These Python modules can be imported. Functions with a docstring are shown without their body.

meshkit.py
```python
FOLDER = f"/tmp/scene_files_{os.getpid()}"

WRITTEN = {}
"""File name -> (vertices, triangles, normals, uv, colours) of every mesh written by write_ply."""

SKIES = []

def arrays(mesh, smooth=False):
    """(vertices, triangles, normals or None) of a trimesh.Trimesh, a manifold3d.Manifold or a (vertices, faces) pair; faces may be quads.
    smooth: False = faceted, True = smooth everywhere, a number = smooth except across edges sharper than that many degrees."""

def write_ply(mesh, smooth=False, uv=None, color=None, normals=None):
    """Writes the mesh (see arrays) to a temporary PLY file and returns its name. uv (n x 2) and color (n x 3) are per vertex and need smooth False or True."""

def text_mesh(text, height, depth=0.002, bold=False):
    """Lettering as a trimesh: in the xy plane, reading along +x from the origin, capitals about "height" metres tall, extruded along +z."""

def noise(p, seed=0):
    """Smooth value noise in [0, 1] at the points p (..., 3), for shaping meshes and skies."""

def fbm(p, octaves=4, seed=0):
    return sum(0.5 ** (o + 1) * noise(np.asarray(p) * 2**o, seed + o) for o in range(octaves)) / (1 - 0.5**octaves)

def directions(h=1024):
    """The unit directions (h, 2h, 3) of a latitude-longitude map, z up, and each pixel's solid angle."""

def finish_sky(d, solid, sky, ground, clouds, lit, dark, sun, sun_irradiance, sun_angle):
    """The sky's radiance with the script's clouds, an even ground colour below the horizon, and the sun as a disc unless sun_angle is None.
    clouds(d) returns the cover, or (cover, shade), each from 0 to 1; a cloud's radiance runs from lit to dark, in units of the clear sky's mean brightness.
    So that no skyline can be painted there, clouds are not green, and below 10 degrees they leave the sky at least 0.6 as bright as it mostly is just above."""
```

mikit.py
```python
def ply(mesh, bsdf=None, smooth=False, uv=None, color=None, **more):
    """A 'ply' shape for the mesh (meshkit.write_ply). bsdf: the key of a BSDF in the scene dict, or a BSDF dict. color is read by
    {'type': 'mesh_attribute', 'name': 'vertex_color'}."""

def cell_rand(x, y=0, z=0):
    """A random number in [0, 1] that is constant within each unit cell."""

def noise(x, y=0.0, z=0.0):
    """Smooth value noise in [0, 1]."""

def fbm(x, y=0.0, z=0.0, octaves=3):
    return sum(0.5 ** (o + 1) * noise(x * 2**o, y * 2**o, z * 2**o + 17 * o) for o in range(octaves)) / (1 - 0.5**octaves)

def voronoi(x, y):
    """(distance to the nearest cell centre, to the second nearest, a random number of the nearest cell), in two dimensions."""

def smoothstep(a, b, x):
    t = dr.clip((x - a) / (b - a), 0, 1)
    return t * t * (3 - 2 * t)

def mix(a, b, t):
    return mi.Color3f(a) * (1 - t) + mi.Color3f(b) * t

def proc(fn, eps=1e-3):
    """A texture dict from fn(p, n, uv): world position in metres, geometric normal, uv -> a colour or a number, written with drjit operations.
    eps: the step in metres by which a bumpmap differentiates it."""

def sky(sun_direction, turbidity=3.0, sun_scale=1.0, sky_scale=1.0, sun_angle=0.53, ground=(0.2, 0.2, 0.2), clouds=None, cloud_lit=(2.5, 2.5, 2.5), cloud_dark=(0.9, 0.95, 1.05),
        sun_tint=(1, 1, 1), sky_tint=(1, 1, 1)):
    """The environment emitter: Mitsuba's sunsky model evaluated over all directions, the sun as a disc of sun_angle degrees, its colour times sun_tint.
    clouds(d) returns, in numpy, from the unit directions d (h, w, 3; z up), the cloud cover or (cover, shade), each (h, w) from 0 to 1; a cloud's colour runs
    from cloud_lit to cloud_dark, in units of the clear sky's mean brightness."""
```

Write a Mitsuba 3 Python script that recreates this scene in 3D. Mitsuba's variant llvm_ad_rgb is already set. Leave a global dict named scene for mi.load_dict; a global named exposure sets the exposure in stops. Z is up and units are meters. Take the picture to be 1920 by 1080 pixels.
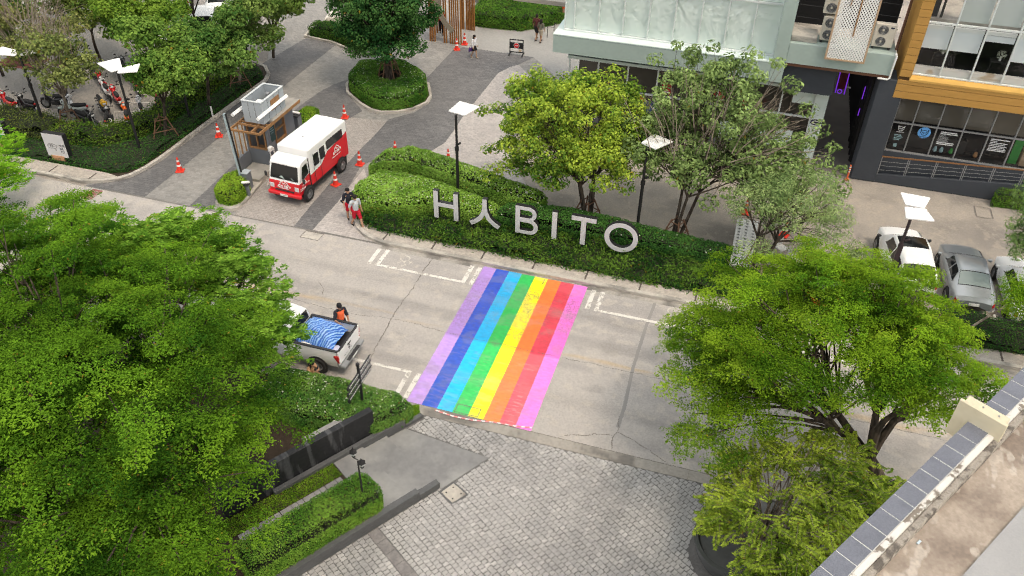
import math, random
import numpy as np
import trimesh, shapely, manifold3d
from shapely.geometry import Polygon, LineString, Point, box as sbox
from shapely.ops import unary_union
import drjit as dr
import mitsuba as mi
import mikit, meshkit
from mikit import fbm, noise, voronoi, smoothstep, mix, cell_rand

# ---------------------------------------------------------------- camera, sky, exposure
scene, labels = {}, {}
F, PITCH, ROLL, YAW, CAM_H = 1564.24188, .6609276, -.01836945, -.2909678, 22.0
_fw0 = np.array([math.sin(YAW), math.cos(YAW), 0]); _r0 = np.array([math.cos(YAW), -math.sin(YAW), 0]); _up = np.array([0, 0, 1.])
CAM_F = _fw0 * math.cos(PITCH) - _up * math.sin(PITCH)
_d0 = -(_up * math.cos(PITCH) + _fw0 * math.sin(PITCH))
CAM_R = _r0 * math.cos(ROLL) + _d0 * math.sin(ROLL)
CAM_D = -_r0 * math.sin(ROLL) + _d0 * math.cos(ROLL)
_m = np.eye(4); _m[:3, 0] = -CAM_R; _m[:3, 1] = -CAM_D; _m[:3, 2] = CAM_F; _m[:3, 3] = [0, 0, CAM_H]
scene['camera'] = {'type': 'perspective', 'fov': math.degrees(2 * math.atan(960 / F)), 'fov_axis': 'x', 'near_clip': .1, 'far_clip': 2000.,
                   'to_world': mi.ScalarTransform4f(_m)}
SUN = (0.35, -0.25, 0.9)
scene['sky'] = mikit.sky(SUN, turbidity=3, sun_scale=.3, sun_angle=16, clouds=lambda d: 1.0)
exposure = 2.2

T4 = mi.ScalarTransform4f
RNG = np.random.RandomState(7)

# ---------------------------------------------------------------- naming and labels
_used = set()
def numbered(k):
    if k not in _used:
        _used.add(k); return k
    i = 1
    while f'{k}_{i:03d}' in _used: i += 1
    k = f'{k}_{i:03d}'; _used.add(k); return k
def add(name, mesh, mat, smooth=False, parent=None, **kw):
    k = numbered((parent + '__' if parent else '') + name)
    scene[k] = mikit.ply(mesh, mat, smooth, **kw)
    return k
def tag(k, label=None, cat=None, group=None, kind=None):
    d = labels.setdefault(k, {})
    for a, b in (('label', label), ('category', cat), ('group', group), ('kind', kind)):
        if b: d[a] = b
    return k
def thing(name, label, cat, group=None):
    k = numbered(name); tag(k, label, cat, group); return k
def struct(name, mesh, mat, smooth=False, label=None, cat=None, **kw):
    k = add(name, mesh, mat, smooth, **kw); tag(k, label, cat, kind='structure'); return k

# ---------------------------------------------------------------- materials
def lin(r, g, b):
    f = lambda c: ((c / 255 + .055) / 1.055) ** 2.4 if c > 10 else c / 255 / 12.92
    return [f(r), f(g), f(b)]
def M(name, rgb=None, rough=.6, metal=0., spec=.4, coat=0., two=True):
    if name in scene: return name
    c = rgb if isinstance(rgb, dict) else {'type': 'rgb', 'value': list(map(float, rgb))}
    b = {'type': 'principled', 'base_color': c, 'roughness': rough, 'metallic': metal, 'specular': spec}
    if coat: b['clearcoat'] = coat; b['clearcoat_gloss'] = .9
    scene[name] = {'type': 'twosided', 'bsdf': b} if two else b
    return name
def MB(name, colorfn, bumpfn=None, scale=.01, rough=.8, spec=.3, coat=0., eps=2e-3):
    b = {'type': 'principled', 'base_color': mikit.proc(colorfn), 'roughness': rough, 'specular': spec}
    if coat: b['clearcoat'] = coat
    if bumpfn is not None:
        b = {'type': 'bumpmap', 'bsdf': b, 'arbitrary': mikit.proc(bumpfn, eps), 'scale': scale}
    scene[name] = {'type': 'twosided', 'bsdf': b}
    return name
C3 = mi.Color3f

def f_road(p, n, uv):
    a = fbm(p.x * .33, p.y * .33, 0, 3); b = fbm(p.x * 2.3 + 9, p.y * 2.9, 0, 3); c = fbm(p.x * 21, p.y * 21, 3., 2)
    s = fbm(p.x * .22 + 5, p.y * 1.9, 0, 4)
    col = mix((.415, .39, .365), (.345, .325, .31), smoothstep(.38, .66, .45 * a + .55 * s))
    col = mix(col, (.46, .425, .38), .6 * smoothstep(.56, .72, b))
    col = mix(col, (.29, .275, .26), .5 * smoothstep(.62, .8, fbm(p.x * .9 + 31, p.y * 1.4, 0, 4)))
    # orange-brown stains along the middle joint
    j = smoothstep(.25, .02, dr.abs(p.y - 23.75 - .1 * noise(p.x * .7))) * smoothstep(.42, .62, fbm(p.x * .45 + 3, p.y * 3, 0, 3))
    col = mix(col, (.47, .36, .22), .6 * j)
    # tyre tracks
    tr = smoothstep(.55, .1, dr.abs(p.y - 21.3)) + smoothstep(.5, .1, dr.abs(p.y - 26.1)) + smoothstep(.5, .1, dr.abs(p.y - 24.6))
    col = col * (1 - .1 * tr * (.5 + s))
    return col * (.86 + .28 * c)
def b_road(p, n, uv): return fbm(p.x * 30, p.y * 30, 0, 2)
MB('road_concrete', f_road, b_road, .006, .85)

def f_mall(p, n, uv):
    a = fbm(p.x * .4 + 3, p.y * .5, 0, 4); b = fbm(p.x * 4, p.y * 4, 0, 3); c = fbm(p.x * 20, p.y * 20, 0, 2)
    col = mix((.35, .315, .275), (.24, .22, .2), smoothstep(.36, .7, a)); col = mix(col, (.4, .35, .29), .5 * smoothstep(.55, .75, b))
    return col * (.86 + .28 * c)
MB('mall_concrete', f_mall, b_road, .006, .85)

def brick_j(x, y, w, h, g):
    row = dr.floor(y / h); xx = x / w + .5 * (row - 2 * dr.floor(row / 2)); fx = xx - dr.floor(xx); fy = y / h - row
    dx = dr.minimum(fx, 1 - fx) * w; dy = dr.minimum(fy, 1 - fy) * h
    return smoothstep(0, g, dr.minimum(dx, dy)), cell_rand(dr.floor(xx), row, 5)
def stamped(name, dark, lite, w=.32, h=.16, joint=.72, wave=.05, scale=.012):
    def warp(p):
        return p.x + wave * (noise(p.x * 2, p.y * 2) - .5), p.y + wave * (noise(p.x * 2 + 40, p.y * 2) - .5)
    def f(p, n, uv):
        x, y = warp(p); j, r = brick_j(x, y, w, h, .03)
        a = fbm(p.x * .5 + 8, p.y * .5, 0, 4); c = fbm(p.x * 9, p.y * 9, 0, 3)
        col = mix(dark, lite, dr.clip(.15 + .9 * (a - .3) + .55 * (r - .5), 0, 1))
        return col * (joint + (1 - joint) * j) * (.8 + .4 * c)
    def b(p, n, uv):
        x, y = warp(p); j, r = brick_j(x, y, w, h, .05); return j * .8 + .35 * fbm(p.x * 12, p.y * 12, 0, 2)
    return MB(name, f, b, scale, .7, .4, eps=6e-3)
stamped('stamped_dark', (.125, .123, .126), (.2, .195, .193), .3, .18, .78)
stamped('stamped_mid', (.22, .215, .205), (.33, .315, .295), .3, .18, .9, .05, .006)
stamped('stamped_van', (.31, .285, .265), (.43, .395, .365), .24, .12, .72, .02)
stamped('stamped_pale', (.37, .345, .33), (.5, .465, .44), .34, .15, .85, .03)
stamped('sidewalk_tile', (.4, .36, .315), (.5, .455, .4), .4, .1, .86, .0, .006)

def f_kerb(p, n, uv):
    a = fbm(p.x * 1.3, p.y * 1.3, p.z * 4, 4); b = fbm(p.x * 14, p.y * 14, p.z * 14, 3)
    col = mix((.47, .44, .395), (.25, .235, .215), smoothstep(.42, .68, a)); return col * (.8 + .4 * b)
MB('kerb_concrete', f_kerb, b_road, .006, .85)
def f_paver(p, n, uv):
    v = voronoi(p.x * 4.2, p.y * 4.2)[2]
    a = fbm(p.x * .55 + 20, p.y * .55, 0, 4); c = fbm(p.x * 16, p.y * 16, 0, 3); d = fbm(p.x * 5 + 9, p.y * 5, 0, 2)
    col = mix((.42, .412, .405), (.33, .326, .325), smoothstep(.42, .64, a)); col = mix(col, (.45, .44, .43), .55 * smoothstep(.5, .75, d))
    return col * (.8 + .28 * c + .1 * v)
def b_paver(p, n, uv): return fbm(p.x * 14, p.y * 14, 0, 3)
MB('paver_stone', f_paver, b_paver, .02, .8, .35, eps=5e-3)
MB('paver_stone_dark', lambda p, n, uv: mix((.19, .18, .18), (.27, .255, .25), fbm(p.x * 4, p.y * 4, 0, 3)) * (.8 + .4 * fbm(p.x * 19, p.y * 19, 0, 2)), b_paver, .015, .75)
MB('paver_stone_light', lambda p, n, uv: f_paver(p, n, uv) * 1.16, b_paver, .02, .8, .35, eps=5e-3)
MB('mortar', lambda p, n, uv: mix((.1, .097, .095), (.19, .185, .18), fbm(p.x * 1.2 + 3, p.y * 1.2, 0, 3)) * (.8 + .4 * fbm(p.x * 20, p.y * 20, 0, 2)))
def f_apron(p, n, uv):
    a = fbm(p.x * .9, p.y * .9, 2., 4); b = fbm(p.x * 8, p.y * 8, 2., 3)
    return mix((.29, .29, .285), (.22, .22, .222), smoothstep(.35, .65, a)) * (.88 + .24 * b)
MB('apron_concrete', f_apron, b_road, .003, .6, .4)
MB('dark_stone', lambda p, n, uv: mix((.02, .021, .024), (.075, .078, .085), smoothstep(.5, .72, fbm((p.x * .54 + p.y * .84) * 5, p.z * .7, 0, 4))) * (.8 + .4 * fbm(p.x * 12, p.y * 12, p.z * 12, 2)), b_road, .003, .5, .4)
MB('grey_wall', lambda p, n, uv: mix((.13, .135, .14), (.09, .092, .096), fbm(p.x * 2, p.y * 2, p.z * 2, 3)) * (.85 + .3 * fbm(p.x * 14, p.y * 14, p.z * 14, 2)), b_road, .003, .6)
def wood(name, c0, c1, rough=.6):
    def f(p, n, uv):
        g = fbm(p.x * 14, p.y * 14, p.z * 1.6, 3); return mix(c0, c1, g) * (.85 + .3 * fbm(p.x * 40, p.y * 40, p.z * 5, 2))
    return MB(name, f, None, 0, rough)
wood('timber', (.36, .2, .09), (.24, .12, .05)); wood('timber_warm', (.38, .17, .05), (.2, .08, .025)); wood('stake_wood', (.33, .26, .2), (.18, .13, .095), .8)
wood('stake_brown', (.2, .11, .07), (.12, .065, .04), .8)
def f_bark(p, n, uv):
    a = fbm(p.x * 8, p.y * 8, p.z * 2.5, 4); return mix((.1, .078, .06), (.035, .028, .023), smoothstep(.35, .65, a))
MB('bark', f_bark, lambda p, n, uv: fbm(p.x * 12, p.y * 12, p.z * 4, 3), .03, .9)
MB('bark_pale', lambda p, n, uv: mix((.33, .28, .22), (.15, .12, .095), smoothstep(.35, .65, fbm(p.x * 8, p.y * 8, p.z * 3, 4))), None, 0, .9)
MB('soil', lambda p, n, uv: mix((.06, .043, .03), (.03, .022, .016), fbm(p.x * 6, p.y * 6, 0, 3)))
MB('grass_ground', lambda p, n, uv: mix((.13, .2, .025), (.07, .12, .015), fbm(p.x * 5, p.y * 5, 0, 4)))
# foliage: one thin translucent leaf material, the colour of each leaf is in its mesh
scene['leaf'] = {'type': 'principledthin', 'base_color': {'type': 'mesh_attribute', 'name': 'vertex_color'}, 'roughness': .48, 'diff_trans': .5, 'spec_trans': 0., 'eta': 1.45}
M('twig_core', (.02, .026, .012), .9)
M('white_paint', (.8, .8, .79), .35, coat=.6); M('white_matte', (.78, .78, .76), .6); M('black_metal', (.018, .018, .02), .45)
M('grey_metal', (.3, .31, .32), .45, .3); M('chrome', (.7, .7, .7), .18, 1.); M('rubber', (.022, .022, .023), .8); M('rim_alloy', (.42, .43, .44), .3, .8)
M('dark_plastic', (.03, .03, .032), .5); M('lamp_red', (.5, .015, .012), .2, coat=1.); M('lamp_clear', (.62, .63, .64), .15, coat=1.); M('black_glass', (.008, .009, .01), .06, 0, .6)
scene['pane_glass'] = {'type': 'thindielectric', 'int_ior': 1.3}
scene['car_glass'] = {'type': 'twosided', 'bsdf': {'type': 'principled', 'base_color': {'type': 'rgb', 'value': [.012, .014, .015]}, 'roughness': .05, 'specular': .55}}

# ---------------------------------------------------------------- mesh helpers
def cat(*ms):
    ms = [m for m in ms if m is not None]
    return trimesh.util.concatenate(ms) if len(ms) > 1 else ms[0]
def tm(v, f): return trimesh.Trimesh(np.asarray(v, float), np.asarray(f, int), process=False)
def bx(x0, x1, y0, y1, z0, z1, b=0.):
    if b <= 0:
        m = trimesh.creation.box(extents=(x1 - x0, y1 - y0, z1 - z0)); m.apply_translation(((x0 + x1) / 2, (y0 + y1) / 2, (z0 + z1) / 2)); return m
    pts = []
    for X, sx in ((x0, 1), (x1, -1)):
        for Y, sy in ((y0, 1), (y1, -1)):
            for Z, sz in ((z0, 1), (z1, -1)):
                pts += [(X, Y + sy * b, Z + sz * b), (X + sx * b, Y, Z + sz * b), (X + sx * b, Y + sy * b, Z)]
    return trimesh.convex.convex_hull(np.array(pts))
def rz(m, a, c=(0, 0, 0)):
    m = m.copy(); m.apply_transform(trimesh.transformations.rotation_matrix(a, (0, 0, 1), c)); return m
def mv(m, x=0, y=0, z=0):
    m = m.copy(); m.apply_translation((x, y, z)); return m
def rot(m, a, axis, c=(0, 0, 0)):
    m = m.copy(); m.apply_transform(trimesh.transformations.rotation_matrix(a, axis, c)); return m
def prism(poly, z0, z1):
    if not isinstance(poly, (Polygon, shapely.geometry.MultiPolygon)): poly = Polygon(poly)
    gs = [g for g in getattr(poly, 'geoms', [poly]) if g.geom_type == 'Polygon' and g.area > 1e-6]
    ms = [trimesh.creation.extrude_polygon(g, z1 - z0, engine='earcut') for g in gs]
    m = cat(*ms); m.apply_translation((0, 0, z0)); return m
def sheet(poly, z):
    if not isinstance(poly, (Polygon, shapely.geometry.MultiPolygon)): poly = Polygon(poly)
    vs, fs, o = [], [], 0
    for g in getattr(poly.buffer(0), 'geoms', [poly.buffer(0)]):
        if g.geom_type != 'Polygon': continue
        v, f = trimesh.creation.triangulate_polygon(g, engine='earcut')
        vs.append(np.c_[v, np.full(len(v), z)]); fs.append(f + o); o += len(v)
    m = tm(np.vstack(vs), np.vstack(fs))
    if m.face_normals[:, 2].mean() < 0: m.invert()
    return m
def tube(pts, r, n=8, caps=True):
    p = np.asarray(pts, float); r = np.broadcast_to(np.asarray(r, float), (len(p),))
    t = np.gradient(p, axis=0); t /= np.linalg.norm(t, axis=1, keepdims=True) + 1e-12
    ref = np.array([0, 0, 1.]) if abs(t[:, 2]).mean() < .8 else np.array([1., 0, 0])
    a = np.cross(t, ref); a /= np.linalg.norm(a, axis=1, keepdims=True) + 1e-12; b = np.cross(t, a)
    an = np.arange(n) * 2 * np.pi / n
    v = p[:, None] + r[:, None, None] * (np.cos(an)[None, :, None] * a[:, None] + np.sin(an)[None, :, None] * b[:, None])
    i, j = np.meshgrid(np.arange(len(p) - 1), np.arange(n), indexing='ij')
    q = np.stack([i * n + j, (i + 1) * n + j, (i + 1) * n + (j + 1) % n, i * n + (j + 1) % n], -1).reshape(-1, 4)
    f = np.vstack([q[:, [0, 1, 2]], q[:, [0, 2, 3]]]); v = v.reshape(-1, 3)
    if caps:
        k = len(v); v = np.vstack([v, p[0], p[-1]]); e = (len(p) - 1) * n; jj = np.arange(n)
        f = np.vstack([f, np.c_[np.full(n, k), jj, (jj + 1) % n], np.c_[np.full(n, k + 1), e + (jj + 1) % n, e + jj]])
    return tm(v, f[:, ::-1])
def cyl(x, y, z0, z1, r, n=16, r1=None): return tube([(x, y, z0), (x, y, z1)], [r, r if r1 is None else r1], n)
def bar(a, b, w, h):
    """a rectangular bar from a to b, w wide (horizontal) and h high"""
    a, b = np.array(a, float), np.array(b, float); L = np.linalg.norm(b - a); t = (b - a) / L
    s = np.cross(t, (0, 0, 1)); s = np.array((1., 0, 0)) if np.linalg.norm(s) < 1e-6 else s / np.linalg.norm(s); u = np.cross(s, t)
    m = trimesh.creation.box(extents=(w, L, h)); R = np.eye(4); R[:3, 0], R[:3, 1], R[:3, 2], R[:3, 3] = s, t, u, (a + b) / 2
    m.apply_transform(R); return m
def lathe(prof, n=24, c=(0, 0, 0)):
    p = np.asarray(prof, float); an = np.arange(n) * 2 * np.pi / n
    v = np.stack([p[:, None, 0] * np.cos(an), p[:, None, 0] * np.sin(an), np.broadcast_to(p[:, None, 1], (len(p), n))], -1).reshape(-1, 3)
    i, j = np.meshgrid(np.arange(len(p) - 1), np.arange(n), indexing='ij')
    q = np.stack([i * n + j, i * n + (j + 1) % n, (i + 1) * n + (j + 1) % n, (i + 1) * n + j], -1).reshape(-1, 4)
    return mv(tm(v, np.vstack([q[:, [0, 1, 2]], q[:, [0, 2, 3]]])), *c)
def hull_sph(*sp, n=2):
    """convex hull of spheres given as (x, y, z, r)"""
    base = ICO[n]
    return trimesh.convex.convex_hull(np.vstack([base * s[3] + np.array(s[:3]) for s in sp]))
ICO = {k: np.array(trimesh.creation.icosphere(k).vertices) for k in (0, 1, 2, 3)}
def grid_mesh(P):
    a, b = P.shape[:2]; i, j = np.meshgrid(np.arange(a - 1), np.arange(b - 1), indexing='ij')
    q = np.stack([i * b + j, (i + 1) * b + j, (i + 1) * b + j + 1, i * b + j + 1], -1).reshape(-1, 4)
    return tm(P.reshape(-1, 3), np.vstack([q[:, [0, 1, 2]], q[:, [0, 2, 3]]]))
def man(m): return manifold3d.Manifold(manifold3d.Mesh(np.asarray(m.vertices, np.float32), np.asarray(m.faces, np.uint32)))
def unman(m):
    q = m.to_mesh(); return tm(q.vert_properties[:, :3], q.tri_verts)
def strip_poly(pts, w): return LineString(pts).buffer(w / 2, cap_style=2, join_style=1)
def place_all(root, M4):
    """gives every part of a thing the same placement"""
    for k in [k for k in scene if k.startswith(root + '__')]: scene[k]['to_world'] = T4(M4)
def xf(x, y, z=0., a=0., s=1.):
    m = trimesh.transformations.rotation_matrix(a, (0, 0, 1)); m[:3, :3] *= s; m[:3, 3] = (x, y, z); return m
def dup(root, M4, label=None, group=None, recolor=None):
    """a copy of a thing with copies of its parts"""
    name = root.rstrip('0123456789').rstrip('_') if root[-3:].isdigit() else root
    k = thing(name, label or labels[root]['label'], labels[root]['category'], group or labels[root].get('group'))
    for p in [p for p in list(scene) if p.startswith(root + '__')]:
        d = {**scene[p], 'to_world': T4(M4)}
        mat = d['bsdf']['id']
        if recolor and mat in recolor: d['bsdf'] = {'type': 'ref', 'id': recolor[mat]}
        scene[k + p[len(root):]] = d; _used.add(k + p[len(root):])
        if p in labels: labels[k + p[len(root):]] = dict(labels[p])
    return k
# ================================================================ the setting: ground, road, pavements
struct('ground', bx(-500, 500, -200, 700, -.6, -.03), 'mall_concrete')
struct('road', sheet([(-90, 19.46), (90, 19.46), (90, 28.27), (-90, 28.27)], 0.), 'road_concrete')
M('crack_dirt', (.185, .17, .157), .95)
def crack(pts, w, name='crack', parent='road', z=.004, seed=0):
    r = np.random.RandomState(seed); p = [np.array(pts[0])]
    for a, b in zip(pts[:-1], pts[1:]):
        a, b = np.array(a), np.array(b); n = max(2, int(np.linalg.norm(b - a) / .16))
        for i in range(1, n + 1): p.append(a + (b - a) * i / n + (r.randn(2) * .022 if i < n else 0))
    p = np.array(p); t = np.gradient(p, axis=0); t /= np.linalg.norm(t, axis=1, keepdims=True) + 1e-9; s = np.c_[-t[:, 1], t[:, 0]]
    ww = .8 * w * (.3 + 1.0 * r.rand(len(p)))[:, None] / 2; ww[0] *= .2; ww[-1] *= .2
    v = np.vstack([np.c_[p - s * ww, np.full(len(p), z)], np.c_[p + s * ww, np.full(len(p), z)]]); n = len(p); i = np.arange(n - 1)
    f = np.vstack([np.c_[i, i + 1, i + 1 + n], np.c_[i, i + 1 + n, i + n]])
    return add(name, tm(v, f), 'crack_dirt', parent=parent)
for i, (pts, w) in enumerate([
    ([(-12.17, 28.1), (-12.2, 27.2), (-12.16, 25.6), (-12.21, 24.4), (-12.13, 23.1), (-12.01, 21.3), (-12.05, 19.6)], .055),
    ([(-40, 23.6), (-28, 23.55), (-16.87, 23.5), (-15.3, 23.4), (-13.7, 23.39), (-12.14, 23.6)], .03), ([(-12.14, 23.6), (-11.3, 23.64), (-10.6, 23.54), (-9.8, 23.5)], .04),
    ([(-5.0, 23.51), (-3.6, 23.54), (-2.2, 23.53), (6, 23.6), (30, 23.5)], .03), ([(-4.04, 19.5), (-3.79, 19.68), (-3.38, 19.82), (-2.94, 19.98), (-2.91, 20.05), (-2.26, 20.18)], .05),
    ([(-2.23, 21.2), (-2.2, 20.8), (-2.13, 20.38), (-2.24, 20.07), (-2.14, 19.48)], .045), ([(-2.13, 20.38), (-1.47, 20.16), (-.79, 19.8), (-.2, 19.5)], .035),
    ([(-16.2, 24.9), (-15.7, 24.5), (-15.6, 24.1)], .04), ([(-13.9, 22.3), (-13.5, 21.7), (-13.4, 20.9)], .035)]):
    crack(pts, w, seed=i)
M('tar_seam', (.27, .26, .25), .9)
for pts, w in (([(-2.08, 28.1), (-2.17, 26.6), (-2.2, 25.2), (-2.22, 23.7), (-2.13, 21.7), (-2.16, 20.6)], .13), ([(-21.8, 28.2), (-21.9, 24), (-21.8, 19.5)], .05)):
    add('tar_seam', sheet(strip_poly(pts, w), .0025), 'tar_seam', parent='road')
tag('road__tar_seam', 'dark tar seam crossing the road right of the rainbow crossing')
add('red_patch', sheet([(-30.6, 27.35), (-29.83, 27.33), (-29.78, 28.2), (-30.4, 28.2)], .004), MB('red_patch_paint', lambda p, n, uv: mix((.25, .1, .09), (.33, .24, .22), smoothstep(.4, .7, fbm(p.x * 5, p.y * 5, 0, 3)))), parent='road')
# painted parking bays
def f_mark(p, n, uv):
    w = fbm(p.x * 7, p.y * 7, 3., 3); g = fbm(p.x * 28, p.y * 28, 0, 2)
    return mix((.68, .66, .62), (.4, .375, .345), smoothstep(.5, .66, .6 * w + .4 * g))
MB('road_marking_paint', f_mark, b_road, .004, .8)
def mark(name, rects, label, catn='road marking'):
    t = thing(name, label, catn, 'painted parking bay markings')
    for x0, y0, x1, y1, nm in rects: add(nm, sheet(sbox(x0, y0, x1, y1), .005), 'road_marking_paint', parent=t)
mark('parking_bay_marking', [(-14.79, 26.76, -14.6, 28.0, 'end_bar'), (-14.38, 26.9, -14.2, 28.02, 'end_bar'), (-14.38, 26.76, -10.16, 26.9, 'long_line'), (-10.35, 26.9, -10.16, 28.1, 'end_bar'), (-9.98, 26.76, -9.8, 28.1, 'end_bar')],
     'white painted parking bay against the kerb on the far left of the rainbow crossing')
mark('parking_bay_marking', [(-4.83, 26.73, -4.63, 28.06, 'end_bar'), (-4.43, 26.85, -4.24, 28.06, 'end_bar'), (-4.43, 26.7, 14, 26.85, 'long_line')],
     'white painted parking bay at the far kerb to the right of the rainbow crossing')
mark('parking_bay_marking', [(-22, 20.86, -10.2, 20.99, 'long_line'), (-10.36, 19.62, -10.18, 20.86, 'end_bar'), (-9.97, 19.62, -9.79, 20.96, 'end_bar')],
     'white painted parking bay behind the tarp pickup at the near kerb')
def bike_mark(x, y, s, label):
    ring = Point(0, 0).buffer(.27).difference(Point(0, 0).buffer(.21))
    g = [shapely.affinity.translate(ring, 0, .22), shapely.affinity.translate(LineString([(0, -.05), (.2, -.32), (-.05, -.5)]).buffer(.035), .05, 0), LineString([(.25, .1), (.5, -.05)]).buffer(.035), LineString([(.42, .1), (.38, -.2)]).buffer(.035), LineString([(-.25, -.25), (-.1, -.1)]).buffer(.03)]
    k = struct_mark = add('painted_bicycle_symbol', sheet(shapely.affinity.translate(shapely.affinity.scale(unary_union(g), s, s, origin=(0, 0)), x, y), .005), 'faded_symbol_paint')
    tag(k, label, 'road marking')
MB('faded_symbol_paint', lambda p, n, uv: mix((.55, .52, .47), (.42, .39, .355), smoothstep(.4, .6, fbm(p.x * 9, p.y * 9, 0, 3))))
bike_mark(-1.25, 27.5, 1., 'faded bicycle symbol painted near the kerb right of the dark tar seam')
bike_mark(-13.3, 27.45, .85, 'faded bicycle symbol painted inside the bay left of the rainbow crossing')
# rainbow crossing
X0, SW = -9.77, .5912
def f_rain(p, n, uv):
    k = dr.floor((p.x - X0) / SW)
    lit_near = [(.53, .33, .80), (.045, .115, .60), (.02, .55, .96), (.05, .62, .14), (.98, .93, .03), (.96, .27, .08), (.78, .13, .17), (.96, .25, .74)]  # near half brightened: the light falling there is put into its colours
    old = [(.34, .21, .54), (.028, .075, .50), (.015, .34, .70), (.018, .37, .065), (.90, .73, .0), (.80, .165, .025), (.62, .03, .06), (.74, .14, .55)]  # far half: worn coat, without the painted-in light of the near half
    cf, co = C3(*lit_near[0]), C3(*old[0])
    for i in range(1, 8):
        cf = dr.select(k == i, C3(*lit_near[i]), cf); co = dr.select(k == i, C3(*old[i]), co)
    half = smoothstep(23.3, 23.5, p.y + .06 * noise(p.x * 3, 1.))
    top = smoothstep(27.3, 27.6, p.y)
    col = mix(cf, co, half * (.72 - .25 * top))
    g = fbm(p.x * 26, p.y * 26, 0, 3); brush = fbm(p.x * 6, p.y * 34, 0, 3); big = fbm(p.x * 1.1 + 4, p.y * .8, 0, 3)
    wear_k = dr.select(k == 4, 1., dr.select(k == 7, .85, dr.select(k == 0, .5, .28)))
    zone = smoothstep(23.5, 24.4, p.y) * smoothstep(27.6, 26.9, p.y)
    wear = dr.clip(smoothstep(.47, .6, .6 * g + .4 * brush + .3 * (big - .5)) * wear_k * zone, 0, 1)
    col = mix(col, C3(.17, .15, .12) * .6 + col * .3, wear * .75)
    low = smoothstep(23.2, 22.6, p.y); br = smoothstep(.6, .75, fbm(p.x * 2.2, p.y * 15 + 7, 0, 3)) * low * dr.select(k == 6, .25, .08)
    col = mix(col, C3(.9, .6, .6), br)
    tr = smoothstep(.5, .1, dr.abs(p.y - 21.3)) + smoothstep(.5, .1, dr.abs(p.y - 26.1)); gr = C3(.3, .29, .27); col = mix(col, gr, .14 * tr + .22 * smoothstep(.5, .75, fbm(p.x * 1.7, p.y * 2.3, 5., 4)))
    return col * (.84 + .24 * fbm(p.x * 7, p.y * 13, 0, 3))
MB('rainbow_paint', f_rain, b_road, .005, .55, .4)
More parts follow.
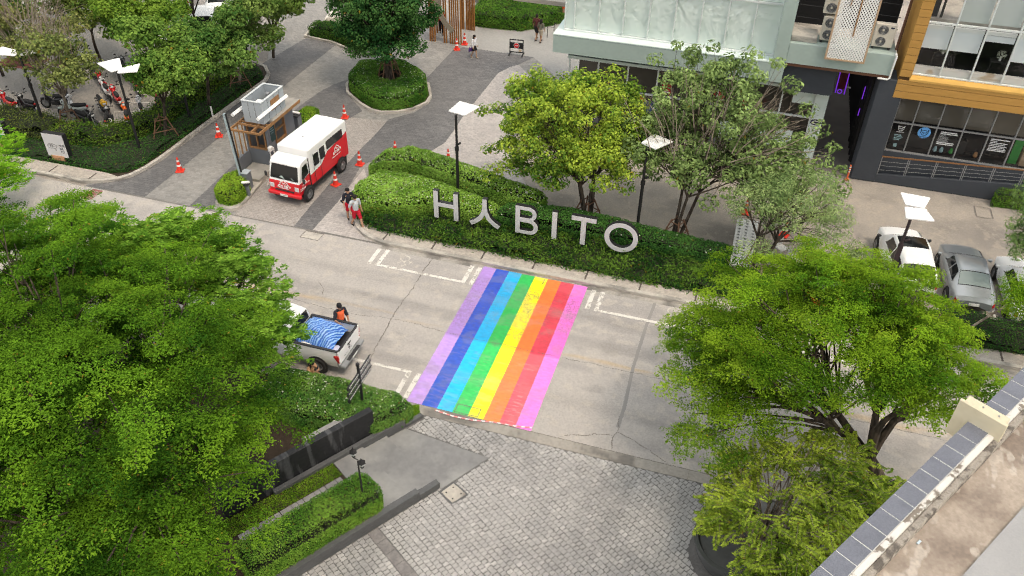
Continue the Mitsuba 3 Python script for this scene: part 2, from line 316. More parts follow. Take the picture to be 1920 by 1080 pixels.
cw = thing('rainbow_crosswalk', 'rainbow striped pedestrian crossing painted across the road', 'crosswalk')
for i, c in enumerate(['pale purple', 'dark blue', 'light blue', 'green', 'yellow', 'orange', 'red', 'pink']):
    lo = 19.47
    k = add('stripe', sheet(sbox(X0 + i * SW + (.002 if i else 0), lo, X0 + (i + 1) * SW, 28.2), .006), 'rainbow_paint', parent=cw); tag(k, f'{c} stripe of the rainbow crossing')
for i in range(2):
    pass
k = add('manhole_outline', sheet(Polygon([(-7.93, 19.52), (-7.05, 19.52), (-7.05, 19.92), (-7.93, 19.92)]).exterior.buffer(.014), .009), 'crack_dirt', parent=cw)
crack([(-9.75, 23.5), (-8.4, 23.47), (-7.2, 23.52), (-6.2, 23.48), (-5.05, 23.5)], .02, 'joint', cw, .009, 5)
crack([(-6.96, 28.15), (-6.93, 27.95), (-6.98, 27.72)], .05, 'joint', cw, .009, 6)
# drain cover with slot on the road
t = thing('drain_cover', 'concrete drain cover with black slot in the road at the driveway mouth', 'drain cover')
add('cover', bx(-18.55, -17.68, 27.7, 28.2, -.02, .012, .008), 'kerb_concrete', parent=t)
add('gap', sheet(sbox(-18.6, 27.66, -17.64, 28.23).difference(sbox(-18.56, 27.695, -17.67, 28.205)), .006), 'crack_dirt', parent=t)
add('slot', sheet(sbox(-18.55, 28.22, -17.62, 28.29), .013), 'crack_dirt', parent=t)
add('drain_line', sheet(sbox(-29.9, 28.3, -15.0, 28.36), .012), 'crack_dirt', parent='road')
# tape on the near end of the crossing
MB('barrier_tape_print', lambda p, n, uv: dr.select(dr.sin(p.x * 22) > 0, C3(.75, .75, .75), C3(.7, .25, .25)), None, 0, .5)
tp = np.array([(-8.6, 19.35, .035), (-7.9, 19.27, .03), (-7.2, 19.3, .035), (-6.4, 19.44, .04), (-5.6, 19.5, .04), (-5.05, 19.62, .03)])
k = add('barrier_tape', bx(0, 1, 0, 1, 0, 1) if 0 else cat(*[bar(a, b, .055, .006) for a, b in zip(tp[:-1], tp[1:])]), 'barrier_tape_print'); tag(k, 'red and white tape lying along the near end of the rainbow crossing', 'tape')

# far kerb and sidewalk of the sign island
def stones(parent, path, w, z0, z1, L, mat='kerb_concrete', side=1, gap=.012, name='stone'):
    ln = LineString(path); n = max(1, int(round(ln.length / L)))
    for i in range(n):
        seg = shapely.ops.substring(ln, ln.length * i / n + gap / 2, ln.length * (i + 1) / n - gap / 2)
        pl = seg.buffer(w * side, single_sided=True, join_style=2)
        add(name, prism(pl, z0, z1), mat, parent=parent)
kp = [(-16.75, 29.6), (-16.35, 29.05), (-15.75, 28.62), (-15.2, 28.4), (-14.7, 28.3)]
kb = numbered('kerb'); tag(kb, kind='structure')
stones(kb, kp, .2, -.05, .15, .95); stones(kb, [(-14.7, 28.29), (30, 28.29)], .2, -.05, .15, 1.98)
add('gutter', sheet([(-14.7, 28.0), (40, 28.0), (40, 28.285), (-14.7, 28.285)], .0035), MB('gutter_concrete', lambda p, n, uv: f_kerb(p, n, uv) * .8), parent=kb)
isl_back = [(-18.4, 30.6), (-18.2, 29.9), (-17.6, 29.2), (-16.75, 29.6)]
struct('sidewalk', prism(Polygon([(-14.68, 28.49), (30, 28.49), (30, 29.22), (-14.6, 29.22), (-16.3, 30.1), (-16.6, 29.75), (-16.2, 29.2), (-15.65, 28.8), (-15.15, 28.6)]), -.05, .148), 'sidewalk_tile')
M('groove_dark', (.1, .085, .075), .8)
for i in range(12): add('cross_groove', sheet(sbox(-14.8 + 2.378 * i, 28.5, -14.72 + 2.378 * i, 29.16), .152), 'groove_dark', parent='sidewalk')
struct('paved_path', sheet([(-18.32, 28.4), (-15.2, 28.4), (-15.9, 28.7), (-16.4, 29.1), (-16.7, 29.75), (-16.2, 30.6), (-17, 31.5), (-17.6, 33), (-18.5, 34.4), (-18.42, 32.5)], .006), 'stamped_pale')

# driveway lanes
struct('driveway', sheet([(-31, 28.27), (-14.6, 28.27), (-14.2, 34), (-12, 40), (-12, 66), (-45, 66), (-33, 50), (-28.9, 42)], .0), 'stamped_mid')
struct('dark_lane', sheet([(-31, 28.33), (-27.5, 28.36), (-27.55, 49.2), (-30.05, 49.5), (-30.6, 44.5), (-28.9, 42.3), (-28.9, 31.8), (-29.1, 30.6), (-29.6, 29.5), (-30.3, 28.9)], .005), 'stamped_dark')
struct('dark_lane', sheet([(-24.95, 28.36), (-23.75, 28.36), (-23.8, 28.9), (-24.45, 32), (-24.4, 34), (-25.1, 34), (-25.15, 32.8)], .005), 'stamped_dark')
struct('dark_lane', sheet([(-25.3, 38.6), (-25.24, 40.3), (-25.1, 41.9), (-24.8, 43.2), (-24.2, 44.4), (-23.6, 44.6), (-23.3, 42.3), (-21.5, 40.5), (-21.9, 39.0), (-22.3, 38.2), (-23.2, 38.9), (-24.3, 38.9)], .005), 'stamped_dark')
struct('brick_lane', sheet([(-22.5, 28.36), (-19.3, 28.36), (-19.42, 30.6), (-19.55, 37.9), (-19.6, 39.8), (-21.7, 39.5), (-22.7, 38.2), (-23.0, 35), (-22.7, 31.3)], .004), 'stamped_van')
struct('dark_lane', sheet([(-18.31, 28.36), (-19.28, 28.36), (-19.42, 30.6), (-19.55, 33.5), (-19.6, 36.2), (-19.53, 38), (-19.6, 40.0), (-18.5, 41.4), (-18.2, 43), (-19.0, 44.8), (-19.68, 45.6), (-19.7, 51.1), (-19.2, 51.6), (-14.2, 51.5), (-14.8, 50), (-15.2, 49.5), (-15.65, 48.2), (-15.65, 43.5), (-15.68, 41.8), (-15.55, 39.9), (-15.52, 38.4), (-15.9, 37.2), (-17.6, 36.2), (-18.8, 34.7), (-18.45, 32.5), (-18.3, 30.9)], .009), 'stamped_dark')
struct('pale_paving', sheet([(-15.9, 37.2), (-15.52, 38.4), (-15.55, 39.9), (-15.68, 41.8), (-15.65, 43.5), (-15.65, 48.2), (-15.2, 49.5), (-14.8, 50), (-13.2, 48), (-12.75, 42), (-12.4, 39.3), (-11.5, 37.7), (-9.3, 34.6), (-8.6, 33.2), (-12, 34), (-17.6, 36.2)], .008), 'stamped_pale')
struct('mall_pavement', prism(sbox(-10, 41.75, 4.0, 43.1), -.05, .12), 'mall_concrete')
stones('kerb', [(-10, 41.6), (4.0, 41.6)], .14, -.05, .125, 1.9)
struct('plaza', sheet([(-19.2, 51.62), (-14.2, 51.5), (-12, 49), (-10.3, 46), (-10.3, 66), (-24, 66), (-24, 54)], .004), MB('plaza_concrete', lambda p, n, uv: mix((.34, .335, .32), (.28, .275, .26), fbm(p.x * .6, p.y * .6, 0, 4)) * (.9 + .2 * fbm(p.x * 12, p.y * 12, 0, 2))))
struct('parking_lot', sheet([(-60, 31.5), (-32.4, 32.6), (-31.4, 43.9), (-33, 50), (-45, 66), (-70, 66)], .002), MB('lot_concrete', lambda p, n, uv: mix((.36, .34, .315), (.25, .24, .225), fbm(p.x * .5, p.y * .5, 0, 4)) * (.88 + .24 * fbm(p.x * 14, p.y * 14, 0, 2))))
for i in range(7):
    k = add('bay_line', sheet(strip_poly([(-33.3 + -.02 * i, 33.9 + 1.25 * i), (-35.0, 33.2 + 1.25 * i)], .07), .007), 'road_marking_paint', parent='parking_lot')
# left planter kerb and walk
stones('kerb', [(-60, 28.33), (-31.3, 28.5), (-30.3, 28.85), (-29.7, 29.25), (-29.3, 29.8), (-29.05, 30.7), (-28.95, 31.8), (-28.95, 35.6), (-28.85, 42.3), (-29.2, 43.3), (-30, 44.2), (-31, 44.6)], .2, -.05, .15, 2.2)
struct('sidewalk', prism(Polygon([(-60, 28.55), (-31.35, 28.71), (-30.4, 29.05), (-29.85, 29.42), (-30.6, 29.55), (-60, 29.4)]), -.05, .148), 'sidewalk_tile')
for x in (-31.07, -33.45, -35.8): add('cross_groove', sheet(sbox(x - .04, 28.72 if x > -32 else 28.68, x + .04, 29.35), .152), 'groove_dark', parent='sidewalk_001')
struct('planter_soil', prism(Polygon([(-60, 29.4), (-30.6, 29.56), (-29.9, 29.5), (-29.5, 30), (-29.25, 30.7), (-29.15, 31.8), (-29.15, 35.6), (-29.05, 42.3), (-29.4, 43.2), (-30.1, 44), (-31.2, 44.2), (-32.3, 32.9), (-60, 32)]), -.05, .1), 'soil')
# sign island soil
struct('planter_soil', prism(Polygon([(-14.6, 29.23), (-16.3, 30.1), (-17, 31.5), (-17.5, 33.2), (-16.9, 34.9), (-15.6, 35.5), (-12, 34.4), (-8.6, 33.3), (-4, 32.6), (0.8, 32.1), (1.6, 32.0), (3.2, 31.3), (4.5, 30.9), (7, 31), (7, 29.23)]), -.05, .12), 'soil')
stones('kerb', [(-17.05, 31.5), (-17.6, 33.2), (-16.95, 35.0), (-15.6, 35.62)], .12, -.05, .13, .9)
# booth island
struct('traffic_island', prism(Polygon([(-23.85, 28.9), (-23.4, 28.58), (-22.75, 28.55), (-22.52, 28.8), (-22.5, 29.4), (-22.7, 31.3), (-22.8, 33), (-23.0, 35.7), (-22.85, 37.7), (-23.3, 38.8), (-24.2, 39.1), (-24.5, 38), (-24.5, 32)]), -.05, .15), 'kerb_concrete')
# tree island kerb
isl = np.array([(-23.45, 42.35), (-23.09, 42.0), (-21.93, 41.09), (-21.04, 40.56), (-20.29, 40.45), (-19.38, 40.82), (-18.65, 41.5), (-18.2, 42.6), (-18.3, 43.5), (-19.1, 45.1), (-20.9, 46.4), (-22.9, 46.4), (-24.1, 45.1), (-24.0, 43.4), (-23.45, 42.35)])
stones('kerb', isl[::-1], .16, -.05, .16, 1.2, side=-1)
struct('planter_soil', prism(Polygon(isl).buffer(-.1), -.05, .12), 'soil')
MB('flush_kerb', lambda p, n, uv: f_kerb(p, n, uv) * .74)
# near side: flush kerb, forecourt pavers, steps
UO, UU, UV = np.array([-9.28, 18.27]), np.array([.541, .841]), np.array([.841, -.541])
def uv(u, v): return tuple(UO + u * UU + v * UV)
def upoly(pts): return Polygon([uv(*p) for p in pts])
UANG = math.atan2(UU[1], UU[0])
def ubox(u0, u1, v0, v1, z0, z1, b=0.):
    m = bx(u0, u1, -v1, -v0, z0, z1, b); m = rz(m, UANG); return mv(m, UO[0], UO[1])
stones('kerb', [(-60, 19.02), (40, 19.02)], .42, -.05, .012, 2.6, 'flush_kerb')
add('kerb_gap', sheet(sbox(-60, 19.44, 40, 19.475), .0045), 'crack_dirt', parent='road')
fc = numbered('forecourt'); scene[fc] = mikit.ply(sheet([(-9.3, 19.02), (12, 19.02), (12, 2), (-14, 2), uv(-9, 2.9), uv(-.6, 2.9), uv(-.75, 0)], -.004), 'mortar'); tag(fc, kind='structure')
area = Polygon([(-8.85, 19.0), (2.2, 19.0), (2.2, 9.0), (-11.2, 9.0), uv(-6.2, 2.92), uv(-.55, 2.92), (-7.1, 16.05), (-6.02, 17.87), uv(0.05, .08), uv(.74, .06)])
mh = [(-6.83, 16.5), (-6.24, 16.19), (-6.58, 15.7), (-7.1, 16.0)]
area = area.difference(Polygon(mh).buffer(.04)).difference(Point(2.2, 16.45).buffer(1.28)).difference(upoly([(-3.42, 2.9), (-3.42, 9), (-3.05, 9), (-3.05, 2.9)]))
rng = np.random.RandomState(3); cells = []; S1, S2 = .19, .15
for i in range(-76, 62):
    for j in range(-2, 80):
        u, v = i * S1, j * S2 + (S2 / 2 if i % 2 else 0)
        a = rng.uniform(-.011, .011, 8); pts = [(u + .012 + a[0], v + .012 + a[1]), (u + S1 - .012 + a[2], v + .012 + a[3]), (u + S1 - .012 + a[4], v + S2 - .012 + a[5]), (u + .012 + a[6], v + S2 - .012 + a[7])]
        pl = upoly(pts); zz, kind = rng.uniform(.006, .013), rng.rand()
        if not area.intersects(pl): continue
        if not area.contains(pl):
            pl = area.intersection(pl)
            if pl.geom_type != 'Polygon' or pl.area < .006: continue
        cells.append((pl, zz, kind))
cam = np.array([0, 0])
def vis(c): 
    q = np.array([c.x, c.y, -CAM_H]); w = q @ CAM_F; return abs(q @ CAM_R / w) < 960 / F and abs(q @ CAM_D / w) < 540 / F
def paver(pl, z):
    o = np.array(shapely.geometry.polygon.orient(pl).exterior.coords)[:-1]; c = o.mean(0); n = len(o); i = c + (o - c) * .9
    v = np.vstack([np.c_[o, np.full(n, -.004)], np.c_[o, np.full(n, z - .006)], np.c_[i, np.full(n, z)]]); k = np.arange(n); k1 = (k + 1) % n
    f = [np.c_[k + a, k1 + a, k1 + a + n] for a in (0, n)] + [np.c_[k + a, k1 + a + n, k + a + n] for a in (0, n)] + [np.c_[np.full(n - 2, 2 * n), 2 * n + np.arange(1, n - 1), 2 * n + np.arange(2, n)]]
    return tm(v, np.vstack(f))
near = sorted(range(len(cells)), key=lambda i: (not vis(cells[i][0].centroid), cells[i][0].centroid.y + .3 * abs(cells[i][0].centroid.x + 4)))
for i in near[:300]: add('paver', paver(*cells[i][:2]), 'paver_stone_light' if cells[i][2] > .88 else 'paver_stone', parent=fc)
for nm, mt, lo, hi in (('far_pavers', 'paver_stone', 0, .88), ('far_pavers', 'paver_stone_light', .88, 2)):
    k = add(nm, cat(*[paver(*cells[i][:2]) for i in near[300:] if lo <= cells[i][2] < hi]), mt, parent=fc); tag(k, kind='stuff')
for j in range(14): add('paver', ubox(-3.41, -3.06, 2.93 + .5 * j, 2.93 + .5 * j + .48, -.01, .008, .006), 'paver_stone_dark', parent=fc)
t = thing('manhole_cover', 'square concrete manhole cover set in the forecourt pavers', 'manhole cover')
c = np.mean(mh, 0); add('cover', prism(Polygon(mh).buffer(-.02), -.02, .012), 'kerb_concrete', parent=t); add('frame', prism(Polygon(mh).buffer(.03).difference(Polygon(mh).buffer(-.01)), -.02, .009), 'grey_wall', parent=t)
for q in mh: add('lifting_hole', mv(cyl(0, 0, .0, .014, .03, 10), *(c + (np.array(q) - c) * .55)), 'rubber', parent=t)
struct('apron', prism(Polygon([uv(-.8, .02), uv(-.05, .05), (-6.05, 17.85), (-7.13, 16.12), uv(-.8, 2.66)]), -.05, .02), 'apron_concrete')
st = numbered('garden_steps'); tag(st, kind='structure')
add('step', prism(upoly([(-1.75, .0), (-.8, .0), (-.8, 2.66), (-1.75, 2.66)]), -.05, .13), 'apron_concrete', parent=st)
add('step', prism(upoly([(-2.88, .0), (-1.75, .0), (-1.75, 2.66), (-2.88, 2.66)]), -.05, .25), 'apron_concrete', parent=st)
add('bed', prism(upoly([(-9, -.1), (-2.9, -.1), (-2.9, 2.66), (-9, 2.66)]), -.05, .24), 'soil', parent=st)
for j in range(18):
    u = -6.6 + .2 * j
    if j % 4 == 3: u += .01
    add('paving_slab', ubox(u, u + .185, .66, .95, .22, .285, .006), 'apron_concrete', parent=st)
    add('paving_slab', ubox(u, u + .185, 1.03, 1.3, .22, .285, .006), 'apron_concrete', parent=st)
w = thing('low_wall', 'low dark kerb wall between the steps and the forecourt pavers', 'wall')
add('block', ubox(-9, -1.42, 2.68, 2.9, -.05, .4, .01), 'grey_wall', parent=w); add('block', ubox(-1.41, -.62, 2.68, 2.9, -.05, .24, .01), 'grey_wall', parent=w)
w = thing('retaining_wall', 'grey concrete retaining wall below the rounded hedge', 'wall')
add('block', ubox(-5, 0, -.18, -.005, -.05, .4, .012), 'grey_wall', parent=w); add('block', ubox(.01, .75, -.16, -.005, -.05, .14, .01), 'grey_wall', parent=w)
k = add('sign_wall', ubox(-6.6, -1.1, -.44, -.2, -.05, 1.42, .012), 'dark_stone'); tag(k, 'black streaked stone wall standing behind the grey retaining wall', 'wall')
k = add('stone_bench', ubox(-3.4, -1.9, -1.05, -.5, .3, .95, .02), 'apron_concrete'); tag(k, 'grey stone block behind the black stone wall', 'bench')
struct('lawn', prism(upoly([(.0, -.2), (.72, -.17), (.95, -.55), (.3, -.9)]), -.05, .1), 'grass_ground')
struct('garden_bed', prism(Polygon([uv(-9, -.2), uv(0, -.2), uv(.4, -.6), (-9.4, 19.0), (-60, 19.0), (-60, 5), (-14, 5)]), -.05, .18), 'soil')
struct('garden_bed', prism(Polygon([(2.9, 18.9), (40, 18.9), (40, 9), (5.5, 9), (2.9, 14)]), -.05, .05), 'apron_concrete')
# ================================================================ plants
def leaf_mesh(c, nrm, L, W, col, rng, direc=None, fold=.18):
    """one small folded leaf of two triangles at each point"""
    N = len(c); nrm = nrm / (np.linalg.norm(nrm, axis=1, keepdims=True) + 1e-9)
    d = rng.randn(N, 3) if direc is None else direc + .35 * rng.randn(N, 3)
    d -= (d * nrm).sum(1, keepdims=True) * nrm; d /= np.linalg.norm(d, axis=1, keepdims=True) + 1e-9
    s = np.cross(nrm, d); L = (L * rng.uniform(.65, 1.3, N))[:, None]; W = (W * rng.uniform(.75, 1.25, N))[:, None]
    v = np.stack([c - d * L / 2, c + s * W / 2 + nrm * W * fold + d * L * .05, c + d * L / 2 - nrm * L * .1, c - s * W / 2 + nrm * W * fold + d * L * .05], 1).reshape(-1, 3)
    i = np.arange(N)[:, None] * 4
    f = np.hstack([i, i + 1, i + 3, i + 1, i + 2, i + 3]).reshape(-1, 3)
    return v, f, np.repeat(np.clip(col, 0, 1), 4, 0)
def leaf_part(name, parts, parent=None):
    vs, fs, cs, o = [], [], [], 0
    for v, f, c in parts: vs.append(v); fs.append(f + o); cs.append(c); o += len(v)
    return add(name, tm(np.vstack(vs), np.vstack(fs)), 'leaf', parent=parent, color=np.vstack(cs))
LEAF_GAIN = 1.6
def tint(p, c0, c1, rng, scale=.8, spread=.5, seed=1):
    """the leaves' own colours: clump-sized drifts plus leaf-to-leaf variety"""
    t = np.clip((meshkit.fbm(p * scale + 11.3 * seed, 2, seed) - .5) * 2.2 + .5 + spread * rng.randn(len(p)) * .55, 0, 1)[:, None]
    old = rng.rand(len(p)) < .006; t = t.copy()
    base = LEAF_GAIN * (np.array(c0) * (1 - t) + np.array(c1) * t) * rng.uniform(.75, 1.25, (len(p), 1))
    base[old] = np.array([[.34, .25, .04]]) * rng.uniform(.5, 1.2, (int(old.sum()), 1)); return base
def plate_points(cen, rad, thick, n, rng, droop=.16, out=None):
    """leaves spread in flat, ragged, slightly drooping sprays, as on a tiered tree"""
    k = max(1, int(n)); a = rng.uniform(0, 2 * np.pi, k); r = np.sqrt(rng.rand(k))
    ph = rng.uniform(0, 6.28, 4); edge = 1 + .22 * np.sin(3 * a + ph[0]) + .16 * np.sin(5 * a + ph[1]) + .12 * np.sin(9 * a + ph[2]) + .1 * np.sin(14 * a + ph[3])
    x, y = r * edge * np.cos(a), r * edge * np.sin(a)
    z = thick * rng.randn(k) - droop * r ** 2 * rad
    if out is not None: z = z - .28 * rad * (x * out[0] + y * out[1])
    return np.c_[cen[0] + rad * x, cen[1] + rad * y, cen[2] + z], np.c_[x * .5, y * .5, np.ones(k) * 1.1] + .45 * rng.randn(k, 3)
def tuft_points(cen, rad, n, rng, flat=.8):
    k = max(1, int(n)); d = rng.randn(k, 3); d /= np.linalg.norm(d, axis=1, keepdims=True); r = rng.uniform(.35, 1.05, k) ** .6
    p = d * r[:, None] * rad; p[:, 2] *= flat
    return p + np.array(cen), d + np.array([0, 0, .7]) + .5 * rng.randn(k, 3)
def curve(a, b, rng, sag=.12, n=5):
    a, b = np.array(a, float), np.array(b, float); L = np.linalg.norm(b - a); t = np.linspace(0, 1, n)[:, None]
    p = a + (b - a) * t; p += (np.sin(np.pi * t) * sag * L) * (np.array([0, 0, .6]) + rng.randn(3) * .35); return p
def skeleton(name, base, fork, tips, r0, rng, mat='bark', nl=6, r_tip=.012, spread=None):
    """trunk to fork point(s), limbs to groups of tips, twigs to each tip: tapered and bent"""
    ms = []; base, fork = np.array(base, float), np.array(fork, float); tips = np.array(tips, float)
    tr = curve(base, fork, rng, .05, 6); ms.append(tube(tr, np.linspace(r0, r0 * .72, 6), 9))
    ang = np.arctan2(tips[:, 1] - fork[1], tips[:, 0] - fork[0]); grp = ((ang + np.pi) / (2 * np.pi) * nl).astype(int) % nl
    for g in range(nl):
        T = tips[grp == g]
        if not len(T): continue
        m = fork + (T.mean(0) - fork) * .72; lb = curve(fork, m, rng, .1, 6); r1 = r0 * .55
        ms.append(tube(lb, np.linspace(r1, r1 * .38, 6), 7))
        for tp in T:
            k = rng.randint(2, 6); s = lb[k]
            ms.append(tube(curve(s, tp, rng, .1, 5), np.linspace(r1 * .32, r_tip, 5), 5, False))
    return cat(*ms)
def shell_clumps(els, n, rng, up=.0, inner=.55):
    """clump centres in the outer part of ellipsoids (cx,cy,cz,rx,ry,rz)"""
    out = []; w = np.array([e[3] * e[4] for e in els]); w = w / w.sum()
    for e, k in zip(els, np.round(w * n).astype(int)):
        d = rng.randn(k * 3 + 3, 3); d /= np.linalg.norm(d, axis=1, keepdims=True); d = d[d[:, 2] > -up][:k]
        r = rng.uniform(inner, 1., len(d))[:, None]
        out.append(np.array(e[:3]) + d * r * np.array(e[3:]))
    return np.vstack(out)
def fib_clumps(els, n, rng, low=-.25, inner=.3):
    """clump centres spread evenly over the outside of ellipsoids, with some inside"""
    out = []; w = np.array([e[3] * e[4] for e in els]); w = w / w.sum()
    for e, m in zip(els, np.maximum(1, np.round(w * n)).astype(int)):
        k = np.arange(m) + .5; z = 1 - (1 - low) * k / m; a = k * 2.39996 + rng.uniform(0, 6.28); q = np.sqrt(np.maximum(0, 1 - z * z))
        d = np.c_[q * np.cos(a), q * np.sin(a), z] + rng.randn(m, 3) * .1; r = np.where(rng.rand(m) < inner, rng.uniform(.35, .7, m), rng.uniform(.82, 1.03, m))
        out.append(np.array(e[:3]) + d * r[:, None] * np.array(e[3:]))
    return np.vstack(out)
def tiered_tree(label, base, fork, els, n, dens, c0, c1, seed, leaf=(.09, .045), rad=(1., 1.6), cat_='tree', name='tiered_tree', group=None, r0=.2, thick=.05, tip=(.155, .27, .018), low=-.25):
    rng = np.random.RandomState(seed); t = thing(name, label, cat_, group)
    cl = fib_clumps(els, n, rng, low)
    add('trunk', skeleton('t', base, fork, cl, r0, rng), 'bark', 40, parent=t)
    ps, ns, tn, tp_ = [], [], [], []
    for c in cl:
        R = rng.uniform(*rad); o = np.array([c[0] - fork[0], c[1] - fork[1], 0]); o /= np.linalg.norm(o) + 1e-6; l = np.array([-o[1], o[0], 0]); hue = rng.rand()
        for q in range(10):       # overlapping flat sprays fan out to make one tier
            aa, bb = rng.uniform(-1.0, .75), rng.randn() * .42; cc = c + o * aa * R + l * bb * R; cc[2] += -.2 * R * max(0, aa) ** 1.5 - .1 * R * abs(bb) + rng.uniform(-.07, .07)
            r = R * rng.uniform(.26, .42); p, nn = plate_points(cc, r, thick, dens * r * r, rng, .12, o[:2]); ps.append(p); ns.append(nn)
            tn.append(np.full(len(p), hue)); tp_.append(np.clip(.35 + .8 * aa + .5 * ((p - cc) @ o) / r, 0, 1))
    p, nn, hu, tipf = np.vstack(ps), np.vstack(ns), np.concatenate(tn), np.concatenate(tp_)
    col = tint(p, c0, c1, rng, .9, .45, seed) * (.62 + .5 * hu[:, None])
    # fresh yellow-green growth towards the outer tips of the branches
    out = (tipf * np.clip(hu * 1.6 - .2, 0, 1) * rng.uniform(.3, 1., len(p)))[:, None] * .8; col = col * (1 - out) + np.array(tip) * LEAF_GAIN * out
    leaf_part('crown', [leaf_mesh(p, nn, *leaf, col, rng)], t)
    return t
def bushy_tree(label, base, fork, els, n, dens, c0, c1, seed, leaf=(.13, .06), rad=(.35, .6), name='bushy_tree', cat_='tree', group=None, r0=.12, mat='bark', flat=.75, sprigs=(), inner=.45, up=.6, nl=6, stems=1, stakes=None, gap=.3):
    rng = np.random.RandomState(seed); t = thing(name, label, cat_, group)
    cl = shell_clumps(els, n, rng, up, inner)
    if len(sprigs): cl = np.vstack([cl, np.array(sprigs, float)])
    ms = []
    for s in range(stems):
        a = 2.1 * s + .4; off = np.array([math.cos(a), math.sin(a), 0]) * (.28 if stems > 1 else 0)
        sub = cl[s::stems] if stems > 1 else cl
        ms.append(skeleton('t', np.array(base) + off * .6, np.array(fork) + off * 1.6, sub, r0, rng, nl=nl, r_tip=.008))
    add('trunk', cat(*ms), mat, 40, parent=t)
    ps, ns = [], []
    for c in cl:
        R = rng.uniform(*rad); p, nn = tuft_points(c, R, dens * R * R, rng, flat); ps.append(p); ns.append(nn)
    p, nn = np.vstack(ps), np.vstack(ns); keep = meshkit.fbm(p * 2.6, 2, seed) > gap + .15 * rng.rand(len(p)); p, nn = p[keep], nn[keep]
    leaf_part('crown', [leaf_mesh(p, nn, *leaf, tint(p, c0, c1, rng, .9, .6, seed), rng)], t)
    if stakes:
        for st in stakes_mesh(base, *stakes): add('stake', st, stakes[3] if len(stakes) > 3 else 'stake_wood', parent=t)
    return t
def stakes_mesh(base, r, h, n, mat=None, yaw=.3):
    """n leaning stakes tied by rails round a trunk"""
    out = []; x, y, z = base; q = []
    for k in range(n):
        a = yaw + 2 * np.pi * k / n; f = np.array([x + r * math.cos(a), y + r * math.sin(a), z]); tp = np.array([x + r * .38 * math.cos(a), y + r * .38 * math.sin(a), z + h])
        out.append(tube([f, tp], .035, 7)); q.append((f, tp))
    for k in range(n):
        for s in (.42, .88):
            a = q[k][0] + (q[k][1] - q[k][0]) * s; b = q[(k + 1) % n][0] + (q[(k + 1) % n][1] - q[(k + 1) % n][0]) * s
            out.append(tube([a + (a - b) * .08, b + (b - a) * .08], .028, 6))
    return out
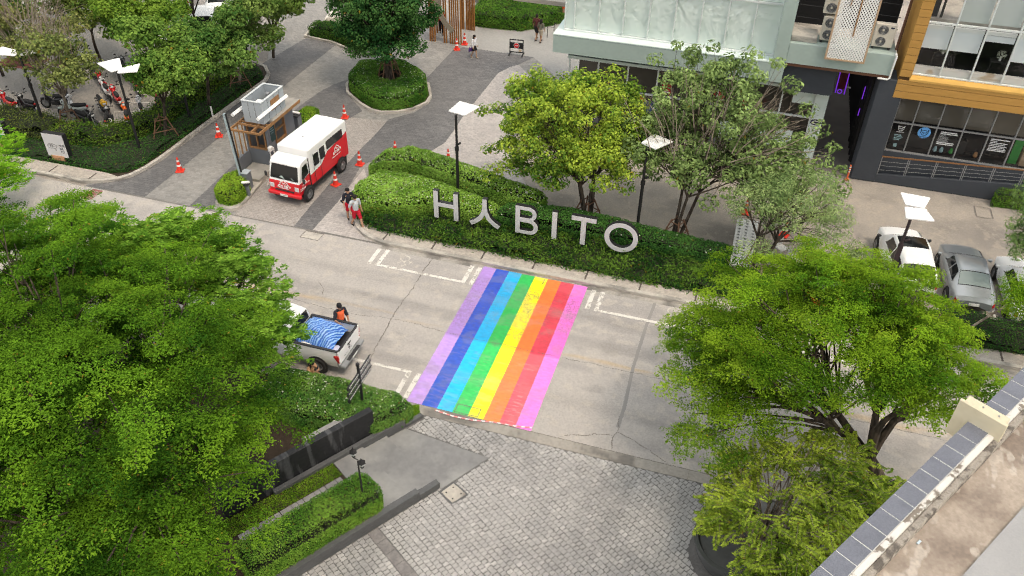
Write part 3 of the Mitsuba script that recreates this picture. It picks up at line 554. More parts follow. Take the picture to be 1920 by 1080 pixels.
def hedge(label, poly, z0, h, dens, c0, c1, seed, leaf=(.06, .035), rnd=.3, name='hedge', bump=.06, flowers=0, core=True, kind=None, cat_='hedge', parent=None, hfn=None, rag=.02, upn=.8):
    """a clipped shrub mass: rounded top and sides covered with leaves over a twiggy core"""
    rng = np.random.RandomState(seed); P = Polygon(poly) if not isinstance(poly, Polygon) else poly
    P = P.buffer(0); x0, y0, x1, y1 = P.bounds
    t = parent or thing(name, label, cat_)
    def height(xy):
        d = np.array(shapely.distance(P.exterior, shapely.points(xy))); e = np.clip(d / rnd, 0, 1)
        hh = h if hfn is None else hfn(xy[:, 0], xy[:, 1])
        return hh * (1 - .38 * (1 - np.sqrt(1 - (1 - e) ** 2))) + bump * 2 * (meshkit.fbm(np.c_[xy * 1.6, np.zeros(len(xy))], 3, seed) - .5) * 2
    nt = int(P.area * dens); xy = np.c_[rng.uniform(x0, x1, nt * 3), rng.uniform(y0, y1, nt * 3)]
    xy = xy[shapely.contains_xy(P, xy[:, 0], xy[:, 1])][:nt]
    z = height(xy); e = .05; gx = (height(xy + [e, 0]) - z) / e; gy = (height(xy + [0, e]) - z) / e
    nn = np.c_[-np.clip(gx, -3, 3), -np.clip(gy, -3, 3), np.ones(len(xy))]; nn /= np.linalg.norm(nn, axis=1, keepdims=True)
    p = np.c_[xy, z0 + z] + rng.randn(len(xy), 3) * rag
    hs = h if hfn is None else float(np.mean(hfn(xy[:, 0], xy[:, 1])))
    ns = int(P.exterior.length * hs * .85 * dens); s = rng.uniform(0, P.exterior.length, ns); q = shapely.line_interpolate_point(P.exterior, s); q2 = shapely.line_interpolate_point(P.exterior, s + .02)
    a = np.c_[shapely.get_x(q), shapely.get_y(q)]; b = np.c_[shapely.get_x(q2), shapely.get_y(q2)]; tn = b - a; sn = np.c_[tn[:, 1], -tn[:, 0]] / (np.linalg.norm(tn, axis=1, keepdims=True) + 1e-9)
    if not shapely.contains_xy(P, *(a[0] - sn[0] * .02)): sn = -sn
    ha = (h if hfn is None else hfn(a[:, 0], a[:, 1])) * .74; zz = rng.rand(ns) * ha
    ps = np.c_[a + sn * (.02 + bump * (meshkit.fbm(np.c_[a * 1.6, zz * 1.6], 3, seed + 3) - .5)[:, None] * 2), z0 + zz] + rng.randn(ns, 3) * rag
    p = np.vstack([p, ps]); nn = np.vstack([nn, np.c_[sn, np.full(ns, .35)]])
    col = tint(p, c0, c1, rng, 1.3, .6, seed)
    lm = [leaf_mesh(p, nn * upn + .4 * rng.randn(len(p), 3), *leaf, col, rng)]
    k = leaf_part('foliage', lm, t)
    if flowers:
        i = rng.choice(nt if nt < len(p) else len(p), int(P.area * flowers)); f = p[i] + nn[i] * .02
        leaf_part('blossom', [leaf_mesh(f, nn[i] + .3 * rng.randn(len(i), 3), .07, .065, np.tile([[.75, .75, .68]], (len(i), 1)), rng, fold=0)], t)
    if core:
        Q = P.buffer(-min(.12, .25 * rnd)); g = .16; xs, ys = np.meshgrid(np.arange(x0, x1 + g, g), np.arange(y0, y1 + g, g), indexing='ij'); g2 = np.c_[xs.ravel(), ys.ravel()]
        ins = shapely.contains_xy(P.buffer(-.03), g2[:, 0], g2[:, 1]).reshape(xs.shape); zc = z0 + np.maximum(height(g2).reshape(xs.shape) - .07, .0)
        ok = ins[:-1, :-1] & ins[1:, :-1] & ins[1:, 1:] & ins[:-1, 1:]
        i, j = np.nonzero(ok); nb = xs.shape[1]; V = np.c_[g2, zc.ravel()]; qd = np.c_[i * nb + j, (i + 1) * nb + j, (i + 1) * nb + j + 1, i * nb + j + 1]
        if len(qd):
            m = tm(V, np.vstack([qd[:, [0, 1, 2]], qd[:, [0, 2, 3]]])); m.remove_unreferenced_vertices(); Qp = P.buffer(-.05)
            gs = [gg for gg in getattr(Qp, 'geoms', [Qp]) if gg.area > .01]
            wall = cat(m, *[prism(gg, z0 - .02, z0 + hs * .5) for gg in gs])
            add('twigs', wall, 'twig_core', parent=t)
    if kind: tag(t, kind=kind)
    return t

G_MID0, G_MID1 = (.045, .105, .018), (.12, .215, .035)
# --- sign island: clipped hedges, ground cover
hedge('rounded white-flowered hedge at the front left of the sign island, beside the two walking men',
      [(-17.35, 30.6), (-17.45, 31.7), (-16.9, 32.9), (-15.6, 33.3), (-14.3, 33.1), (-12.8, 32.75), (-11.6, 32.35), (-10.2, 31.9), (-10.2, 31.2), (-11.2, 31.0), (-12.4, 31.1), (-13.4, 31.3), (-14.2, 30.6), (-15.2, 30.3), (-16.4, 30.2)], .1, 1.0, 620, (.085, .175, .02), (.21, .34, .06), 21, (.105, .065), .55, flowers=30, name='clipped_hedge')
hedge('long white-flowered hedge curving along the back of the sign island',
      [(-17.45, 32.9), (-17.2, 34.3), (-16.2, 35.1), (-15.2, 35.1), (-13.6, 34.6), (-11.6, 34.0), (-9.6, 33.4), (-8.2, 32.9), (-8.4, 32.3), (-10.2, 32.5), (-12.4, 33.15), (-14.4, 33.75), (-15.8, 34.0), (-16.9, 33.6)], .1, 1.45, 600, (.08, .165, .02), (.2, .325, .06), 22, (.105, .065), .5, flowers=32, name='clipped_hedge')
hedge('dark green hedge behind the white letters of the sign',
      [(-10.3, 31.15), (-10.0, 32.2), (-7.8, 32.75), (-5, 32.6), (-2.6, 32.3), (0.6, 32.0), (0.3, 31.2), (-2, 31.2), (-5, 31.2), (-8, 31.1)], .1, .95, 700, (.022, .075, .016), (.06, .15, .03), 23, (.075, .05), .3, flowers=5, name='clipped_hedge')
rngg = np.random.RandomState(5)
t = hedge('low leafy ground cover filling the front of the sign island below the letters',
      [(-16.9, 30.0), (-16.2, 29.5), (-15.3, 29.15), (-12, 29.12), (-8, 29.1), (-3, 29.1), (1.3, 29.1), (1.6, 29.9), (.6, 31.2), (-5, 31.25), (-9, 31.2), (-10.5, 31.0), (-12.4, 31.1), (-13.4, 31.2), (-14.2, 30.4), (-15.4, 30.15)], .1, .3, 460, (.014, .05, .01), (.09, .165, .024), 24, (.17, .055), .3, name='ground_cover', bump=.18, cat_='ground cover', kind='stuff', rag=.1, upn=.3)
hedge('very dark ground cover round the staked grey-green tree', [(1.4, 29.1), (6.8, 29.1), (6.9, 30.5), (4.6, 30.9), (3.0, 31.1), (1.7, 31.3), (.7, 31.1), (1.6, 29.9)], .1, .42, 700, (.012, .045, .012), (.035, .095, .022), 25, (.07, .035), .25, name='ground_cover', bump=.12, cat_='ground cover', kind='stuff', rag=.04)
# --- booth island shrubs
hedge('bright green clipped bush at the front tip of the guard booth island', [(-24.0, 29.3), (-23.6, 28.85), (-22.95, 28.8), (-22.65, 29.2), (-22.75, 30.2), (-23.1, 31.0), (-23.75, 31.0), (-24.15, 30.3)], .12, .78, 900, (.07, .15, .01), (.2, .31, .03), 26, (.085, .045), .4, name='clipped_bush')
hedge('bright green bush behind the guard booth and the camera post', [(-24.1, 36.9), (-23.0, 36.7), (-22.9, 37.7), (-23.3, 38.6), (-24.0, 38.5)], .12, .85, 900, (.07, .15, .01), (.2, .31, .03), 27, (.085, .045), .4, name='clipped_bush')
# --- tree island
hedge('round clipped hedge with white flowers at the foot of the dark island tree', Polygon(isl).buffer(-.28).difference(Point(-21.1, 43.7).buffer(.75)), .1, .95, 700, (.03, .095, .012), (.1, .2, .03), 28, (.08, .05), .35, flowers=14, name='clipped_hedge')
hedge('small clipped hedge beside the pale car beyond the dark lane', [(-30.0, 49.9), (-27.9, 49.6), (-25.2, 48.2), (-25, 48.9), (-27.6, 50.8), (-29.8, 51.0)], .05, .85, 500, (.02, .06, .012), (.06, .13, .02), 29, (.08, .05), .3, name='clipped_hedge')
stones('kerb', [(-24.9, 48.0), (-27.9, 49.35), (-30.1, 49.7), (-30.3, 50.9)], .15, -.05, .14, 1.3)
hedge('long dense hedge in front of the rubble wall at the top', [(-20.3, 55.5), (-17.8, 55.55), (-16.4, 55.7), (-15.5, 56.5), (-14.1, 58.1), (-13.5, 60), (-20.5, 60)], .0, 1.0, 420, (.035, .095, .012), (.1, .2, .028), 30, (.13, .05), .3, name='leafy_hedge', bump=.1, rag=.06)
# --- left planter
hedge('low dark ground cover in the planter corner by the dark lane', [(-29.3, 31.9), (-29.4, 30.8), (-29.7, 30.0), (-30.5, 29.65), (-36, 29.5), (-60, 29.4), (-60, 30.8), (-36, 31.1), (-32.5, 31.6), (-31, 33), (-30.7, 36), (-30.5, 42.0), (-31.0, 43.7), (-30.2, 43.5), (-29.25, 42.5), (-29.3, 35.6)], .08, .32, 420, (.018, .06, .014), (.05, .13, .024), 31, (.08, .05), .2, name='ground_cover', bump=.1, cat_='ground cover', kind='stuff', rag=.04)
hedge('loose yellow-green shrubs between the parked motorcycles and the planter', [(-35.5, 31.2), (-32.3, 31.7), (-31.3, 33), (-30.9, 36), (-30.8, 42), (-31.6, 42.5), (-32.2, 38), (-32.7, 34.2), (-33.3, 33.0), (-35.5, 32.6)], .08, .75, 380, (.035, .085, .012), (.12, .19, .025), 32, (.1, .055), .3, name='shrub_bed', bump=.25, cat_='shrub', kind='stuff', rag=.12, upn=.4)
hedge('reddish-brown and dark green shrubs left of the parked motorcycles', [(-60, 30.9), (-42, 31.0), (-35.6, 31.3), (-35.7, 33), (-42, 33.3), (-60, 33.5)], .08, .8, 260, (.05, .075, .02), (.11, .14, .035), 33, (.1, .055), .3, name='shrub_bed', bump=.25, cat_='shrub', kind='stuff', rag=.12, upn=.4)
# --- garden at the near left
hedge('rounded glossy green hedge beneath the three-armed street sign', [(-9.15, 18.62), (-9.35, 18.25), (-10.0, 17.4), (-10.9, 17.0), (-12.5, 16.9), (-14.6, 17.3), (-14.6, 18.9), (-12, 19.0), (-9.8, 18.95)], .12, .95, 1100, (.035, .11, .018), (.14, .245, .05), 34, (.07, .048), .3, flowers=22, name='clipped_hedge', bump=.05)
hedge('long box hedge with a lantern post standing in it', upoly([(-7, 1.55), (-2.85, 1.55), (-2.6, 1.8), (-2.55, 2.45), (-2.75, 2.7), (-7, 2.7)]), .22, 1.1, 1500, (.05, .13, .016), (.16, .28, .04), 35, (.058, .034), .16, name='box_hedge', bump=.02)
def grass(label, P, z, dens, seed):
    rng = np.random.RandomState(seed); x0, y0, x1, y1 = P.bounds; n = int(P.area * dens); xy = np.c_[rng.uniform(x0, x1, n * 3), rng.uniform(y0, y1, n * 3)]; xy = xy[shapely.contains_xy(P, xy[:, 0], xy[:, 1])][:n]
    p = np.c_[xy, np.full(len(xy), z)]; d = np.c_[rng.randn(len(xy), 2) * .5, np.ones(len(xy))]
    k = leaf_part('grass', [leaf_mesh(p, np.cross(d, rng.randn(len(xy), 3)), .08, .022, tint(p, (.09, .19, .012), (.19, .31, .03), rng, 3, .5, seed), rng, d)]); tag(k, label, 'grass', kind='stuff')
grass('patch of lawn at the corner of the retaining wall', upoly([(.0, -.2), (.72, -.17), (.95, -.55), (.3, -.9)]), .12, 3500, 36)
grass('strip of lawn between the black wall and the paving slabs', upoly([(-7, -.1), (-2.92, -.1), (-2.92, .62), (-7, .62)]), .26, 2600, 37)
hedge('tuft of green shrub at the foot of the railing by the shop', [(12.6, 41.0), (14.2, 41.1), (14.2, 41.55), (12.7, 41.5)], 0, .9, 500, (.05, .12, .012), (.13, .23, .03), 38, (.09, .03), .25, name='small_shrub', cat_='shrub')
hedge('dark shrub bed below the parked cars at the right', [(7.2, 28.9), (14, 29.2), (14.5, 31.1), (9.5, 30.9), (7.2, 30.3)], .05, .55, 320, (.014, .05, .012), (.045, .11, .02), 39, (.08, .04), .25, name='shrub_bed', cat_='shrub', kind='stuff', bump=.12)

# --- trees
TG0, TG1 = (.022, .07, .007), (.09, .19, .014)
tiered_tree('big tiered tree filling the lower left, with fine bright green leaves', (-13.8, 11.0, .15), (-13.6, 11.0, 3.6),
            [(-13.5, 11.2, 6.0, 3.9, 4.2, 2.7), (-17.6, 14, 6.4, 4.0, 4.0, 2.8), (-11.6, 7.4, 5.2, 2.0, 3.0, 2.2), (-12.3, 12.7, 4.3, 1.8, 1.5, 1.3), (-16.5, 9.5, 6.2, 4.0, 4.0, 2.6), (-20.5, 15.6, 6.6, 2.6, 2.6, 2.2), (-20.8, 16.3, 4.8, 2.8, 2.0, 1.8), (-11.3, 7.9, 4.9, 1.7, 2.5, 1.6)], 240, 1250, TG0, TG1, 51, (.088, .042), (.75, 1.3), r0=.22)
tiered_tree('wide tiered tree in a dark planter at the right, with fine yellow-green leaves', (6.2, 18.95, 1.7), (5.6, 19.3, 2.6),
            [(3.5, 21.1, 5.6, 3.7, 3.5, 1.6), (5.0, 22.4, 6.0, 2.2, 1.7, 1.1), (7.3, 21.1, 4.8, 1.7, 1.6, 1.0), (1.3, 20.4, 4.9, 1.8, 2.0, 1.0), (1.3, 18.7, 4.3, 1.5, 1.3, .8), (5.8, 20.4, 5.3, 1.6, 1.6, .9), (5.4, 22.7, 5.2, 1.5, 1.1, .7), (.9, 19.4, 4.5, 1.5, 1.3, .7), (.1, 20.6, 4.6, .8, .7, .4), (.6, 17.8, 3.9, .9, .7, .5), (2.2, 23.6, 5.6, .9, .8, .4), (.6, 20.6, 5.0, 1.3, 1.5, .6)], 150, 1250, (.042, .11, .008), (.14, .245, .014), 52, (.085, .04), (.7, 1.1), r0=.26, tip=(.22, .31, .024), low=.05)
def whorl_tree(label, base, fork, els, n, c0, c1, seed, L=.2, W=.065, name='broadleaf_tree', sprigs=(), r0=.12, per=9, twn=14):
    """a tree whose larger leaves sit in rosettes at the twig ends"""
    rng = np.random.RandomState(seed); t = thing(name, label, 'tree'); cl = shell_clumps(els, n, rng, .5, .55)
    if len(sprigs): cl = np.vstack([cl, np.array(sprigs, float)])
    add('trunk', skeleton('t', base, fork, cl, r0, rng), 'bark', 40, parent=t)
    P, D, N_ = [], [], []
    for c in cl:
        for q in range(twn):
            d0 = rng.randn(3); d0 /= np.linalg.norm(d0); d0[2] = abs(d0[2]) * .8 + .1; w = np.array(c) + d0 * rng.uniform(.25, .65)
            a = rng.uniform(0, 6.28) + np.arange(per) * 6.28 / per; dd = np.c_[np.cos(a), np.sin(a), rng.uniform(-.55, .25, per)]
            P.append(w + dd * L * .5); D.append(dd); N_.append(np.c_[-dd[:, 0] * .3, -dd[:, 1] * .3, np.ones(per)])
    p, d, nn = np.vstack(P), np.vstack(D), np.vstack(N_)
    leaf_part('crown', [leaf_mesh(p, nn, L, W, tint(p, c0, c1, rng, 1.1, .6, seed), rng, d, .12)], t)
    return t
whorl_tree('bright broad-leaved tree beside the tarp pickup, behind the big tiered tree', (-17.2, 18.2, .15), (-16.8, 18.3, 2.3),
           [(-16.6, 18.4, 3.7, 3.3, 2.5, 1.6), (-18.9, 19.4, 4.0, 2.6, 2.0, 1.4), (-14.3, 17.8, 2.9, 1.5, 1.6, 1.1), (-18.3, 20.0, 4.1, 2.6, 2.0, 1.5), (-21.2, 19.3, 4.0, 2.4, 1.8, 1.4)], 340, (.05, .125, .012), (.16, .28, .035), 53, .19, .07, sprigs=[(-18.3, 20.7, 4.5)])
whorl_tree('bright broad-leaved tree cut off by the left edge below the planter', (-34.5, 25.5, 0), (-34.4, 25.5, 1.5), [(-34.2, 25.6, 2.4, 2.4, 2.0, 1.7), (-31.5, 23.5, 3.0, 2.0, 1.6, 1.3)], 100, (.06, .17, .006), (.18, .33, .025), 54, .2, .06)
bushy_tree('yellow-green multi-stemmed tree behind the white letters', (-6.3, 33.3, .1), (-6.6, 33.5, 2.0), [(-7.5, 33.9, 4.7, 3.2, 2.4, 2.2), (-8.9, 33.9, 3.8, 2.2, 1.8, 1.5), (-6.0, 33.3, 3.4, 2.2, 1.7, 1.5), (-9.6, 34.6, 5.4, 1.6, 1.2, .9), (-6.0, 35, 5.7, 1.9, 1.3, 1.0), (-8.2, 32.9, 2.7, 2.0, .9, .8), (-4.9, 34.0, 4.4, 1.4, 1.2, 1.1)], 360, 560, (.065, .135, .02), (.28, .36, .045), 55, (.16, .1), (.3, .55), name='yellow_green_tree', stems=4, r0=.09, mat='bark',
           sprigs=[(-11.95, 34.4, 4.35), (-11.5, 34.4, 4.5), (-11.1, 34.4, 4.6), (-10.7, 34.4, 4.6), (-11.6, 34.0, 2.55), (-11.1, 34.0, 2.75), (-10.7, 33.9, 2.9), (-10.2, 33.8, 3.1), (-9.4, 34.6, 6.6), (-9.2, 34.6, 6.2), (-10.1, 34.5, 5.9), (-10.9, 32.3, 2.3), (-10.4, 32.4, 2.6), (-9.9, 32.6, 2.8)], stakes=(.75, 1.1, 4, 'stake_brown'), gap=.26)
bushy_tree('sparse olive-green tree with pale bare branches in front of the mint building', (-2.0, 32.9, .1), (-1.7, 33.4, 2.4), [(-1.2, 34.6, 5.2, 3.6, 2.4, 2.3), (-3.3, 34.2, 4.6, 2.4, 1.9, 2.0), (-4.4, 33.9, 3.9, 1.5, 1.3, 1.2), (1.3, 34.4, 4.6, 2.4, 2.0, 1.8), (-.8, 33.6, 3.3, 3.2, 1.6, 1.5), (2.4, 34.2, 3.4, 1.5, 1.3, 1.2), (-1.4, 35.4, 6.9, 2.6, 1.4, 1.2)], 320, 430, (.08, .125, .04), (.21, .29, .1), 56, (.21, .1), (.3, .55), name='olive_green_tree', stems=3, r0=.085, mat='bark',
           sprigs=[(-3.4, 35.6, 8.2), (-2.6, 35.6, 8.0), (-1.9, 35.8, 8.3), (-1.2, 35.6, 7.6), (-.2, 35.8, 8.2), (.9, 35.8, 7.9), (1.6, 35.4, 7.2), (2.5, 35.2, 6.3), (3.2, 35, 5.6), (3.9, 34.9, 4.9), (4.4, 34.6, 4.0), (4.6, 34.2, 3.4), (3.6, 34.4, 4.4), (2.8, 34.6, 5.2), (-4.2, 35.2, 7.6), (-2.9, 35.2, 7.2)], stakes=(.7, 1.1, 4, 'stake_brown'), gap=.3)
bushy_tree('grey-green narrow-leaved tree held by grey tripod stakes beside the sign island', (1.75, 30.9, .1), (1.9, 31.2, 1.9), [(2.6, 32.1, 3.7, 2.4, 2.0, 1.5), (1.3, 32.2, 3.3, 1.6, 1.5, 1.1), (3.9, 31.9, 2.9, 1.2, 1.3, .9), (1.5, 30.4, 2.0, .7, .5, .4), (3.8, 31.2, 1.8, .9, .5, .5)], 150, 620, (.11, .175, .06), (.27, .345, .14), 57, (.19, .034), (.3, .5), name='grey_green_tree', stems=2, r0=.1, mat='bark', stakes=(.75, 1.9, 3, 'stake_wood', .9), gap=.22)
bushy_tree('dark dense tree standing on the round hedge island', (-21.1, 43.7, .1), (-21.2, 43.8, 2.4), [(-21.3, 44.2, 5.4, 3.2, 3.0, 3.4), (-21.0, 43.0, 3.6, 2.6, 1.7, 1.3)], 190, 620, (.014, .05, .014), (.06, .13, .035), 58, (.19, .11), (.4, .75), name='dark_island_tree', r0=.25, nl=8, stakes=(.95, 1.9, 6, 'stake_brown'), gap=.28)
row = [((-30.15, 33.8), (-29.6, 35.0, 4.4, 2.2, 2.0, 2.2), (.045, .1, .018), (.15, .24, .045), 'bright dense tree above the P sign in the planter row', 150),
       ((-29.95, 37.7), (-28.9, 37.9, 4.5, 2.2, 2.2, 2.0), (.035, .085, .018), (.12, .2, .045), 'leafy tree in the middle of the planter row', 110),
       ((-29.8, 40.7), (-28.6, 41.2, 4.6, 2.4, 2.3, 1.9), (.05, .1, .02), (.14, .2, .05), 'sparser tree at the far end of the planter row, near the metal barrier', 80),
       ((-35.6, 33.0), (-35.3, 33.2, 4.4, 2.0, 1.5, 1.4), (.07, .1, .03), (.19, .22, .07), 'thin olive tree with bare twigs behind the white pylon sign', 60),
       ((-39.4, 35.4), (-39.2, 35.7, 4.2, 3.0, 2.2, 2.0), (.075, .1, .03), (.2, .21, .07), 'brownish half-bare tree in front of the white canopies at the top left', 75),
       ((-35.5, 40.5), (-35.2, 40.4, 4.6, 3.0, 2.4, 2.3), (.045, .105, .014), (.14, .22, .03), 'tree with mixed green leaves beyond the parked motorcycles', 110),
       ((-40.5, 41.5), (-40.3, 41.2, 4.6, 3.4, 2.6, 2.4), (.045, .085, .018), (.14, .18, .04), 'dark green tree at the far left corner of the parking lot', 100),
       ((-30.3, 45.6), (-28.6, 44.7, 5.4, 3.2, 2.2, 1.8), (.05, .105, .018), (.15, .22, .05), 'tree with hanging leaves at the top, left of the island tree', 95),
       ((-36.5, 46.5), (-35.8, 45.6, 5.4, 3.4, 2.6, 2.2), (.045, .1, .016), (.13, .2, .035), 'green tree over the white cars at the back of the parking lot', 85),
       ((-44.5, 37.5), (-44.2, 37.2, 4.2, 3.2, 2.6, 2.4), (.04, .08, .016), (.12, .17, .035), 'dark green tree cut off by the left edge of the parking lot', 90),
       ((-46, 45), (-46, 44.8, 5.4, 4.4, 3.2, 3.0), (.04, .085, .014), (.12, .18, .03), 'large green tree at the far top left', 95),
       ((-41, 50), (-41, 49.6, 6.4, 4.2, 2.8, 2.4), (.04, .09, .014), (.12, .18, .03), 'green tree at the top edge above the parking lot', 80)]
def lumps(e, seed):
    r = np.random.RandomState(seed); out = [(e[0] + .1, e[1] - .5, e[2] - .9, e[3] * .75, e[4] * .7, e[5] * .55)]
    for q in range(6):
        a = q * 1.05 + r.rand(); k = r.uniform(.45, .75); out.append((e[0] + e[3] * .62 * math.cos(a), e[1] + e[4] * .62 * math.sin(a), e[2] + e[5] * r.uniform(-.35, .6), e[3] * k * .8, e[4] * k * .8, e[5] * k * .55))
    return out
for i, (b, e, c0, c1, lab, n) in enumerate(row):
    bare = i in (3, 4)
    bushy_tree(lab, (*b, .1), (b[0] + (e[0] - b[0]) * .3, b[1] + (e[1] - b[1]) * .3, 2.0), lumps(e, 60 + i), n, 330 if bare else 480, c0, c1, 60 + i, (.2, .12), (.4, .75), name='car_park_tree', r0=.1, mat='bark_pale' if bare or i == 2 else 'bark', gap=.4 if bare else .33, stakes=(.8, 1.3, 3, 'stake_brown') if i in (0, 2, 3) else None, nl=9 if bare else 6)
for nm, (bx_, by_), e, n in (('car_park_tree_003', (-35.6, 33.0), (-35.2, 33.3, 4.4, 2.2, 1.6, 2.6), 46), ('car_park_tree_004', (-39.4, 35.4), (-39.2, 35.7, 4.8, 3.0, 2.0, 2.8), 70), ('olive_green_tree', (-1.7, 33.4), (-.8, 34.0, 4.6, 4.6, 2.4, 3.6), 60)):
    rb = np.random.RandomState(n); ms = []
    for i in range(n):
        d = rb.randn(3); d[2] = abs(d[2]) + .2; d /= np.linalg.norm(d); q = np.array(e[:3]) + d * np.array(e[3:]) * rb.uniform(.75, 1.1); o = np.array([bx_, by_, 2.0 + rb.rand()]) * .45 + q * .55 + rb.randn(3) * .3
        ms.append(tube(curve(o, q, rb, .08, 5), [.026, .02, .015, .01, .006], 5, False))
        for j in range(3):
            w = o + (q - o) * rb.uniform(.4, .9); ms.append(tube([w, w + (q - o) * .25 + rb.randn(3) * .22], [.009, .004], 4, False))
    add('bare_branches', cat(*ms), 'bark_pale', 40, parent=nm)
bushy_tree('feathery tree hanging over the white car at the right edge', (13.6, 31, 0), (13.3, 31.2, 2.2), [(12.0, 33.0, 4.2, 1.1, 1.7, 1.9), (11.8, 32.3, 2.9, .7, .8, .8), (12.9, 33.4, 4.2, 1.2, 2.0, 2.0)], 150, 560, (.05, .105, .028), (.15, .22, .07), 75, (.2, .04), (.3, .55), name='feathery_tree', r0=.1)
bushy_tree('yellow-green tree top beside the parapet at the right edge', (12.4, 26.5, 0), (12.2, 26.6, 2.5), [(11.7, 27.8, 3.8, 1.5, 1.6, 1.1), (11.6, 28.9, 3.0, .9, 1.0, .9)], 60, 1500, (.05, .125, .006), (.16, .27, .015), 76, (.075, .036), (.4, .7), name='fine_leaved_tree', r0=.12)
bushy_tree('small grey-green shrub tree in front of the white car with the black roof glass', (5.6, 30.3, .1), (5.5, 30.5, 1.2), [(5.5, 31.2, 1.7, 1.0, 1.0, .9)], 26, 600, (.1, .15, .05), (.21, .27, .11), 77, (.17, .036), (.3, .5), name='grey_green_shrub', cat_='shrub', r0=.05)
# fern-leaved shrub in the round planter
def fern_tree(label, base, els, n, seed):
    rng = np.random.RandomState(seed); t = thing('fern_leaved_tree', label, 'tree'); cl = shell_clumps(els, n, rng, .4, .3); ms = []
    P, D, N_ = [], [], []; base = np.array(base, float)
    for c in cl[::9]: ms.append(tube(curve(base + rng.randn(3) * [.12, .12, 0], c, rng, .08, 6), np.linspace(.04, .01, 6), 6))
    for c in cl:
        a = math.atan2(c[1] - base[1], c[0] - base[0]) + rng.randn() * .8; d = np.array([math.cos(a), math.sin(a), rng.uniform(-.25, .35)]); d /= np.linalg.norm(d)
        Lr = rng.uniform(.4, .75); s = np.cross(d, [0, 0, 1]); s /= np.linalg.norm(s); k = int(Lr / .045); ii = np.linspace(.12, 1, k)
        rach = c + d * Lr * ii[:, None] - np.c_[np.zeros(k), np.zeros(k), .18 * ii ** 2 * Lr]; taper = (.075 * np.sin(np.pi * (.15 + .8 * ii)))[:, None]
        for sg in (-1, 1):
            P.append(rach + sg * s * taper * .9); D.append(np.tile(sg * s + d * .45, (k, 1))); N_.append(np.tile([0, 0, 1.], (k, 1)) + .25 * rng.randn(k, 3))
        ms.append(tube(rach[[0, k // 2, -1]], [.006, .005, .003], 3, False))
    p, d, nn = np.vstack(P), np.vstack(D), np.vstack(N_)
    add('stem', cat(*ms), 'bark_pale', 40, parent=t)
    leaf_part('crown', [leaf_mesh(p, nn, .125, .05, tint(p, (.07, .125, .014), (.3, .38, .045), rng, 1.2, .5, seed), rng, d, .1)], t)
fern_tree('loose fern-leaved tree growing from the round planter at the lower right', (2.9, 16.3, .7), [(3.9, 15.6, 2.7, 1.9, 1.9, 1.2), (2.1, 17.5, 2.1, .9, .7, .9), (3.6, 17.9, 2.9, 2.0, .8, 1.0), (3.6, 14.2, 2.0, 1.3, 1.4, 1.0), (5.2, 17.0, 3.0, 1.5, 1.3, 1.0), (2.0, 16.4, 2.2, .7, .8, .6), (1.6, 16.2, 1.8, .5, .6, .4), (1.7, 17.7, 2.7, .5, .4, .3), (4.4, 18.4, 3.5, 1.3, .5, .5), (2.6, 14.6, 2.6, .5, .5, .4)], 1250, 80)
# ================================================================ buildings
FY = 41.63
MB('mint_render', lambda p, n, uv: mix((.37, .455, .425), (.33, .41, .38), fbm(p.x * .8, p.y * .8, p.z * .5, 3)) * (.94 + .1 * fbm(p.x * 9, p.y * 9, p.z * 9, 2)), None, 0, .7)
MB('charcoal_render', lambda p, n, uv: mix((.058, .066, .08), (.045, .051, .062), fbm(p.x * .7, p.y * .7, p.z * .5, 4)) * (.9 + .2 * fbm(p.x * 16, p.y * 16, p.z * 16, 2)), lambda p, n, uv: fbm(p.x * 40, p.y * 40, p.z * 40, 2), .002, .75)
MB('mint_light', lambda p, n, uv: mix((.62, .71, .68), (.56, .66, .63), fbm(p.x * 1.1, p.y * 1.1, p.z, 3)), None, 0, .6)
def b_wrinkle(p, n, uv):
    a = dr.abs(fbm(p.x * 2.2 + 1.7 * noise(p.x, p.z, 3.), p.z * .9 + p.x * .8, 0, 3) - .5); c = dr.abs(fbm(p.x * 4.5 - p.z * 2, p.z * 3.2 + 9, 0, 2) - .5)
    return 1 - 1.6 * a - .9 * c
MB('wrinkled_sheet', lambda p, n, uv: mix((.76, .84, .8), (.68, .77, .73), fbm(p.x * .9, p.z * .9, 0, 3)), b_wrinkle, .13, .3, .5, eps=8e-3)
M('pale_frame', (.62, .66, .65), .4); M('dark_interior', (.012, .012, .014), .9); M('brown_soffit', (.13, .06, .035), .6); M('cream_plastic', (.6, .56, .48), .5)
MB('orange_board', lambda p, n, uv: mix((.5, .28, .075), (.42, .23, .06), fbm(p.x * 1.2, p.y * 2, p.z * 6, 4)) * (.92 + .12 * fbm(p.x * 8, p.y * 8, p.z * 20, 2)), None, 0, .6)
M('orange_gap', (.09, .045, .012), .8)
MB('stained_sill', lambda p, n, uv: mix((.55, .55, .52), (.4, .33, .24), smoothstep(.55, .75, fbm(p.x * 1.5, p.z * 4, 0, 3))), None, 0, .7)
MB('brown_interior', lambda p, n, uv: mix((.12, .108, .085), (.08, .072, .058), fbm(p.x, p.y, p.z, 3)), None, 0, .8)

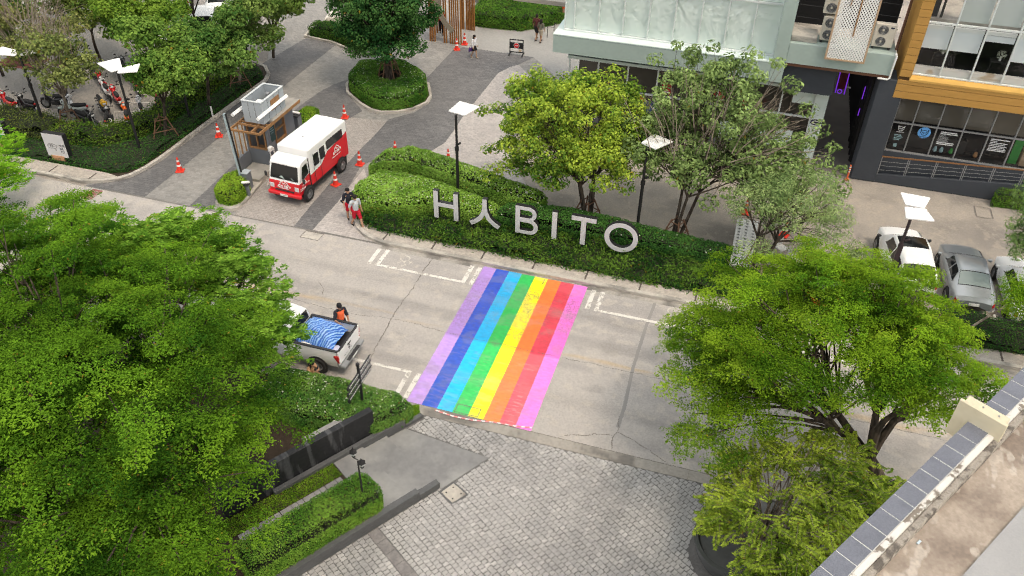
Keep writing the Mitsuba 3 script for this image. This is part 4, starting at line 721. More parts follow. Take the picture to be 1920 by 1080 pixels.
t = thing('mint_building', 'mint green shop building with large wrinkled sheet-lined windows at the top', 'building')
add('ledge', bx(-10.45, .77, FY, 44.9, 4.66, 5.61, .012), 'mint_render', parent=t)
add('ledge_cap', bx(-10.47, .77, FY - .02, 44.92, 5.612, 5.66), 'mint_light', parent=t)
add('pillar', bx(.775, 1.4, FY - .02, 43.6, 4.64, 11.5, .01), 'mint_render', parent=t)
add('band', bx(1.41, 6.3, FY, 43.2, 5.7, 6.72, .012), 'mint_render', parent=t)
add('soffit', bx(1.41, 6.3, FY + .05, 46, 5.55, 5.695), 'brown_soffit', parent=t)
add('back_wall', bx(-9.95, .77, 42.56, 48, 5.67, 11.5), 'mint_light', parent=t)
add('side_wall', bx(-10.05, -9.96, 42.62, 48, 5.67, 11.5), 'mint_light', parent=t)
xs = [-10.03, -9.54] + [-9.54 + 1.3 * i for i in range(1, 8)] + [.765]
for a, b in zip(xs[:-1], xs[1:]):
    z1 = 8.24
    k = add('lining_sheet', bx(a + .03, b - .03, 42.46, 42.5, 5.74, 8.2), 'wrinkled_sheet', parent=t)
    add('lining_sheet', bx(a + .03, b - .03, 42.46, 42.5, 8.3, 11.5), 'wrinkled_sheet', parent=t)
    add('pane', tm([(a, 42.36, 5.7), (b, 42.36, 5.7), (b, 42.36, 11.5), (a, 42.36, 11.5)], [[0, 1, 2], [0, 2, 3]]), 'pane_glass', parent=t)
for x in xs: add('mullion', bx(x - .03, x + .03, 42.3, 42.44, 5.665, 11.5), 'pale_frame', parent=t)
add('transom', bx(-10.0, .765, 42.31, 42.43, 8.2, 8.29), 'pale_frame', parent=t); add('sill_rail', bx(-10.05, .765, 42.29, 42.45, 5.662, 5.735), 'pale_frame', parent=t)
add('recess_back', bx(1.41, 6.3, 44.6, 44.7, 6.725, 11.5), 'dark_interior', parent=t); add('recess_floor', bx(1.41, 6.3, 43.2, 44.6, 6.3, 6.72), 'kerb_concrete', parent=t)
add('recess_ledge', bx(1.42, 2.62, 41.9, 43.1, 6.725, 7.02, .02), 'kerb_concrete', parent=t)
add('ceiling', bx(-10, 6.3, 44.7, 48, 5.55, 5.66), 'dark_interior', parent=t)
for i in range(3): add('conduit', tube([(1.5, 42.9 + .3 * i, 7.6 + .5 * i), (6.2, 42.9 + .3 * i, 7.5 + .5 * i)], .02, 6), 'black_metal', parent=t)
add('drain_pipe', tube([(6.24, 41.5, 6.85), (6.3, 41.52, 6.7), (6.27, 41.55, 5.62), (6.2, 41.55, 5.55), (5.75, 41.58, 5.55)], .05, 8), 'white_matte', parent=t)
add('brown_pipe', tube([(6.5, 43.4, 11), (6.45, 43.2, 8.6), (6.35, 42.6, 7.4), (6.3, 42.3, 6.75)], .06, 8), 'brown_soffit', parent=t)
# ground floor: passage and shop front
add('charcoal_fascia', bx(1.42, 3.95, 42.2, 42.3, 4.06, 5.54), 'charcoal_render', parent=t)
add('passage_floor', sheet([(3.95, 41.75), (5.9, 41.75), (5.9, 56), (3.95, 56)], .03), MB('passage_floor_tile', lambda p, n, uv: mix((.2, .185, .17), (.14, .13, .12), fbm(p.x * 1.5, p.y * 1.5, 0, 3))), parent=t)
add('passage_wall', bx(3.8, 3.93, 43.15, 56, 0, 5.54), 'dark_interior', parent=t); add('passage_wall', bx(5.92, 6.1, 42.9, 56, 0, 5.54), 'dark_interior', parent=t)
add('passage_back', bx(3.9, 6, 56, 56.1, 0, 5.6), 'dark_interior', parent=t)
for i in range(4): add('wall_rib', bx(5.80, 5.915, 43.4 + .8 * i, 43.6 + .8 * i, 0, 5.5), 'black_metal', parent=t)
scene['neon_purple'] = {'type': 'diffuse', 'reflectance': {'type': 'rgb', 'value': [.3, .1, .6]}}
k = thing('neon_sign', 'purple neon door sign deep in the dark passage', 'sign')
nm = cat(tube([(4.47, 46, 2.69), (4.45, 46, 3.97), (4.92, 46, 3.97), (4.94, 46, 2.65)], .03, 6), tube([(4.68 + .11 * math.cos(a), 46, 2.78 + .11 * math.sin(a)) for a in np.linspace(0, 2 * np.pi, 16)], .025, 6))
kk = add('tube', nm, 'neon_purple', parent=k); scene[kk]['emitter'] = {'type': 'area', 'radiance': {'type': 'rgb', 'value': [.035, .005, .13]}}
kk = add('tube', cat(tube([(5.7, 44.4, 3.2), (5.7, 44.4, 3.9)], .025, 6), tube([(5.72, 44.3, 2.3), (5.72, 44.3, 2.7)], .025, 6)), 'neon_purple', parent=k); scene[kk]['emitter'] = {'type': 'area', 'radiance': {'type': 'rgb', 'value': [.035, .005, .13]}}
add('panel', bx(4.5, 4.9, 46.06, 46.1, 2.9, 3.95), M('red_panel', (.16, .01, .015), .5), parent=k)
add('sill_light', bx(4.8, 5.3, 47, 47.1, 2.6, 2.66), 'white_matte', parent=k)
# shop front with red posters under the ledge
s = thing('shop_front', 'ground floor shop front with pale frames and red posters behind the olive tree', 'shop front')
add('stall_riser', bx(-9.9, 3.3, 43.0, 43.2, .1, .5), 'grey_wall', parent=s); add('fascia', bx(-9.9, 3.92, 42.9, 43.15, 3.9, 4.06), 'mint_light', parent=s)
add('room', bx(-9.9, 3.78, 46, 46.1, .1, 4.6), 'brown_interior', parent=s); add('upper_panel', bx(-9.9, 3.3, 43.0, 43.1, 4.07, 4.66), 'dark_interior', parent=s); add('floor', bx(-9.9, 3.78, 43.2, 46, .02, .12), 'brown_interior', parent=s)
add('lower_screen', bx(-1.2, 2.6, 43.01, 43.06, .5, 1.5), 'mint_light', parent=s); add('lower_screen', bx(2.2, 3.3, 43.01, 43.06, 3.1, 3.88), 'mint_light', parent=s)
for i, x in enumerate(np.linspace(-9.8, 3.3, 9)):
    add('mullion', bx(x - .04, x + .04, 42.94, 43.08, .5, 3.9), 'pale_frame', parent=s)
    if i < 8: add('pane', tm([(x, 43.03, .5), (x + 1.64, 43.03, .5), (x + 1.64, 43.03, 3.9), (x, 43.03, 3.9)], [[0, 1, 2], [0, 2, 3]]), 'pane_glass', parent=s)
add('transom', bx(-9.8, 3.3, 42.95, 43.07, 2.36, 2.44), 'pale_frame', parent=s)
M('poster_red', (.4, .02, .025), .5); M('poster_blue', (.03, .07, .18), .5); M('poster_orange', (.6, .15, .02), .5)
for i, (x0, x1, z0, z1, mt) in enumerate([(-4.6, -4.1, 2.5, 3.2, 'poster_red'), (-3.2, -2.3, 2.5, 3.3, 'poster_red'), (-1.9, -1.2, 2.5, 3.1, 'poster_red'), (-.5, .1, 2.5, 3.0, 'poster_red'), (-5.5, -4.6, .8, 2.0, 'poster_blue'), (-5.9, -5.5, 1.2, 2.2, 'poster_orange')]):
    add('poster', bx(x0, x1, 43.06, 43.075, z0, z1), mt, parent=s)
    if mt == 'poster_red': add('poster_print', mv(rot(meshkit.text_mesh('SALE', .16), np.pi / 2, (1, 0, 0)), x0 + .05, 43.02, z0 + .2) if 0 else bx(x0 + .08, x1 - .08, 43.05, 43.058, z0 + .12, z0 + .2), 'white_matte', parent=s)
k = thing('white_sign_panel', 'tall pale mint sign panel with a dark oval emblem beside the dark passage', 'sign')
add('board', bx(3.32, 3.92, 42.9, 43.0, .02, 2.38, .008), 'mint_light', parent=k); add('board', bx(3.3, 3.94, 42.86, 42.99, 2.4, 3.88, .008), 'mint_light', parent=k)
ov = lathe([(0.0, 0), (.27, 0), (.27, .02), (0, .02)], 28); ov.apply_scale((1, .62, 1)); add('emblem', mv(rot(ov, np.pi / 2, (1, 0, 0)), 3.6, 42.9, 2.28 - .05), M('navy', (.02, .025, .05), .4), parent=k)
add('emblem_lettering', mv(rot(tube([(.17 * math.cos(a) + .03 * math.sin(3 * a), .08 * math.sin(a), 0) for a in np.linspace(0, 6.28, 20)], .018, 5), np.pi / 2, (1, 0, 0)), 3.6, 42.87, 2.23), 'white_matte', parent=k)
# charcoal column
k = add('charcoal_column', bx(5.9, 7.07, FY - .01, 43.0, 0, 5.53, .015), 'charcoal_render'); tag(k, 'dark charcoal column between the passage and the glazed shop', 'column')
# lattice screen in front of the outdoor units
k = thing('lattice_screen', 'white diamond lattice screen in a pale timber frame hanging on the mint band', 'screen')
LX0, LX1, LZ0, LZ1, LY = 3.11, 4.95, 6.25, 11.0, 41.33
fr = lambda x0, x1, z0, z1: bx(x0, x1, LY - .04, LY + .04, z0, z1, .006)
for a in ((LX0, LX0 + .08, LZ0, LZ1), (LX1 - .08, LX1, LZ0, LZ1), (LX0 + .081, LX1 - .081, LZ0, LZ0 + .08)): add('frame', fr(*a), wood('pale_timber', (.5, .36, .24), (.38, .26, .16)), parent=k)
pan = sbox(LX0 + .06, LZ0 + .06, LX1 - .06, LZ1); st = []
for sg in (1, -1):
    for i in range(-30, 60):
        c = LX0 + i * .13
        l = LineString([(c, LZ0), (c + sg * 3.4, LZ0 + 4.8)]).buffer(.025, cap_style=2).intersection(pan)
        if l.area > .002: st.append(l)
u = unary_union(st); lm = rot(prism(u, 0, .02), np.pi / 2, (1, 0, 0)); lm.apply_translation((0, LY + .01, 0)); add('lattice', lm, 'white_matte', parent=k)
add('brown_slat', bar((4.12, LY - .05, 7.5), (4.12, LY - .05, 9.6), .05, .03), 'timber', parent=k); add('brown_slat', bar((3.67, LY - .05, 8.9), (3.74, LY - .05, 9.6), .05, .03), 'timber', parent=k)
add('bracket', cat(bx(3.2, 3.3, LY + .04, FY, 6.4, 6.46), bx(4.75, 4.85, LY + .04, FY, 6.4, 6.46), bx(3.2, 3.3, LY + .04, FY + .8, 6.75, 6.8), bx(4.75, 4.85, LY + .04, FY + .8, 6.75, 6.8)), 'grey_metal', parent=k)
# outdoor units
def ac(label, x0, x1, z0, z1, y, fans, g='air conditioner outdoor units behind the lattice'):
    t = thing('outdoor_unit', label, 'air conditioner', g); add('casing', bx(x0, x1, y, y + .36, z0, z1, .02), 'cream_plastic', parent=t)
    r = min(.23, (z1 - z0) / (2 * fans) * .8); cx = x0 + (x1 - x0) * .4
    for i in range(fans):
        cz = z1 - (i + .5) * (z1 - z0) / fans
        f = add('fan', rot(lathe([(0, 0), (r, 0), (r, .012), (0, .012)], 24), np.pi / 2, (1, 0, 0)).apply_translation((cx, y - .001, cz)), 'dark_plastic', parent=t)
        add('grille', cat(*[mv(rot(tube([(q * math.cos(a), q * math.sin(a), 0) for a in np.linspace(0, 6.283, 25)], .006, 4, False), np.pi / 2, (1, 0, 0)), cx, y - .02, cz) for q in np.linspace(.06, r, 6)]), 'grey_metal', parent=t)
        add('hub', mv(rot(cyl(0, 0, 0, .03, .05, 14), np.pi / 2, (1, 0, 0)), cx, y - .002, cz), 'cream_plastic', parent=t)
    add('foot', bx(x0 + .05, x0 + .15, y, y + .34, z0 - .1, z0), 'dark_plastic', parent=t); add('foot', bx(x1 - .15, x1 - .05, y, y + .34, z0 - .1, z0), 'dark_plastic', parent=t)
    return t
t = ac('cream double-fan outdoor unit right of the lattice screen', 5.1, 6.04, 6.85, 7.95, 42.15, 2)
o = rot(lathe([(0, 0), (.09, 0), (.09, .006), (0, .006)], 20), np.pi / 2, (1, 0, 0)); o.apply_scale((1, 1, .4)); add('badge', mv(o, 5.86, 42.15, 7.8), 'navy', parent=t)
ac('cream double-fan outdoor unit half hidden left of the lattice screen', 2.72, 3.55, 6.85, 8.0, 42.15, 2); ac('cream outdoor unit stacked on top of another left of the lattice screen', 2.6, 3.45, 8.12, 9.3, 42.2, 2)
# orange building
t = thing('orange_building', 'building with an orange boarded window box above a glazed shop at the right edge', 'building')
OX0, WX0, OY = 6.68, 7.22, FY - .03
WZ0 = 5.72; ORX = 18.0
for z0 in np.arange(4.69, 12.0, .36):
    z1 = min(z0 + .338, 12)
    x1 = ORX if z0 < 5.5 else WX0 - .01
    zz1 = min(z1, 5.595) if z0 < 5.5 and z1 > 5.59 else z1
    add('board', bx(OX0, x1, OY, OY + .06, z0, zz1, .004), 'orange_board', parent=t)
add('gap_backing', bx(OX0 + .005, WX0 - .02, OY + .055, OY + .1, 4.69, 12), 'orange_gap', parent=t); add('gap_backing', bx(WX0 - .02, ORX, OY + .055, OY + .1, 4.69, 5.6), 'orange_gap', parent=t)
add('side_wall', bx(OX0 + .004, OX0 + .14, OY + .1, 44.3, 4.69, 12), 'orange_board', parent=t)
add('underside', bx(OX0 + .14, ORX, OY + .1, 44.3, 4.7, 4.8), 'dark_interior', parent=t)
add('window_sill', tm([(WX0 - .06, OY - .03, 5.70), (ORX, OY - .03, 5.70), (ORX, 41.9, 5.84), (WX0 - .06, 41.9, 5.84), (WX0 - .06, OY - .03, 5.6), (ORX, OY - .03, 5.6)], [[0, 1, 2], [0, 2, 3], [0, 5, 1], [0, 4, 5]]), MB('sill_orange', lambda p, n, uv: mix((.62, .38, .1), (.55, .33, .09), fbm(p.x * 2, p.y * 2, 0, 3))), parent=t)
add('reveal', bx(WX0 - .012, WX0 - .002, OY, 41.95, 5.84, 12), 'orange_board', parent=t)
mu = [WX0 + .01] + [8.45 + 1.342 * i for i in range(6)]
bl = [(7.1, 8.02), (7.1, 8.06), (7.72, 8.0), (6.92, 8.02), (7.3, 8.0), (7.0, 8.0)]
M('blind_fabric', (.6, .66, .68), .8); M('blind_fabric_dark', (.42, .47, .46), .8)
for i, (a, b) in enumerate(zip(mu[:-1], mu[1:])):
    w = add('window', cat(bx(a - .03, a + .03, 41.84, 41.98, 5.9, 12), bx(a + .031, b - .031, 41.85, 41.97, 8.33, 8.41), bx(a + .031, b - .031, 41.85, 41.97, 5.84, 5.9), bx(a - .03, a + .03, 41.83, 41.99, 5.83, 5.899)), 'pale_frame', parent=t)
    add('pane', tm([(a, 41.92, 5.88), (b, 41.92, 5.88), (b, 41.92, 8.36), (a, 41.92, 8.36)], [[0, 1, 2], [0, 2, 3]]), 'pane_glass', parent=w)
    add('pane', tm([(a, 41.92, 8.38), (b, 41.92, 8.38), (b, 41.92, 12), (a, 41.92, 12)], [[0, 1, 2], [0, 2, 3]]), 'pane_glass', parent=w)
    add('blind', bx(a + .04, b - .04, 42.1, 42.115, *bl[i]), 'blind_fabric', parent=w)
    add('blind_box', bx(a + .04, b - .04, 42.08, 42.2, 8.02, 8.2), 'pale_frame', parent=w)
    if i: add('blind', bx(a + .04, b - .04, 42.1, 42.115, 8.5, 12), 'blind_fabric_dark', parent=w)
add('inner_sill', bx(WX0 + .03, ORX, 42.0, 42.3, 5.6, 6.2), 'stained_sill', parent=t); add('room_floor', bx(WX0, ORX, 42.3, 46, 5.55, 5.6), 'dark_interior', parent=t)
add('room_back', bx(WX0 - .4, ORX, 46, 46.1, 5.5, 12), 'dark_interior', parent=t); add('upper_floor', bx(WX0, ORX, 42.3, 46, 8.2, 8.45), 'kerb_concrete', parent=t); add('room_side', bx(WX0 - .38, WX0 - .3, 42.1, 46, 5.5, 12), 'dark_interior', parent=t)
add('upper_curtain', cat(bx(7.35, 7.6, 42.4, 42.5, 8.5, 9.6), bx(7.7, 7.8, 42.3, 42.35, 8.5, 9.6)), 'rubber', parent=t)
for i, x in enumerate((8.5, 11.0)):
    q = thing('side_table', ('dark side table inside the leftmost orange-framed window', 'dark side table inside the third orange-framed window')[i], 'table')
    add('table_top', bx(x - .45, x + .35, 42.6, 43.1, 6.62, 6.66), 'rubber', parent=q)
    for sx in (x - .43, x + .31):
        add('leg', bx(sx, sx + .03, 42.62, 42.65, 5.61, 6.62), 'rubber', parent=q)
    rr = np.random.RandomState(i); v = thing('flower_vase', ('white flowers on the table inside the leftmost orange-framed window', 'white flowers on the table inside the third orange-framed window')[i], 'flowers')
    p, nn = tuft_points((x - .05, 42.8, 6.95), .22, 90, rr, 1.); leaf_part('blossom', [leaf_mesh(p, nn, .09, .07, np.tile([[.6, .66, .55]], (len(p), 1)), rr)], v); add('vase', cyl(x - .05, 42.8, 6.66, 6.85, .05, 12), 'white_matte', parent=v)
# glazed shop
t2 = thing('glazed_shop', 'dark glazed shop with window stickers under the orange window box', 'shop')
gm = [7.15, 8.07, 9.23, 10.41, 11.59, 12.74, 13.9, 15.1]
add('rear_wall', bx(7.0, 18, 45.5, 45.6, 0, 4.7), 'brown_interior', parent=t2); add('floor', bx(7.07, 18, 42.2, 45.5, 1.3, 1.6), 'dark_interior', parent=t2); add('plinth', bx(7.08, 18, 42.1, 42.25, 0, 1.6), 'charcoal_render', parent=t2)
add('reflection_panel', bx(7.1, 18, 42.5, 42.52, 3.2, 4.68), 'brown_interior', parent=t2)  # brown panel stands in for the road reflected in the upper panes
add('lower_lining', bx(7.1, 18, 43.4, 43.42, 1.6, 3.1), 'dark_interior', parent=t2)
for i, (a, b) in enumerate(zip(gm[:-1], gm[1:])):
    w = add('window', cat(bx(a - .025, a + .025, 42.14, 42.26, 1.66, 4.69), bx(a + .026, b - .026, 42.15, 42.25, 3.15, 3.21), bx(a - .025, b - .026, 42.12, 42.27, 1.605, 1.658)), 'grey_metal', parent=t2)
    add('pane', tm([(a, 42.2, 1.64), (b, 42.2, 1.64), (b, 42.2, 3.18), (a, 42.2, 3.18)], [[0, 1, 2], [0, 2, 3]]), 'pane_glass', parent=w); add('pane', tm([(a, 42.2, 3.19), (b, 42.2, 3.19), (b, 42.2, 4.69), (a, 42.2, 4.69)], [[0, 1, 2], [0, 2, 3]]), 'pane_glass', parent=w)
def flat_xz(poly, y, d=.006):
    m = rot(prism(poly, 0, d), np.pi / 2, (1, 0, 0)); return mv(m, 0, y, 0)
def cat_face(s):
    o = Polygon([(-.3, .3), (-.2, .12), (-.06, .2), (.06, .2), (.2, .12), (.3, .3), (.26, -.05), (.12, -.22), (-.12, -.22), (-.26, -.05)])
    g = [o.exterior.buffer(.025), LineString([(-.16, 0), (-.05, -.05), (0, 0), (.05, -.05), (.16, 0)]).buffer(.022), Point(-.12, .04).buffer(.03), Point(.12, .04).buffer(.03)]
    g += [sbox(-.34 + .09 * i, -.42, -.28 + .09 * i, -.33) for i in range(8)]
    return shapely.affinity.scale(unary_union(g), s, s, origin=(0, 0))
M('sticker_blue', (.12, .36, .75), .5); M('sticker_white', (.6, .62, .64), .5); M('sticker_navy', (.01, .03, .09), .5)
k = add('window_sticker', flat_xz(shapely.affinity.translate(Point(0, 0).buffer(.3, 32), 8.72, 2.83), 42.18), 'sticker_blue', parent=t2); tag(k, 'round blue window sticker with a cat face')
add('sticker_print', flat_xz(shapely.affinity.translate(cat_face(.62), 8.72, 2.84), 42.172), 'sticker_navy', parent=k)
add('window_sticker', flat_xz(shapely.affinity.translate(cat_face(.5), 7.62, 2.88), 42.18), 'sticker_white', parent=t2)
def lines(x, z, ws, h=.035, dz=.085): return unary_union([sbox(x, z - i * dz, x + w, z - i * dz + h * (1.4 if i in (0, len(ws) - 1) else 1)) for i, w in enumerate(ws)])
def wline(x, z, text, h): return mv(rot(meshkit.text_mesh(text, h), np.pi / 2, (1, 0, 0)), x, 42.18, z)
add('window_sticker', cat(flat_xz(lines(9.45, 2.98, [.75, .8]), 42.18), flat_xz(lines(9.4, 2.42, [.8, .78]), 42.18), *[wline(9.42, 2.8 - .1 * i, s_, .06) for i, s_ in enumerate(['SPECIALTY COFFEE', 'ORGANIC TEA', 'HOMEMADE CAKES', 'FRESH DAILY'][:0] + ['||||||||||||', '|||||||||||||||||', '||||||||||||||||||', '||||||||||||||||||'])]), 'sticker_white', parent=t2)
add('window_sticker', flat_xz(lines(11.75, 2.98, [.85, .3, .8, .7, .8, .75, .82, .8]), 42.18), 'sticker_white', parent=t2)
add('window_sticker', cat(flat_xz(lines(7.4, 2.5, [.34, .42, .36, .3]), 42.18), flat_xz(sbox(7.5, 1.86, 7.66, 2.05), 42.18)), M('sticker_teal', (.22, .34, .37), .5), parent=t2)
add('counter', bx(7.2, 11, 43.0, 43.3, 1.6, 2.3), 'rubber', parent=t2); add('green_board', bx(13.0, 13.4, 42.7, 42.8, 1.61, 2.9), M('green_board', (.02, .2, .03), .6), parent=t2); add('cardboard_box', bx(13.5, 14.3, 42.6, 43.1, 1.61, 2.4), M('cardboard', (.3, .22, .14), .8), parent=t2)
for x, mt in ((9.55, 'sticker_teal'), (9.85, 'sticker_teal'), (10.3, 'green_board'), (11.45, 'timber')): add('shelf_item', hull_sph((x, 42.6, 1.8, .1), (x, 42.6, 1.95, .07)), mt, parent=t2)
# ramp wall and railing
t3 = thing('ramp_wall', 'low charcoal ramp wall below the metal railing', 'wall')
add('wall', tm([(7.08, 41.66, 0), (18, 41.66, 0), (18, 41.66, 1.45), (7.08, 41.66, .41), (7.08, 41.86, 0), (18, 41.86, 0), (18, 41.86, 1.45), (7.08, 41.86, .41)], [[0, 1, 2], [0, 2, 3], [3, 2, 6], [3, 6, 7], [5, 4, 7], [5, 7, 6]]), 'charcoal_render', parent=t3)
t4 = thing('railing', 'brown-topped metal railing with thin rails along the ramp', 'railing'); sl = .0952
za = lambda x: .41 + sl * (x - 7.08)
add('handrail', bar((7.08, 41.75, za(7.08) + 1.02), (17, 41.75, za(17) + 1.02 - .35), .07, .05), wood('rail_timber', (.25, .13, .06), (.18, .085, .04)), parent=t4)
zr = lambda x: za(7.08) + 1.02 + (za(17) + .67 - za(7.08) - 1.02) * (x - 7.08) / 9.92
for x in (7.12, 8.36, 8.44, 9.66, 9.74, 10.97, 11.05, 12.26, 12.34, 13.6, 13.68): add('post', bx(x - .015, x + .015, 41.73, 41.77, za(x), zr(x) - .03), 'grey_metal', parent=t4)
for q in (.25, .5, .74): add('rail', bar((7.08, 41.75, za(7.08) + q * .99), (17, 41.75, za(17) + q * .64), .015, .015), 'grey_metal', parent=t4)
# ================================================================ foreground parapet and roof, below the camera
PO = np.array([1.60, 5.85]); 
def pbox(u0, u1, v0, v1, z0, z1, b=0.): 
    m = bx(u0, u1, -v1, -v0, z0, z1, b); a = math.atan2(2.99, 1.91); m = rz(m, a); return mv(m, PO[0], PO[1])
MB('granite_tile', lambda p, n, uv: mix((.115, .125, .155), (.165, .175, .21), fbm(p.x * 90, p.y * 90, 0, 2)) * (.88 + .24 * fbm(p.x * 6, p.y * 6, 0, 3)), lambda p, n, uv: fbm(p.x * 200, p.y * 200, 0, 2), .0006, .45, .5)
MB('tile_grout', lambda p, n, uv: mix((.6, .6, .58), (.5, .49, .46), fbm(p.x * 12, p.y * 12, 0, 2)))
def f_peel(p, n, uv):
    a = fbm(p.x * 5, p.y * 5, p.z * 5, 4); b = fbm(p.x * 26, p.y * 26, p.z * 26, 3); return mix((.66, .64, .6), (.2, .175, .145), smoothstep(.57, .64, a * .75 + b * .25))
MB('peeling_paint', f_peel, lambda p, n, uv: smoothstep(.6, .53, fbm(p.x * 5, p.y * 5, p.z * 5, 4) * .75 + .25 * fbm(p.x * 26, p.y * 26, p.z * 26, 3)), .012, .75)
def f_rc(p, n, uv):
    a = fbm(p.x * 2.2, p.y * 2.2, p.z, 5); b = fbm(p.x * 30, p.y * 30, p.z * 30, 3); c = fbm(p.x * 7 + 5, p.y * 4, 0, 3)
    col = mix((.4, .34, .28), (.24, .195, .16), smoothstep(.33, .75, a)); col = mix(col, (.5, .45, .39), smoothstep(.58, .7, c) * .7); return col * (.8 + .4 * b)
MB('weathered_roof', f_rc, lambda p, n, uv: fbm(p.x * 16, p.y * 16, 0, 4), .012, .9)
MB('edge_concrete', lambda p, n, uv: mix((.33, .3, .26), (.13, .115, .1), smoothstep(.45, .62, fbm(p.x * 9, p.y * 9, p.z * 9, 4))) * (.7 + .5 * fbm(p.x * 60, p.y * 60, 0, 2)), b_road, .01, .9)
PZ = 14.2
MB('cream_wall', lambda p, n, uv: mix((.5, .47, .4), (.42, .39, .33), fbm(p.x, p.y, p.z, 3)))
t = thing('parapet', 'roof parapet topped with grey granite tiles and a peeling white edge at the lower right', 'parapet')
add('core', pbox(-5, 9, .0, .262, PZ - 1.6, PZ - .003), 'tile_grout', parent=t)
for i in range(-9, 29):
    u0 = -.1 + .3 * i
    if 4.05 - .6 < u0 and 0: continue
    add('tile', pbox(u0 + .005, u0 + .295, -.006, .256, PZ - .02, PZ + rng.uniform(-.001, .001), .002), 'granite_tile', parent=t)
add('outer_wall', pbox(-6, 12, .02, 8.9, -.02, PZ - 1.61), 'cream_wall', parent=t)
add('plaster_edge', pbox(-5, 9, .263, .335, PZ - .8, PZ - .012, .006), 'peeling_paint', parent=t)
add('concrete_edge', pbox(-5, 9, .336, .42, PZ - .8, PZ - .05, .01), 'edge_concrete', parent=t)
struct('roof', pbox(-6, 12, .421, 9, PZ - 1.2, PZ - .17), 'weathered_roof')
k = add('roof_slab', prism(Polygon([tuple(PO + np.array([.538, .843]) * a + np.array([.843, -.538]) * b) for a, b in ((-4, .98), (9, 1.1), (9, 5), (-4, 5))]), PZ - .17, PZ - .12), MB('roof_screed', lambda p, n, uv: mix((.36, .36, .36), (.32, .32, .32), fbm(p.x * 2, p.y * 2, 0, 4)) * (.95 + .1 * fbm(p.x * 60, p.y * 60, 0, 2)))); tag(k, 'smooth light grey screed slab in the bottom right corner of the roof', 'roof slab')
k = thing('cream_cap', 'cream painted metal box cap straddling the tiled parapet', 'cap')
MB('cream_paint', lambda p, n, uv: mix((.66, .6, .44), (.58, .52, .37), fbm(p.x * 8, p.y * 8, p.z * 8, 3)), None, 0, .5)
cm = pbox(3.56, 3.72, -.16, .36, PZ - .3, PZ + .2, .004); add('box', cm, 'cream_paint', parent=k); add('flange', pbox(3.50, 3.555, -.2, .40, PZ - .35, PZ + .235, .004), 'cream_paint', parent=k)
for v in (.05, .25): add('bolt', mv(cyl(0, 0, 0, .012, .012, 8), *(PO + 3.64 * np.array([.538, .843]) + v * np.array([.843, -.538])), PZ + .2), 'grey_metal', parent=k)
k = add('lighter', rot(hull_sph((0, 0, 0, .008), (.055, 0, 0, .008), (0, .014, 0, .008), (.055, .014, 0, .008)), 1., (0, 0, 1)).apply_translation((2.79, 6.77, PZ - .155)), M('pale_blue_plastic', (.5, .6, .66), .3)); tag(k, 'small pale plastic lighter lying in the roof gutter', 'lighter')
# ================================================================ vehicles
def car_grid(st):
    rows = []
    for y, zb, zl, zt, wl, wt in st:
        c = .05 * min(1, wt); h = [(.9 * wl, zb), (wl * 1.0, zb + .14), (wl * 1.015, zb + (zl - zb) * .55), (wl * .985, zl), (wt, zt - .015), (wt * .62, zt + c * .6), (0, zt + c)]
        pts = [(x, z) for x, z in h] + [(-x, z) for x, z in h[-2::-1]]
        rows.append([(x, y, z) for x, z in pts])
    return np.array(rows)
def gsample(G, s, t):
    s = np.clip(s, 0, G.shape[0] - 1.0001); t = np.clip(t, 0, G.shape[1] - 1.0001); i, j = s.astype(int), t.astype(int); a, b = (s - i)[..., None], (t - j)[..., None]
    return G[i, j] * (1 - a) * (1 - b) + G[i + 1, j] * a * (1 - b) + G[i, j + 1] * (1 - a) * b + G[i + 1, j + 1] * a * b
def gpatch(G, s0, s1, t0, t1, off=.006, n=5, m=5, s0b=None, s1b=None):
    """a panel laid on the body between stations s0..s1 and section points t0..t1"""
    u = np.linspace(0, 1, n)[:, None] * np.ones((1, m)); v = np.ones((n, 1)) * np.linspace(0, 1, m)[None]
    sa = s0 + ((s0b if s0b is not None else s0) - s0) * v; sb = s1 + ((s1b if s1b is not None else s1) - s1) * v
    s = sa + (sb - sa) * u; t = t0 + (t1 - t0) * v; P = gsample(G, s, t); e = .02
    N_ = np.cross(gsample(G, s + e, t) - gsample(G, s - e, t), gsample(G, s, t + e) - gsample(G, s, t - e)); N_ /= np.linalg.norm(N_, axis=-1, keepdims=True) + 1e-9
    cen = np.array([0, G[:, 0, 1].mean(), .7]); N_ *= np.sign(((P - cen) * N_).sum(-1, keepdims=True) + 1e-9)
    return grid_mesh(P + N_ * off)
def car_body(G):
    m = grid_mesh(G); n = G.shape[1]
    for row, k in ((G[0], 0), (G[-1], 1)):
        c = row.mean(0); v = np.vstack([row, c]); i = np.arange(n - 1); f = np.c_[i, i + 1, np.full(n - 1, n)]
        m = cat(m, tm(v, f))
    return m
def wheel(root, x, y, r, w, side):
    """tyre with rim; side +1 = right"""
    prof = [(r * .62, -w / 2), (r * .9, -w / 2), (r, -w * .3), (r, w * .3), (r * .9, w / 2), (r * .62, w / 2), (r * .6, w * .3)]
    m = rot(lathe(prof, 22), np.pi / 2 * side, (0, 1, 0)); k = add('wheel', mv(m, x, y, r), 'rubber', 40, parent=root)
    sp = [lathe([(0, w * .34), (r * .14, w * .38), (r * .16, w * .3)], 14)] + [rz(bx(.0, r * .6, -r * .07, r * .07, w * .22, w * .33), a) for a in np.arange(5) * 2 * np.pi / 5] + [lathe([(r * .52, w * .36), (r * .63, w * .44), (r * .63, -w * .2), (0, w * .1)], 22)]
    add('rim', mv(rot(cat(*sp), np.pi / 2 * side, (0, 1, 0)), x, y, r), 'rim_alloy', parent=k)
